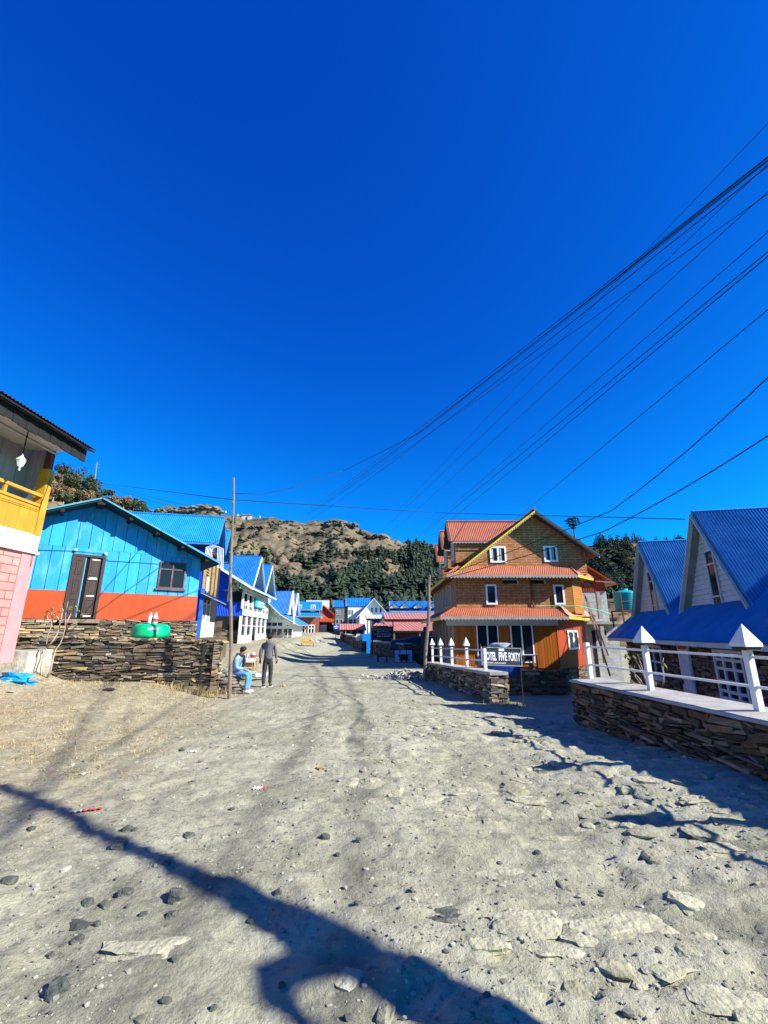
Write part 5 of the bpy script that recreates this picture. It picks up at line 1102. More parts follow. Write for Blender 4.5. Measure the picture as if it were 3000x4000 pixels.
# blue-white panels leaning in the shade, bench and cart
fq = Fr((0, 27.6), (1, -.03)); PNL = M('pale_blue_panel', (.35, .45, .6), .4)
for k, (u0, u1) in enumerate(((1543, 1561), (1565, 1587), (1590, 1610))):
    s0, z1 = fq.px(u0, 2541); s1, z0 = fq.px(u1, 2584); m = MB(); m.prism([fq.P(s0, .35, z0), fq.P(s1, .35, z0), fq.P(s1, -.2, z1), fq.P(s0, -.2, z1)], (0, .05, 0)); o = m.build('leaning_panel', PNL); tag(o, ('pale blue sheet leaning on the wall, nearest the road', 'pale blue sheet leaning between two others behind the cart', 'pale blue sheet leaning nearest the wooden pole')[k], 'panel', 'pale sheets leaning on the dark wall')
ct = thing('wooden_cart', 'dark wooden box cart parked in front of the leaning blue sheets', 'cart', fq.P(fq.px(1580, 2590)[0], .8, -.3))
c0, zq = fq.px(1562, 2560, .9); c1, zl = fq.px(1594, 2589, .9); m = MB(); m.box(fq, c0, c1, .5, 1.2, zl+.2, zq); m.box(fq, c0-.1, c1+.1, .45, 1.25, zq, zq+.05); m.build('body', DKW, ct)
for s in (c0+.08, c1-.08): m = MB(); p0 = fq.P(s, .85, zl+.16); m.lathe(p0, [(.02, -.02), (.16, -.02), (.16, .02), (.02, .02)], 12); m.build('wheel', BLACK, ct)
for s in (c0+.05, c1-.1):
    m = MB(); m.beam(fq.P(s, 1.2, zq-.1), fq.P(s-.1, 1.75, zq), .04, .05); m.build('handle', DKW, ct)
    m = MB(); m.box(fq, s, s+.05, .55, .6, zl-.05, zl+.2); m.build('leg', DKW, ct)
bn2 = thing('low_bench', 'low dark bench beside the cart against the stone wall', 'bench', fq.P(fq.px(1490, 2590)[0], .2, 0)); c0, zq = fq.px(1472, 2560, .4); c1, zl = fq.px(1515, 2588, .4); m = MB(); m.box(fq, c0, c1, .1, .6, zq-.07, zq); m.build('seat', DKW, bn2)
for s in (c0+.03, c1-.1):
    for d in (.14, .5): m = MB(); m.box(fq, s, s+.07, d, d+.07, zl-.1, zq-.07); m.build('leg', DKW, bn2)
# stored dark tarp and clutter above the cross wall
for k, (u, v, r) in enumerate(((1570, 2505, .6), (1625, 2500, .8), (1660, 2490, .6))):
    p = PY(u, v, 31); m = MB(); m.rock((p.x, p.y, p.z-.3), (r*1.3, .6, r*.7), 20+k, 3); o = m.build('tarpaulin_heap', M('navy_tarp', (.012, .02, .06), .4, .3), smooth=True); tag(o, ('dark tarpaulin heap nearest the village sign on the wall', 'largest dark tarpaulin heap under the red roof', 'dark tarpaulin heap just left of the wooden pole')[k], 'tarpaulin')
# white gate cloth far up the street
p0, p1 = PY(1246, 2441, 78), PY(1275, 2470, 78); m = MB(); m.box(Fr((0, 78), (1, 0)), p0.x, p1.x, -.05, 0, p1.z, p0.z); o = m.build('cloth_screen', M('grey_cloth', (.45, .43, .4), .9, .25, 2)); tag(o, 'pale cloth screen stretched across the end of the street', 'screen')
p0, p1 = PY(1274, 2440, 79), PY(1330, 2475, 79); m = MB(); m.box(Fr((0, 79), (1, 0)), p0.x, p1.x, -3, 0, road_z(79)-.5, p0.z); o = m.build('dark_shed', DKW); tag(o, 'dark timber shed at the end of the street beside the cloth screen', 'shed')
# ================================================================= people
def skin_pts(mb, J, E, xf, sub=2, post=None):
    names = list(J); me = bpy.data.meshes.new('skin'); me.from_pydata([J[k][0] for k in names], [(names.index(a), names.index(b)) for a, b in E], [])
    o = bpy.data.objects.new('skin', me); C.objects.link(o)
    md = o.modifiers.new('s', 'SKIN'); md.use_smooth_shade = True; md.branch_smoothing = .4
    for i, k in enumerate(names):
        v = me.skin_vertices[0].data[i]; r = J[k][1]; v.radius = (r, r); v.use_root = (i == 0)
    sb = o.modifiers.new('d', 'SUBSURF'); sb.levels = sub; sb.render_levels = sub
    bpy.context.view_layer.update(); dg = bpy.context.evaluated_depsgraph_get(); em = bpy.data.meshes.new_from_object(o.evaluated_get(dg))
    vs = [v.co.copy() for v in em.vertices]
    if post: vs = [post(v) for v in vs]
    mb.add([xf(v) for v in vs], [list(p.vertices) for p in em.polygons])
    bpy.data.objects.remove(o); bpy.data.meshes.remove(me); bpy.data.meshes.remove(em)
def chain(*n): return list(zip(n, n[1:]))
def hand(J, E, side, wrist, d, curl, s=1.):
    """palm, four fingers and a thumb; d = pointing direction, curl = direction the fingers bend to"""
    w = Vv(wrist); d = Vv(d).normalized(); c = Vv(curl).normalized(); x = d.cross(c).normalized()
    J[side+'palm'] = (w+d*.055*s, .028); E.append((side+'wr', side+'palm'))
    for i, l in enumerate((.036, .042, .039, .03)):
        o = x*(i-1.5)*.019*s
        J[side+f'f{i}a'] = (w+d*.095*s+o, .0095); J[side+f'f{i}b'] = (w+d*(.095+l)*s+o*1.05+c*.012, .0085); J[side+f'f{i}c'] = (w+d*(.095+l*1.6)*s+o*1.05+c*.035, .0075)
        E += [(side+'palm', side+f'f{i}a')]+chain(side+f'f{i}a', side+f'f{i}b', side+f'f{i}c')
    J[side+'ta'] = (w+d*.04*s-x*.036*s+c*.01, .0115); J[side+'tb'] = (w+d*.08*s-x*.045*s+c*.025, .009); E += [(side+'palm', side+'ta'), (side+'ta', side+'tb')]
SKIN = M('skin', (.36, .19, .12), .5, .08, 9); HAIR = M('black_hair', (.008, .007, .007), .6, .4, 30, .8, 90)
JACK = M('grey_hoodie', (.13, .12, .155), .9, .15, 8, .5, 14); TROU = M('charcoal_trousers', (.035, .035, .04), .85, .2, 8, .4, 12); SHOE = M('black_shoe', (.012, .012, .014), .5, .2)
DENIM = M('washed_denim', (.2, .36, .52), .85, .3, 9, .5, 16, stain=(.4, .55, .68), sv=5); JEAN = M('blue_jeans', (.07, .24, .55), .85, .2, 7, .4, 14, stain=(.2, .4, .68), sv=4); SCARF = M('dark_scarf', (.02, .022, .028), .9, .3, 14, .5, 30); SHOE2 = M('pale_shoe', (.5, .52, .56), .6, .15, 9)
def flat_torso(zl, zh, k, xm=.21):
    def f(v):
        if zl < v.z < zh and abs(v.x) < xm: v.y *= k
        return v
    return f
# --- walking man seen from behind
w0 = Vv((-3.81, 15.08, gnd(-3.81, 15.08)+.005)); xw = lambda v: w0+Vv((v[0], v[1], v[2]))
wm = thing('person', 'man walking up the road in grey hoodie and dark trousers, seen from behind', 'person', w0)
J, E = {}, []
J['pel'] = ((0, 0, 1.0), .075); J['sp'] = ((0, 0, 1.08), .1); J['ch'] = ((0, 0, 1.25), .12); J['nb'] = ((0, .01, 1.39), .06); J['nk'] = ((0, .03, 1.45), .052); J['hd'] = ((0, .05, 1.54), .088); J['cr'] = ((0, .05, 1.61), .08); J['jaw'] = ((0, .11, 1.5), .045)
E += chain('pel', 'sp', 'ch', 'nb', 'nk', 'hd', 'cr')+[('hd', 'jaw')]
for s, q, fy in ((-1, 'l', -.05), (1, 'r', .09)):
    J[q+'sh'] = ((s*.17, 0, 1.34), .055); J[q+'el'] = ((s*.245, -.03, 1.09), .043); J[q+'wr'] = ((s*.265, .02, .86), .027); E += [('ch', q+'sh')]+chain(q+'sh', q+'el', q+'wr'); hand(J, E, q, (s*.265, .02, .86), (s*.02, .12, -1), (-s, .2, 0))
    J[q+'hp'] = ((s*.09, 0, .72), .06); J[q+'kn'] = ((s*.095, .03+fy*.4, .47), .058); J[q+'an'] = ((s*.085, fy-.02, .09), .038); J[q+'to'] = ((s*.1, fy+.12, .035), .03); E += [('pel', q+'hp')]+chain(q+'hp', q+'kn', q+'an', q+'to')
m = MB(); skin_pts(m, J, E, xw, 1, flat_torso(.9, 1.4, .75)); body = m.build('body', SKIN, wm, smooth=True)
J, E = {}, []; J['ch'] = ((0, 0, 1.22), .168); J['ws'] = ((0, 0, .98), .155); J['hm'] = ((0, 0, .82), .175); J['up'] = ((0, 0, 1.33), .13); J['nb'] = ((0, -.01, 1.43), .085); E += chain('hm', 'ws', 'ch', 'up', 'nb')
for s, q in ((-1, 'l'), (1, 'r')):
    J[q+'sh'] = ((s*.175, 0, 1.335), .075); J[q+'el'] = ((s*.25, -.03, 1.09), .06); J[q+'wr'] = ((s*.265, .01, .88), .046); E += [('up', q+'sh')]+chain(q+'sh', q+'el', q+'wr')
m = MB(); skin_pts(m, J, E, xw, 2, flat_torso(.78, 1.42, .72)); m.build('jacket', JACK, wm, smooth=True)
m = MB(); J = {'a': ((0, -.05, 1.46), .075), 'b': ((0, -.1, 1.38), .075), 'c': ((-.09, -.03, 1.43), .05), 'd': ((.09, -.03, 1.43), .05), 'e': ((0, -.1, 1.3), .04)}; skin_pts(m, J, [('a', 'b'), ('a', 'c'), ('a', 'd'), ('b', 'e')], xw, 2); m.build('hood', JACK, wm, smooth=True)
J, E = {}, []; J['pl'] = ((0, 0, .88), .14); J['wa'] = ((0, 0, 1.0), .135); E.append(('pl', 'wa'))
for s, q, fy in ((-1, 'l', -.05), (1, 'r', .09)):
    J[q+'hp'] = ((s*.088, 0, .78), .1); J[q+'kn'] = ((s*.095, .03+fy*.4, .47), .078); J[q+'cf'] = ((s*.088, fy-.015, .2), .062); J[q+'an'] = ((s*.085, fy-.015, .085), .06); E += [('pl', q+'hp')]+chain(q+'hp', q+'kn', q+'cf', q+'an')
m = MB(); skin_pts(m, J, E, xw, 2, flat_torso(.75, 1, .85)); m.build('trousers', TROU, wm, smooth=True)
for s, fy in ((-1, -.05), (1, .09)):
    m = MB(); skin_pts(m, {'a': ((s*.087, fy-.05, .05), .05), 'b': ((s*.095, fy+.05, .05), .052), 'c': ((s*.105, fy+.16, .035), .04)}, chain('a', 'b', 'c'), xw, 2); sh = m.build('shoe', SHOE, wm, smooth=True)
    m = MB(); m.box(Fr((w0.x+s*.095, w0.y+fy+.05), (1, 0)), -.045, .045, -.13, .1, w0.z, w0.z+.022); m.build('sole', WHITE, sh)
m = MB(); v, f = ICO[3]; m.add([xw((p.x*.1, .035+p.y*.108-.005, 1.585+p.z*.1+(0 if p.y < .2 else .02))) for p in (q*(1+.05*NZ.noise(q*9)) for q in v if True)], f); m.build('hair', HAIR, wm, smooth=True)
for s in (-1, 1): m = MB(); m.rock(xw((s*.27, .05, .79)), (.035, .05, .075), 5+s, 2, rough=.15, flat=False); m.build('glove', SHOE, wm, smooth=True)
# --- seated man in denim
s0_ = Vv((-4.47, 13.75, gnd(-4.3, 13.8)+.0)); xs_ = lambda v: s0_+Vv((v[0], v[1], v[2]))
sm = thing('person', 'man in washed denim jacket and jeans sitting on stones behind the thin pole', 'person', s0_)
J, E = {}, []
J['pel'] = ((0, 0, .55), .09); J['sp'] = ((.03, 0, .75), .1); J['ch'] = ((.09, 0, .93), .125); J['nb'] = ((.16, 0, 1.06), .058); J['nk'] = ((.2, 0, 1.1), .052); J['hd'] = ((.245, 0, 1.19), .085); J['cr'] = ((.25, 0, 1.255), .075); J['jaw'] = ((.305, 0, 1.135), .045); J['nose'] = ((.35, 0, 1.18), .014)
E += chain('pel', 'sp', 'ch', 'nb', 'nk', 'hd', 'cr')+[('hd', 'jaw'), ('hd', 'nose')]
for s, q in ((-1, 'l'), (1, 'r')):
    J[q+'sh'] = ((.1, s*.16, .98), .04); J[q+'el'] = ((.12, s*.21, .73), .042); J[q+'wr'] = ((.32, s*.08, .68), .027); E += [('ch', q+'sh')]+chain(q+'sh', q+'el', q+'wr'); hand(J, E, q, (.32, s*.08, .68), (.8, -s*.4, -.2), (.1, -s*.3, -1))
    J[q+'hp'] = ((.06, s*.09, .54), .055); J[q+'kn'] = ((.46, s*.11, .55), .058); J[q+'an'] = ((.42, s*.11, .1), .036); J[q+'to'] = ((.55, s*.12, .04), .03); E += [('pel', q+'hp')]+chain(q+'hp', q+'kn', q+'an', q+'to')
m = MB(); skin_pts(m, J, E, xs_, 1); m.build('body', SKIN, sm, smooth=True)
J, E = {}, []; J['ch'] = ((.085, 0, .92), .155); J['ws'] = ((.03, 0, .73), .15); J['hm'] = ((.0, 0, .58), .16); J['up'] = ((.13, 0, 1.0), .13); J['nb'] = ((.165, 0, 1.06), .1); E += chain('hm', 'ws', 'ch', 'up', 'nb')
for s, q in ((-1, 'l'), (1, 'r')):
    J[q+'sh'] = ((.11, s*.175, .99), .088); J[q+'el'] = ((.12, s*.22, .73), .062); J[q+'wr'] = ((.3, s*.1, .685), .046); E += [('up', q+'sh')]+chain(q+'sh', q+'el', q+'wr')
m = MB(); skin_pts(m, J, E, xs_, 2); m.build('jacket', DENIM, sm, smooth=True)
J, E = {}, []; J['pl'] = ((0, 0, .54), .135); J['wa'] = ((0, 0, .66), .13); E.append(('pl', 'wa'))
for s, q in ((-1, 'l'), (1, 'r')):
    J[q+'hp'] = ((.12, s*.09, .55), .098); J[q+'kn'] = ((.46, s*.11, .55), .078); J[q+'cf'] = ((.45, s*.11, .3), .066); J[q+'an'] = ((.42, s*.11, .1), .064); E += [('pl', q+'hp')]+chain(q+'hp', q+'kn', q+'cf', q+'an')
m = MB(); skin_pts(m, J, E, xs_, 2); m.build('jeans', JEAN, sm, smooth=True)
for s in (-1, 1): m = MB(); skin_pts(m, {'a': ((.39, s*.11, .055), .05), 'b': ((.5, s*.12, .05), .05), 'c': ((.6, s*.13, .035), .038)}, chain('a', 'b', 'c'), xs_, 2); m.build('shoe', SHOE2, sm, smooth=True)
m = MB(); v, f = ICO[3]; m.add([xs_((.228+p.x*.1, p.y*.092, 1.235+p.z*.085-(.06 if p.x < -.3 and p.z < 0 else 0)*.6)) for p in (q*(1+.08*NZ.noise(q*7)) for q in v)], f); m.build('hair', HAIR, sm, smooth=True)
m = MB(); J = {'a': ((.2, -.1, 1.04), .05), 'b': ((.27, 0, 1.03), .06), 'c': ((.2, .1, 1.04), .05), 'd': ((.12, 0, 1.09), .06), 'e': ((.29, -.02, .9), .05), 'f': ((.28, -.03, .72), .06)}; skin_pts(m, J, chain('a', 'b', 'c', 'd', 'a')+chain('b', 'e', 'f'), xs_, 2); m.build('scarf', SCARF, sm, smooth=True)
for k in range(5):
    z = .04+.09*k; m = MB(); m.rock((s0_.x-.05+RN.uniform(-.1, .1), s0_.y+RN.uniform(-.05, .1), s0_.z+z), (.36, .3, .055), 70+k, 2, rz=RN.uniform(-.4, .4)); o = m.build('seat_stone', M('seat_slate', (.17, .15, .12), .9, .3, 8, .4, 40)); tag(o, 'flat slate in the pile the denim man sits on', 'stone', 'flat slates piled as a seat')
# ================================================================= poles and cables
def pole(u0, v0, u1, v1, Y, r0, r1, label, n=9, mat=POLEW, name='utility_pole'):
    a, b = PY(u1, v1, Y), PY(u0, v0, Y); a.z -= .15; m = MB(); pts = []; rs = []
    for k in range(n+1): t = k/n; pts.append(a.lerp(b, t)+Vv((.025*math.sin(t*9+u0), .02*math.sin(t*7), 0))*min(1, 4*t)); rs.append(lerp(r0, r1, t)*(1+.07*math.sin(k*2.3)))
    m.tube(pts, rs, 9)
    for k in range(1, n): m.rock(pts[k]+Vv((RN.uniform(-.02, .02), -r0*.7, RN.uniform(-.2, .2))), (.03, .03, .035), k, 1)
    o = m.build(name, mat); tag(o, label, 'pole'); return o
pole(911, 1866, 897, 2728, 12.6, .056, .03, 'thin crooked wooden pole beside the seated man')
pole(1680, 2246, 1658, 2655, 17.0, .075, .055, 'leaning wooden pole at the end of the low wall by the hotel')
pole(1143, 2310, 1148, 2432, 47, .1, .08, 'slim white pole standing before the white shop', mat=WHITE)
m = MB(); m.beam(PY(1660, 2450, 26), PY(1640, 2590, 25), .14, .12); o = m.build('leaning_beam', DKW); tag(o, 'dark timber beam leaning behind the wooden pole by the hotel', 'timber')
ma = thing('mast', 'thin lattice mast on top of the scrubby left hillside', 'mast', PY(372, 1868, 70)); a, b = PY(371, 1872, 70), PY(380, 1806, 70)
m = MB(); m.tube([a, b], [.09, .06], 5); m.build('pole', METALG, ma)
m = MB()
for t in (.68, .86): p = a.lerp(b, t); m.beam(p-Vv((.45, 0, 0)), p+Vv((.45, 0, .03)), .06, .08)
m.beam(a.lerp(b, .68)-Vv((.3, 0, 0)), a.lerp(b, .86)+Vv((.3, 0, 0)), .04, .04); m.build('crossarm', METALG, ma)
def cable(pts, r, label, sag=0., n=22, group=None):
    P = []
    for (a, b) in zip(pts, pts[1:]):
        for k in range(n): t = k/n; p = Vv(a).lerp(Vv(b), t); p.z -= sag*4*t*(1-t); P.append(p)
    P.append(Vv(pts[-1])); m = MB(); m.tube(P, r, 5); o = m.build('overhead_cable', CABLE); tag(o, label, 'cable', group)
def skyline(far, near, Yf, Yn, r, label, sag=.0, mid=None, ext=.7):
    A, B = PY(*far, Yf), PY(*near, Yn); Cc = B+(B-A)*ext*(Yn/Yf)*3
    if mid:
        Mx = PY(*mid, lerp(Yf, Yn, .0) if False else mid[2]) if len(mid) > 2 else None
    cable([A, B, Cc], r, label, sag)
ORD = ['first', 'second', 'third', 'fourth', 'fifth', 'sixth', 'seventh', 'eighth', 'ninth', 'tenth', 'eleventh', 'twelfth', 'thirteenth', 'fourteenth']
SK = [((1560, 1990), (3000, 481), 34, 7, .006, .0), ((1160, 2020), (3000, 612), 60, 6.5, .010, .35), ((1175, 2022), (3000, 624), 60, 6.6, .013, .35), ((1190, 2024), (3000, 630), 60, 6.7, .009, .3), ((1215, 2028), (3000, 648), 60, 6.8, .013, .45),
      ((1200, 2008), (3000, 757), 60, 6.9, .009, .3), ((1480, 2085), (3000, 640), 50, 7, .008, .0), ((1520, 2090), (3000, 748), 50, 7, .008, .0), ((1640, 2085), (3000, 906), 50, 7, .009, .0), ((1590, 2130), (3000, 983), 50, 6.8, .012, .1), ((1660, 2110), (3000, 1001), 50, 6.8, .012, .1),
      ((1952, 2080), (3000, 1209), 30, 6.6, .009, .0)]
for i, (f_, n_, yf, yn, r, sg) in enumerate(SK):
    skyline(f_, n_, yf, yn, r, f'overhead cable, {ORD[i]} from the top where they leave the right edge', sg)
p2 = PY(1679, 2262, 17)
cable([p2, PY(2386, 1996, 9.5), PY(3000, 1474, 6.2), PY(3600, 930, 4.6)], .011, 'cable from the leaning pole up past the hotel gable, the higher of two', .08)
cable([p2+Vv((0, 0, -.1)), PY(2360, 2075, 9.8), PY(3000, 1702, 6.4), PY(3700, 1260, 4.8)], .012, 'cable from the leaning pole up past the hotel gable, the lower of two', .06)
pt = PY(909, 1927, 12.55)
a_ = [PY(1030, 1930, 20), PY(1160, 1901, 26), PY(1340, 1840, 30), PY(1640, 1690, 26), PY(2200, 1250, 14), PY(3000, 614, 6.4), PY(3400, 300, 5)]
cable([pt]+a_, .014, 'sagging cable from the thin left pole up to the cable bundle', 0.0, 8)
cable([PY(374, 1885, 70), PY(905, 1952, 12.7), PY(1700, 2003, 30), PY(2677, 2028, 11.6)], .014, 'long level cable from the left hill mast across to the right dormer', .0, 10)
for k, v in enumerate((1893, 1900)): cable([PY(377, v-12, 70), PY(600, 1945+k*14, 60), PY(860, 2004+k*20, 45)], .02, ('upper', 'lower')[k]+' of two slack cables running down from the hillside mast', .0, 8)
# ================================================================= vegetation
def leafmat(name, col, var=.35): return M(name, col, .75, var, 1.2, tint=.45, spec=.2)
CONM = leafmat('conifer_needles', (.021, .036, .019)); BUSHM = leafmat('olive_bush', (.06, .068, .03)); DRYB = leafmat('dry_brush', (.17, .115, .06)); TWIG = M('pale_bark', (.36, .29, .24), .8, .25, 9, stain=(.2, .14, .11), sv=6); LEAFM = leafmat('dry_green_leaf', (.14, .15, .05))
def conifer(m, o, h, w, tiers, per, rnd, t0=0.):
    o = Vv(o); m.tube([o, o+Vv((0, 0, h*.9))], [h*.022, h*.006], 5, t=.05)
    for i in range(tiers):
        f = (i+.3)/tiers; z = h*(.14+.86*f); rr = w*(1-f)**.8*(.75+.5*rnd.random())+h*.012; n = max(3, int(per*(1-f*.55)))
        a0 = rnd.random()*6.3
        for k in range(n):
            if rnd.random() < .12: continue
            a = a0+2*math.pi*k/n+rnd.uniform(-.3, .3); r = rr*rnd.uniform(.65, 1.15); d = Vv((math.cos(a), math.sin(a), 0)); s = Vv((-d.y, d.x, 0))
            b = o+Vv((0, 0, z)); tip = b+d*r+Vv((0, 0, -r*rnd.uniform(.15, .5))); mid = b+d*r*.55+Vv((0, 0, r*rnd.uniform(-.05, .12))); wd = r*rnd.uniform(.14, .26)
            tt = rnd.random()
            m.add([b, mid+s*wd+Vv((0, 0, -.1*r)), tip, mid-s*wd+Vv((0, 0, -.1*r)), mid+Vv((0, 0, .1*r))], [(0, 1, 4), (1, 2, 4), (2, 3, 4), (3, 0, 4)], tt)
            m.add([mid+s*wd*.6, tip+s*wd*.8+Vv((0, 0, -.05*r)), mid+Vv((0, 0, -.25*r))], [(0, 1, 2)], tt*.8)
def foliage(m, c, r, n, size, rnd, flat=1.):
    c = Vv(c)
    lob = [(Vv((rnd.gauss(0, .45)*r, rnd.gauss(0, .45)*r, rnd.uniform(-.2, .7)*r*flat)), rnd.uniform(.35, .6)*r, rnd.random()) for _ in range(7)]
    for _ in range(n):
        o, lr, lt = rnd.choice(lob); d = Vv((rnd.gauss(0, 1), rnd.gauss(0, 1), rnd.gauss(0, 1))).normalized(); p = c+o+d*lr*rnd.uniform(.6, 1.05)
        a = Vv((rnd.gauss(0, 1), rnd.gauss(0, 1), rnd.gauss(0, .6))).normalized()*size*rnd.uniform(.5, 1.3); b = a.cross(d+Vv((.01, 0, 0))).normalized()*size*rnd.uniform(.4, 1)
        m.add([p-a, p+b, p+a, p-b], [(0, 1, 2, 3)], min(1, max(0, lt*.5+.5*rnd.random())))
rt = random.Random(77)
def proto(fn, name, mat, label, cat, group):
    m = MB(); fn(m); o = m.build(name, mat, org=(0, 0, 0), tint=True); tag(o, label, cat, group); return o
PRO = [proto(lambda m, i=i: conifer(m, (0, 0, 0), 1., (.2, .26, .17, .3, .23)[i], (17, 15, 18, 13, 15)[i], 12, rt), 'conifer_tree', CONM, 'dark green conifer among the forest on the far mountain', 'conifer', 'conifers on the far mountain') for i in range(5)]
USED = [False]*5
def place(i, loc, h, label, group, wide=1.):
    if not USED[i]: o = PRO[i]; USED[i] = True
    else: o = PRO[i].copy(); C.objects.link(o)
    o.location = Vv(loc); o.scale = (h*wide, h*wide, h); o.rotation_euler = (0, 0, rt.uniform(0, 6.3)); o['label'] = label; o['group'] = group; return o
TM = [(-.6, .5), (-.36, .5), (-.3, .6), (-.25, .52), (-.18, .58), (-.1, .62), (-.03, .7), (.03, .82), (.07, .95), (.12, 1.0), (.5, 1.0)]
BARE = [(1215, 2275, 75, 24), (1545, 2235, 60, 40), (1440, 2325, 110, 22), (1620, 2345, 120, 26), (1330, 2215, 70, 8), (1010, 2260, 60, 60), (1080, 2330, 40, 30)]
cand = []; k = 0
while len(cand) < 4600 and k < 90000:
    k += 1; a = rt.uniform(-.52, .34); t = rt.uniform(.02, 1.); x, y, z = HZM(a, t); lim = pwl(TM, a)
    d = NZ.noise(Vv((x*.017, y*.012, 0)))+.5*NZ.noise(Vv((x*.05, y*.04, 3)))
    pr = (1 if t < lim-.08 else .35 if t < lim else .012)*sst(-.22, .12, d+(.35 if a > .02 else 0))
    if t < .22: pr *= .5
    if a < -.08: pr *= .7
    for eu, ev, ew, eh in BARE:
        ea, ek = ray(eu, ev); ea2, ek2 = ray(eu+ew, ev-eh); q = ((a-ea)/(ea2-ea))**2+(((z-H)/y-ek)/(ek2-ek))**2
        if q < 1+.5*NZ.noise(Vv((x*.06, y*.06, 0))): pr *= .05
    if rt.random() < pr: cand.append((y, x, z, t, a))
cand.sort()
NEAR = cand[:150]; FAR = cand[150:]
for y, x, z, t, a in NEAR: place(rt.randrange(5), (x, y, z-.3), rt.uniform(3.2, 6.2), 'dark green conifer among the forest on the far mountain', 'conifers on the far mountain', rt.uniform(1.2, 2.))
m = MB()
for y, x, z, t, a in FAR:
    h = rt.uniform(3.2, 8.); o = Vv((x, y, z-.4)); w = h*rt.uniform(.28, .5)
    for i in range(6):
        f = i/6; zz = h*(.1+.85*f); rr = w*(1-f)**.6*rt.uniform(.7, 1.2)+.15; n = 7; a0 = rt.random()*6; tt = rt.random(); top = o+Vv((rt.uniform(-.04, .04)*h, 0, zz+h*.2)); ring = []
        for q in range(n): an = a0+6.283*q/n; rq = rr*rt.uniform(.6, 1.3); ring.append(o+Vv((math.cos(an)*rq, math.sin(an)*rq, zz-rt.uniform(-.03, .12)*h)))
        m.add([top]+ring, [(0, 1+q, 1+(q+1) % n) for q in range(n)], tt)
kind(m.build('forest', CONM, tint=True, org=(0, 300, 0)), 'stuff')
m = MB(); k = 0
for _ in range(5200):
    a = rt.uniform(-.6, .34); t = rt.uniform(.05, .98); x, y, z = HZM(a, t)
    if NZ.noise(Vv((x*.03, y*.03, 8))) < -.05: continue
    s = rt.uniform(.35, 1.15)*rt.choice((.7, 1, 1.5)); m.rock((x, y, z+s*.3), (s*1.2, s*1.2, s), k % 50, 1, rt.random(), .5, rt.random()*6, False); k += 1
kind(m.build('mountain_scrub', leafmat('scrub', (.04, .042, .022)), tint=True, org=(0, 300, 0)), 'stuff')
# right forest hill
cr = []; k = 0
while len(cr) < 620:
    a = rt.uniform(.36, .98); t = rt.uniform(.15, 1.); x, y, z = HZR(a, t)
    if t < .42 and NZ.noise(Vv((x*.06, y*.06, 1))) < .15: continue
    cr.append((y, x, z))
cr.sort(key=lambda q: -q[0]); 
sel = set(range(0, len(cr), 5))
m = MB()
for i, (y, x, z) in enumerate(cr):
    if i in sel: place(rt.randrange(5), (x, y, z-.3), rt.uniform(3.6, 6.4), 'dark conifer on the wooded hill between the hotel and dormer house', 'conifers on the wooded right hill', rt.uniform(1.7, 2.6))
    else: conifer(m, (x, y, z-.3), rt.uniform(3.2, 6.2), rt.uniform(1.5, 2.6), 8, 8, rt)
kind(m.build('hill_forest', CONM, tint=True, org=(100, 100, 0)), 'stuff')
# lone flat topped tree
q = PY(2243, 2092, 150); hh = 150*72/1700; lt = thing('pine_tree', 'lone flat topped pine rising behind the right roof slope of the hotel', 'tree', q)
m = MB(); m.tube([q+Vv((0, 0, -3)), q+Vv((.1, 0, hh*.5)), q+Vv((-.1, 0, hh*.92))], [.22, .16, .06], 6)
LV = ((.42, 1.3), (.58, 2.6), (.72, 4.2), (.86, 4.6), (.97, 3.0))
for f, w in LV:
    for s in (-1, 1): m.tube([q+Vv((0, 0, hh*(f-.06))), q+Vv((s*w*.45, RN.uniform(-.4, .4), hh*f))], [.07, .03], 4)
m.build('trunk', M('dark_bark', (.05, .035, .025), .9), lt)
m = MB()
for f, w in LV:
    for _ in range(60): an = rt.random()*6.28; rr = w*.55*rt.random()**.5; foliage(m, q+Vv((math.cos(an)*rr, math.sin(an)*rr, hh*f+rt.uniform(-.12, .12))), .3, 6, .2, rt, .4)
m.build('crown', CONM, lt, tint=True)
# bushes on the left hillside: every one its own thing
BU = [(250, 1850, 1.8, 0), (286, 1865, 2.2, 0), (335, 1895, 2.0, 0), (300, 1905, 1.7, 0), (262, 1905, 1.9, 0), (372, 1930, 1.9, 0), (232, 1925, 1.4, 1), (330, 1945, 1.4, 1), (398, 1945, 1.5, 0), (210, 1880, 1.4, 1), (280, 1950, 1.5, 0), (360, 1965, 1.3, 1), (246, 1960, 1.3, 0), (480, 1985, 1.6, 1), (520, 1990, 1.5, 0), (552, 1998, 1.3, 0), (450, 1972, 1.4, 1), (500, 1978, 1.4, 0), (205, 1950, 1.4, 1), (410, 1985, 1.2, 0)]
for i, (u, v, r, dry) in enumerate(BU):
    a, kz = ray(u, v+14); t = .3
    for _ in range(60):
        x, y, z = HZL(a, t)
        if (z-H)/y >= kz: break
        t += .0125
        if t > 1: t = 1; x, y, z = HZL(a, 1); break
    b = thing('hillside_bush', (f'dry brown brush, number {i}' if False else ('brown leafless brush clump on the left hillside' if dry else 'round olive evergreen bush on the left hillside')), 'bush', (x, y, z), 'dry brush on the left hillside' if dry else 'evergreen bushes on the left hillside')
    m = MB(); m.tube([(x, y, z-.4), (x, y, z+r*.5)], [.12, .06], 5); m.build('trunk', TWIG, b)
    m = MB(); foliage(m, (x, y, z+r*.55), r*.95, 900, .16 if not dry else .13, rt); m.build('crown', DRYB if dry else BUSHM, b, tint=True)
m = MB()
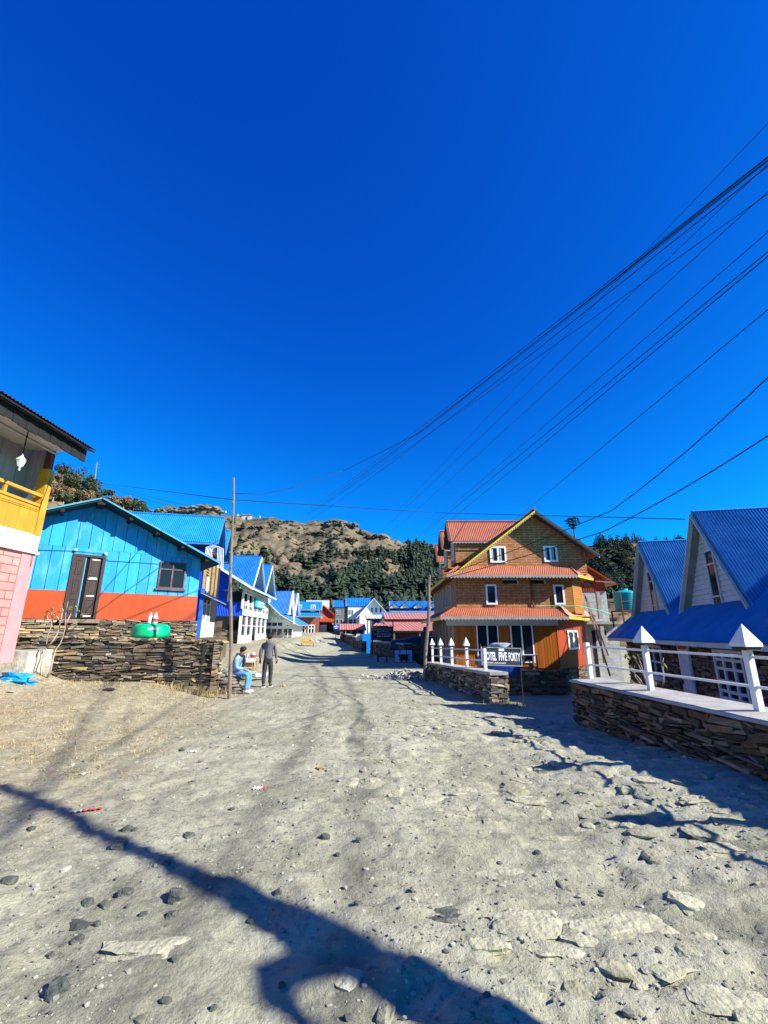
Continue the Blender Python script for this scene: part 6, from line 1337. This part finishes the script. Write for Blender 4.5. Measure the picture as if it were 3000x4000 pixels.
for _ in range(900):
    a = rt.uniform(-1.0, -.38); t = rt.uniform(.35, 1); x, y, z = HZL(a, t); s = rt.uniform(.2, .55)
    m.rock((x, y, z+s*.2), (s*1.2, s, s*.8), _ % 40, 1, rt.random(), .5, rt.random()*6, False)
kind(m.build('hillside_scrub', DRYB, tint=True, org=(-50, 60, 0)), 'stuff')
OUT = [(1335, 2052, 62, 26), (1400, 2082, 40, 26), (1290, 2048, 40, 16), (1470, 2098, 42, 20), (1120, 2038, 46, 10), (1345, 2108, 56, 20), (1010, 2062, 40, 14), (1240, 2090, 44, 14)]
for i, (u, v, w, h) in enumerate(OUT):
    a, kz = ray(u, v); t = .3
    while t < 1.0:
        x, y, z = HZM(a, t)
        if (z-H)/y >= kz: break
        t += .004
    s = y/1700; m = MB()
    for k in range(40):
        q = rt.uniform(-1, 1); m.rock((x+q*w*s*.9, y+rt.uniform(-3, 3)+1, z+rt.uniform(-.7, .5)*h*s*(1-q*q*.6)), (w*s*rt.uniform(.08, .22), rt.uniform(1.5, 3), h*s*rt.uniform(.1, .22)), k+i*7, 2, rt.random(), .7, rt.uniform(-.4, .4))
    o = m.build('rock_outcrop', M('slope_rock', (.13, .108, .082), .95, .4, .4, .8, 2., tint=.5), tint=True); tag(o, 'brown grey rock outcrop breaking the dry upper mountain slope', 'rock', 'rock outcrops on the upper mountain')
# ridge rocks and tiny ridge-top pavilions
for i, (u, v, w, h) in enumerate(((690, 1995, 62, 26), (795, 1992, 78, 34), (610, 2003, 45, 18))):
    p = PY(u, v, 372); s = 372/1700; m = MB()
    for k in range(46):
        q = rt.uniform(-1, 1); m.rock((p.x+q*w*s*.95, p.y+rt.uniform(-5, 3), p.z-1.5+rt.uniform(-.3, .62)*h*s*(1-q*q*.7)), (w*s*rt.uniform(.1, .3), rt.uniform(2, 5), h*s*rt.uniform(.09, .2)), k+i*20, 2, rt.random(), .6, rt.uniform(-.3, .3))
    o = m.build('rock_outcrop', M('ridge_rock', (.2, .17, .13), .95, .4, .3, .8, 2., tint=.4), tint=True); tag(o, ('layered grey rock outcrop on the ridge over the cyan roof, the middle one', 'largest layered rock outcrop on the ridge left of the thin pole', 'lowest small rock outcrop on the ridge beside the left hillside')[i], 'rock')
for k, u in enumerate((953, 976)):
    p = PY(u, 2020, 376); t = thing('ridge_pavilion', ('tiny red roofed pavilion on the ridge, the left of two', 'tiny red roofed pavilion on the ridge, the right of two')[k], 'pavilion', p)
    m = MB(); m.box(W0, p.x-1.6, p.x+1.6, -p.y-2, -p.y+2, p.z-3, p.z+1.2); m.build('wall', GREYW, t); m = MB(); m.prism([(p.x-2.2, p.y-2.5, p.z+1.2), (p.x+2.2, p.y-2.5, p.z+1.2), (p.x, p.y-2.5, p.z+2.6)], (0, 5, 0)); m.build('roof', ROOFP, t)
for k, (u, v) in enumerate(((868, 1998), (882, 2000), (912, 2009), (930, 2013), (1015, 2019))):
    p = PY(u, v, 374); m = MB(); m.rock((p.x, p.y, p.z), (.7, .6, .9), k, 2); o = m.build('ridge_marker', WHITE); tag(o, 'tiny white shrine stone on the mountain ridge', 'stone', 'white shrine stones on the ridge')
# shrub with bare stems at the terrace wall
def stems(name, label, lines, Y, r, leaves, par_label='shrub', rnd=rt):
    t = thing(name, label, par_label, PY(*lines[0][0], Y)); m = MB(); rr = random.Random(4)
    for ln in lines:
        pts = [PY(u, v, Y+.06*math.sin(u*.7+v*.05)) for u, v in ln]; n = len(pts); m.tube(pts, [r*(1-.75*i/(n-1)) for i in range(n)], 6)
    m.build('stem', TWIG, t, smooth=True); m = MB()
    for (u, v, k) in leaves:
        c = PY(u, v, Y-.03)
        for _ in range(k):
            an = rr.random()*6.28; d = Vv((math.cos(an)*.7, math.sin(an)*.5, -rr.uniform(.3, 1.1))).normalized(); L = rr.uniform(.07, .14); s = d.cross(Vv((0, 0, 1))).normalized()*L*.2
            m.add([c, c+d*L*.5+s, c+d*L, c+d*L*.5-s], [(0, 1, 2, 3)], rr.random())
    m.build('leaf', LEAFM, t, tint=True)
stems('shrub', 'bare forked shrub with a few drooping leaves before the terrace wall', [
    [(163, 2658), (160, 2610), (168, 2570), (181, 2535), (184, 2490), (199, 2450), (206, 2412)], [(183, 2530), (205, 2505), (222, 2480), (232, 2450), (237, 2420), (245, 2390)], [(180, 2655), (197, 2620), (208, 2570), (217, 2538), (235, 2515), (245, 2490), (255, 2450), (256, 2400), (266, 2350)],
    [(206, 2450), (196, 2430), (185, 2415), (182, 2395)], [(205, 2450), (205, 2415), (198, 2380)], [(236, 2425), (222, 2410), (210, 2396)], [(256, 2445), (266, 2420), (280, 2390), (285, 2370)], [(257, 2460), (280, 2440), (300, 2432)], [(238, 2420), (246, 2385), (238, 2360)]], 12.35, .026,
    [(205, 2372, 9), (188, 2384, 7), (212, 2392, 7), (245, 2352, 10), (275, 2368, 10), (295, 2364, 10), (308, 2382, 11), (322, 2394, 8), (298, 2432, 6), (182, 2402, 5), (235, 2385, 6)])
stems('shrub', 'leggy shrub with yellowing leaves behind the near white railing', [
    [(2530, 2690), (2515, 2640), (2490, 2590), (2470, 2560)], [(2520, 2690), (2500, 2655), (2470, 2620), (2455, 2605)], [(2535, 2692), (2520, 2650), (2505, 2600), (2490, 2555)], [(2545, 2690), (2530, 2640), (2525, 2580), (2515, 2545)], [(2500, 2670), (2480, 2640), (2478, 2600)], [(2590, 2680), (2592, 2640), (2588, 2600), (2592, 2570)]], 8.3, .016,
    [(2472, 2558, 4), (2490, 2552, 8), (2512, 2545, 9), (2500, 2560, 8), (2445, 2552, 3), (2470, 2595, 5), (2462, 2598, 4), (2540, 2650, 9), (2548, 2645, 8), (2520, 2680, 8), (2468, 2655, 6), (2590, 2585, 5), (2560, 2660, 6)])
stems('shrub', 'small bare twig shrub at the end of the low slate wall', [[(1966, 2740), (1962, 2700), (1955, 2660)], [(1968, 2740), (1972, 2700), (1964, 2655)], [(1970, 2742), (1976, 2690), (1983, 2680), (1976, 2660)]], 11.9, .02, [(1960, 2665, 2)])
# dry grass
m = MB(); rg = random.Random(15); cnt = 0
while cnt < 13000:
    x = rg.uniform(-11, -2.6); y = rg.uniform(5.5, 13.1); lim = -1.9-.16*y
    edge = lim-x+1.5*NZ.noise(Vv((x*.9, y*.9, 0)))
    pr = sst(-.5, 1.4, edge)*sst(-.25, .3, NZ.noise(Vv((x*1.7, y*1.7, 5)))+.15*(y > 11))
    if y > fw_.P(x+13.2, 0, 0).y-.12 or rg.random() > pr: cnt += .2; continue
    z = gnd(x, y); h = rg.uniform(.015, .06)*(2.2 if y > 12 and rg.random() < .5 else 1); a = rg.random()*6.28; l = rg.uniform(.02, .09); w = .0055
    b = Vv((x, y, z-.005)); tp2 = b+Vv((math.cos(a)*l, math.sin(a)*l, h)); s = Vv((-math.sin(a), math.cos(a), 0))*w
    m.add([b-s, b+s, tp2], [(0, 1, 2)], rg.random()); cnt += 1
for _ in range(500):
    x = rg.gauss(-5.3, .5); y = fw_.P(x+13.2, 0, 0).y-rg.uniform(.05, .5); z = gnd(x, y); h = rg.uniform(.08, .28); a = rg.random()*6.28; b = Vv((x, y, z)); s = Vv((-math.sin(a), math.cos(a), 0))*.006
    m.add([b-s, b+s, b+Vv((math.cos(a)*h*.5, math.sin(a)*h*.5, h))], [(0, 1, 2)], rg.random())
for _ in range(350):
    x = rg.gauss(3.0, .3); y = rg.gauss(11.5, .25); z = gnd(x, y); h = rg.uniform(.05, .16); a = rg.random()*6.28; b = Vv((x, y, z)); s = Vv((-math.sin(a), math.cos(a), 0))*.005
    m.add([b-s, b+s, b+Vv((math.cos(a)*h*.5, math.sin(a)*h*.5, h))], [(0, 1, 2)], rg.random())
kind(m.build('dry_grass', leafmat('straw', (.36, .28, .13)), tint=True, org=(-6, 9, 0)), 'stuff')
# ================================================================= gravel and stones
GRV = M('gravel_stone', (.25, .245, .195), .9, .25, 20, tint=.6); SLT = M('blue_grey_stone', (.085, .09, .08), .85, .35, 14, .6, 60, stain=(.22, .215, .16), sv=5, spec=.15); PALE = M('pale_bedrock', (.36, .35, .245), .95, .25, 9, .9, 26, stain=(.25, .24, .165), sv=3, spec=.1)
m = MB(); rg = random.Random(8)
for i in range(20000):
    y = 1.9+ (rg.random()**1.7)*12; x = rg.uniform(-.85, .75)*(y+1.2)
    if NZ.noise(Vv((x*.8, y*.8, 2)))+.35*rg.random() < -.05: continue
    if x > pwl(WALLR, y)-.05: continue
    s = min(.03 if x < -.5 else .018, .0036*math.exp(rg.gauss(0, .62))*(1+.1*y)); m.rock((x, y, gnd(x, y)+s*.08), (s*rg.uniform(.8, 1.7), s*rg.uniform(.7, 1.2), s*rg.uniform(.4, .8)), i % 60, 1, rg.random()**1.2, .4, rg.random()*6)
kind(m.build('gravel', GRV, tint=True, org=(0, 5, 0)), 'stuff')
ST = [(298, 3612, 120, 60, 0), (692, 3495, 72, 66, 0), (488, 3486, 55, 28, 0), (407, 3540, 36, 26, 0), (339, 3533, 40, 26, 0), (669, 3576, 46, 30, 0), (497, 3240, 40, 26, 0), (524, 3243, 26, 16, 0), (737, 3263, 46, 22, 0), (1270, 3268, 42, 32, 0), (1401, 3283, 32, 26, 0), (221, 3863, 66, 66, 0), (683, 3741, 30, 34, 0), (303, 3676, 44, 20, 0), (646, 3913, 46, 22, 0), (832, 3942, 26, 34, 0), (194, 3738, 26, 26, 0), (1085, 3485, 34, 24, 0), (1397, 3529, 36, 20, 0), (167, 3886, 26, 18, 1), (32, 3440, 50, 26, 0), (461, 3304, 56, 24, 0), (651, 3373, 32, 22, 0), (378, 3610, 26, 20, 0), (980, 3600, 30, 20, 0), (560, 3575, 28, 18, 0), (120, 3240, 30, 16, 0), (905, 3160, 26, 14, 0), (1320, 3340, 26, 16, 0), (1360, 3980, 40, 26, 0), (1100, 3860, 26, 16, 0), (2100, 3330, 30, 18, 0), (1905, 2990, 26, 12, 1), (710, 2930, 26, 22, 0), (1160, 3120, 20, 12, 0),
      (542, 3690, 190, 84, 1), (2079, 3600, 270, 66, 1), (2404, 3618, 250, 60, 1), (2621, 3790, 190, 64, 1), (1988, 3400, 190, 32, 1), (1744, 3562, 100, 56, 0), (2151, 3706, 120, 46, 1), (2880, 3300, 160, 60, 1), (2720, 3120, 110, 34, 1), (2830, 3900, 190, 80, 1), (1800, 3090, 110, 24, 1), (2060, 3120, 130, 26, 1)]
for i, (u, v, w, h, pale) in enumerate(ST):
    p = onground(u, v+h*.25); d = math.sqrt(p.x**2+p.y**2+3); sc = d/1700*.97; a = w*sc/2*(1 if w > 90 else .72); zz = gnd(p.x, p.y); bed = w > 90
    b = min(a*1.1, h*sc*.62*max(1, p.y/3)) ; hz_ = .02 if bed else min(a, h*sc*.5)*.75
    m = MB(); m.rock((p.x, p.y, zz+(-hz_*.62 if bed else hz_*.12)), (a, max(b*.8, a*.45), max(hz_, .012)), i*3+1, 3 if w > 50 else 2, .5, 1.1 if bed else .5, RN.uniform(-.25, .25))
    o = m.build('embedded_slab' if bed else 'loose_stone', PALE if pale else SLT)
    if bed: tag(o, 'pale flat stone slab bedded in the dirt road', 'stone', 'pale slabs bedded in the road')
    else: tag(o, 'white pebble lying on the dirt road' if pale else 'blue grey angular stone lying loose on the dirt road', 'stone', 'white pebbles on the road' if pale else 'loose dark stones on the road')
m = MB(); rg = random.Random(44); y = 2.0; cnt = 0
while y < 12.5:
    x = rg.uniform(-1.6, -1.2)-.15*(y-3); x1 = pwl(WALLR, y)-.25
    while x < x1:
        L = rg.uniform(.1, .34)*rg.choice((.7, 1, 1.35)); w = sst(-1.5, .9, x+.2*(y-3))*(1-.8*sst(9, 12.5, y))
        if rg.random() < .62*w*sst(-.45, .15, NZ.noise(Vv((x*.6, y*.6, 31)))):
            yy = y+rg.uniform(-.05, .05)-.16*x; d = rg.uniform(.05, .12); h = rg.uniform(.018, .034)
            if yy > 1.7 and x > -.9+.12*(yy-3): m.rock((x+L/2, yy, gnd(x+L/2, yy)-h*rg.uniform(.5, .8)), (L*.52, d, h), cnt % 90, 2, rg.random(), .48, rg.uniform(-.42, .08)); cnt += 1
        x += L*rg.uniform(1.05, 1.9)
    y += rg.uniform(.13, .27)
kind(m.build('stone_paving', M('dusty_paving_stone', (.33, .318, .218), .95, .28, 9, .9, 30, tint=.2, stain=(.22, .21, .14), sv=3, spec=.05), tint=True, org=(1, 6, 0)), 'stuff')
# heaps of broken stone by the road
def heap(label, c, w, n, smin, smax, seed, name='rubble_heap'):
    r = random.Random(seed); m = MB()
    for k in range(n):
        x, y = r.gauss(0, .45)*w, r.gauss(0, .3)*w; z = max(0, (.38-.5*math.hypot(x, y)/w))*w*.55; s = r.uniform(smin, smax)
        m.rock((c.x+x, c.y+y, c.z+z*r.uniform(.3, 1)), (s, s*r.uniform(.6, 1), s*r.uniform(.4, .8)), k, 1, r.random(), .4, r.random()*6)
    o = m.build(name, M('rubble', (.3, .29, .27), .9, .25, 6, tint=.5), tint=True); tag(o, label, 'stone heap'); kind(o, 'stuff')
heap('pale rubble heap at the foot of the leaning wooden pole', Vv((.9, 18.2, .0)), 1.6, 260, .03, .09, 1)
heap('grey broken stone heap beside the white shop', Vv((PY(1225, 2500, 50).x, 50, road_z(50))), 3.2, 240, .1, .3, 2)
heap('rubble and old timber beside the seated man', Vv((-5.75, 17.2, .2)), 1.2, 150, .05, .16, 3)
# stall table with basket
tb = G(968, 2632); st2 = thing('stall_table', 'small wooden stall table with white cloth top beside the walking man', 'table', (tb.x, tb.y, 0)); ftb = Fr((tb.x, tb.y), (1, 0)); z1 = 1.75+ray(978, 2572)[1]*tb.y
x0, x1 = -.3, .28; gz = gnd(tb.x, tb.y)
for s in (x0+.03, x1-.09):
    for d in (-.4, .0): m = MB(); m.box(ftb, s, s+.06, d-.06, d, gz-.03, z1-.13); m.build('leg', M('tan_wood', (.36, .24, .12)), st2)
m = MB(); m.box(ftb, x0, x1, -.45, .05, z1-.03, z1); m.build('top', WOOD, st2); m = MB(); m.box(ftb, x0-.02, x1+.02, -.47, .07, z1+.001, z1+.012); m.box(ftb, x0-.02, x1+.02, .058, .072, z1-.16, z1); m.build('cloth', WHITE, st2); m = MB(); m.box(ftb, x0+.03, x1-.03, -.3, -.05, gz+.12, gz+.16); m.box(ftb, x0+.1, x1-.05, -.25, -.0, gz+.16, gz+.34); m.build('shelf', M('tan_wood2', (.36, .24, .12)), st2)
bs = thing('basket', 'red woven basket with white bundle on the stall table', 'basket', ftb.P(.13, -.15, z1)); m = MB(); m.lathe(ftb.P(.15, -.15, z1+.012), [(.1, 0), (.15, .1), (.16, .13), (.14, .12)], 16); m.build('bowl', M('red_basket', (.55, .07, .03), .6, .3, 20), bs); m = MB(); m.rock(ftb.P(.15, -.15, z1+.15), (.09, .09, .09), 3, 2); m.build('bundle', WHITE, bs)
m = MB(); m.lathe(ftb.P(-.1, -.12, z1+.012), [(.06, 0), (.065, .12), (.05, .14), (.05, .17)], 12); o = m.build('jar', M('pale_jar', (.5, .5, .47), .2)); tag(o, 'pale glass jar next to the red basket on the stall table', 'jar')
# green tank lid with bottles
p = PY(588, 2482, 13.9); gt2 = thing('tank_lid', 'bright green plastic tank top resting on the terrace wall', 'tank', p); r = .53; m = MB(); m.lathe((p.x, p.y, p.z-.02), [(r*.96, -.05), (r, 0), (r*1.03, .04), (r, .075), (r*1.01, .2), (r*.97, .28), (r*.8, .345), (r*.45, .37), (.01, .375)], 32); m.build('body', M('green_plastic', (.0, .42, .17), .3, .1, 3), gt2, smooth=True)
m = MB(); fl = Fr((p.x, p.y), (1, .55)); flp = Fr((p.x, p.y), (1, .12)); 
for k in range(7):
    an = -1.25+k*.075; 
    c = Vv((p.x+math.cos(an)*r*1.005, p.y+math.sin(an)*r*1.005, p.z+.2)); fr = Fr((c.x, c.y), (-math.sin(an), math.cos(an))); m.box(fr, -.014, .014, -.004, .006, c.z-.04, c.z+.02*(k % 2)+.02)
m.build('lettering', LET, gt2)
for k, (u, cc) in enumerate(((584, 0), (604, 1))):
    q = PY(u, 2438, 13.9); z0 = p.z+.353; b = thing('bottle', ('squat bottle with pale cap on the green tank, left of two', 'squat bottle with yellow green label on the green tank, right of two')[k], 'bottle', (q.x, q.y, z0)); m = MB(); m.lathe((q.x, q.y, z0), [(.07, 0), (.08, .03), (.075, .2), (.045, .25), (.03, .27)], 14); m.build('body', M('clear_plastic', (.6, .55, .62), .15, .1, 8), b, smooth=True)
    m = MB(); m.lathe((q.x, q.y, z0+.05), [(.081, 0), (.081, .1)], 14); m.build('bottle_label', GOODS[(1, 0)[k]], b); m = MB(); m.lathe((q.x, q.y, z0+.27), [(.035, 0), (.035, .05), (.02, .055)], 12); m.build('cap', WHITE, b)
# litter
def wad(name, label, u, v, w, mat, seed, Y=None, fl=.45, cat='litter', asp=.8):
    p = onground(u, v); d = p.length; a = w/1700*d/2; m = MB(); m.rock((p.x, p.y, p.z+a*fl*.5), (a, a*asp, a*fl), seed, 3, rough=.8, flat=False); o = m.build(name, mat); tag(o, label, cat)
BBAG = M('blue_plastic_bag', (.01, .27, .75), .3, .2, 9, .8, 14); REDW = M('red_wrapper', (.6, .04, .05), .4, .3, 12)
wad('plastic_bag', 'crumpled bright blue plastic bag beside the plastered plinth', 62, 2660, 70, BBAG, 3, cat='plastic bag'); wad('plastic_bag', 'smaller blue plastic scrap just right of the crumpled blue bag', 116, 2672, 30, BBAG, 7, cat='plastic bag'); wad('plastic_bag', 'grey white plastic scrap between the two blue bags', 95, 2655, 40, M('grey_plastic', (.4, .4, .42), .4, .2, 9), 8, cat='plastic bag')
def wrapper(label, u, v, w, h, mats, rz, seed):
    p = onground(u, v); d = p.length; L = w/1700*d; W_ = h/1700*d*2.2; fr = Fr((p.x, p.y), (math.cos(rz), math.sin(rz))); t = thing('wrapper', label, 'litter', p); r = random.Random(seed)
    for k, mt3 in enumerate(mats):
        m = MB(); n = 5; a0, a1 = lerp(-L/2, L/2, k/len(mats)), lerp(-L/2, L/2, (k+1)/len(mats)); vs = []
        for i in range(n+1): s = lerp(a0, a1, i/n); zz = p.z+.006+.007*math.sin(i*1.9+seed); vs += [fr.P(s, -W_/2, zz), fr.P(s, W_/2, zz+.008)]
        m.add(vs+[q-Vv((0, 0, .003)) for q in vs], [(2*i, 2*i+2, 2*i+3, 2*i+1) for i in range(n)]+[(2*i+2*n+2, 2*i+2*n+3, 2*i+2*n+5, 2*i+2*n+4) for i in range(n)]); m.build('foil', mt3, t)
wrapper('red and white torn wrapper on the dirt near the long tree shadow', 340, 3168, 74, 9, [WHITE, REDW, REDW], .35, 1); wrapper('pale crumpled packet with a pink end in the middle of the road', 1017, 3082, 42, 14, [WHITE, WHITE, REDW], .0, 2)
wrapper('white paper scrap on the verge beside the road', 753, 2936, 26, 12, [WHITE, WHITE], .2, 3); wrapper('small white scrap at the foot of the brown parapet wall', 2682, 2960, 22, 14, [WHITE], -.4, 4); wrapper('little white scrap near the verge on the left', 328, 3026, 22, 8, [WHITE], .1, 5); wrapper('white litter sheet lying left on the dry verge', 25, 2704, 40, 8, [WHITE], 0, 6)
wad('block', 'small ochre block lying in the middle of the road', 1250, 3008, 24, M('ochre_block', (.3, .22, .08), .9, .2), 12, cat='block'); wad('dark_rag', 'dark crumpled rag in the dry grass before the terrace wall', 425, 2698, 34, M('dark_rag', (.05, .035, .045), .9), 5, fl=.22, cat='rag')
p = G(1105, 2690); wad('block', 'tan broken brick on the road to the right of the walking man', 1105, 2684, 18, M('tan_block', (.35, .27, .17), .9), 21, fl=1, cat='block')
# roadside bench cart in the distance
cb2 = thing('yellow_cart', 'yellow wooden street cart in front of the rubble by the white shop', 'cart', PY(1205, 2530, 42)); fcb = Fr((PY(1200, 2530, 42).x, 42), (1, .1)); z0 = 1.75+ray(1200, 2538)[1]*42; z0 = max(z0, road_z(42))
m = MB(); m.box(fcb, -.6, .6, -.5, .3, z0+.55, z0+.75); m.box(fcb, -.5, .3, -.4, .2, z0+.85, z0+1.0); m.build('body', M('yellow_wood', (.55, .33, .05), .7), cb2)
for s in (-.55, .5):
    for d in (-.45, .25): m = MB(); m.box(fcb, s, s+.06, d, d+.06, z0-.1, z0+.55); m.build('leg', WOOD, cb2)
m = MB(); m.lathe(fcb.P(-.75, .2, z0+.35), [(.3, -.03), (.34, 0), (.3, .03), (.2, 0)], 16); m.build('wheel', DKW, cb2)
# ================================================================= bare tree right of the camera that throws the long shadow
bt = thing('bare_tree', 'bare leaning tree standing right of the road behind the parapet', 'tree', (6.15, -.75, 0)); rt2 = random.Random(3)
SX, SY = 1.42, -.53
def from_shadow(u, v, h): p = G(u, v); return Vv((p.x+SX*h, p.y+SY*h, h))
m = MB()
trunk = [Vv((6.2, -1.0, -.8)), from_shadow(2150, 4150, 2.4), from_shadow(1700, 3905, 3.6), from_shadow(1330, 3720, 4.6), from_shadow(1050, 3560, 5.4), from_shadow(760, 3430, 6.2), from_shadow(460, 3285, 7.1), from_shadow(160, 3130, 8.0), from_shadow(-60, 3060, 8.8), from_shadow(-400, 2960, 9.8)]
m.tube(trunk, [.26, .17, .16, .16, .15, .105, .08, .085, .08, .03], 9)
br = [[trunk[3], from_shadow(1090, 3800, 4.9), from_shadow(1100, 3900, 4.9), from_shadow(1300, 4050, 4.7)], [trunk[7], from_shadow(110, 3170, 8.2), from_shadow(70, 3200, 8.3), from_shadow(60, 3260, 8.3)], [trunk[3], from_shadow(1120, 3640, 5.4), from_shadow(1000, 3520, 6.0)], [trunk[2], from_shadow(1500, 3800, 4.6)]]
for b, r in zip(br, ([.13, .1, .07, .03], [.06, .05, .04, .02], [.09, .07, .04], [.1, .07])): m.tube(b, r, 7)
m.build('trunk', M('grey_bark', (.16, .13, .1), .9, .3, 6, .6, 20), bt, smooth=True)
# ================================================================= light, sky, camera
sc = bpy.context.scene
sun_v = Vv((1.42, -.53, 1.0)).normalized(); EL = math.asin(sun_v.z); AZ = math.atan2(sun_v.x, sun_v.y)
sl = bpy.data.lights.new('sun', 'SUN'); sl.energy = 5.0; sl.angle = math.radians(.53); sl.color = (1, .955, .86)
so = bpy.data.objects.new('sun', sl); C.objects.link(so); so.rotation_euler = sun_v.to_track_quat('Z', 'Y').to_euler(); so.location = sun_v*50
w = bpy.data.worlds.new('World'); sc.world = w; w.use_nodes = True; nt = w.node_tree; bg = nt.nodes['Background']
sk = nt.nodes.new('ShaderNodeTexSky'); sk.sky_type = 'NISHITA'; sk.sun_disc = False; sk.sun_elevation = EL; sk.sun_rotation = AZ; sk.altitude = 3000; sk.air_density = 1.0; sk.dust_density = .0; sk.ozone_density = 4.0
cx = nt.nodes.new('ShaderNodeSeparateColor'); cc = nt.nodes.new('ShaderNodeCombineColor'); nt.links.new(sk.outputs[0], cx.inputs[0])
for i, (gain, po) in enumerate(SKY_CURVE):      # deep, polarised high-altitude blue
    a_ = nt.nodes.new('ShaderNodeMath'); a_.operation = 'POWER'; a_.inputs[1].default_value = po; b_ = nt.nodes.new('ShaderNodeMath'); b_.operation = 'MULTIPLY'; b_.inputs[1].default_value = gain
    nt.links.new(cx.outputs[i], a_.inputs[0]); nt.links.new(a_.outputs[0], b_.inputs[0]); nt.links.new(b_.outputs[0], cc.inputs[i])
nt.links.new(cc.outputs[0], bg.inputs['Color']); bg.inputs['Strength'].default_value = SKY_STR
cam = bpy.data.cameras.new('camera'); cam.sensor_fit = 'HORIZONTAL'; cam.sensor_width = 36; cam.lens = 36*F/3000; cam.clip_end = 5000; cam.clip_start = .05
co = bpy.data.objects.new('camera', cam); C.objects.link(co); co.location = (0, 0, H); co.rotation_euler = (math.pi/2+PIT, 0, 0); sc.camera = co
sc.view_settings.view_transform = 'Standard'; sc.view_settings.look = 'None'; sc.view_settings.exposure = EXPO; sc.view_settings.gamma = 1
sc.render.engine = 'CYCLES'; sc.cycles.use_denoising = True; sc.cycles.max_bounces = 6
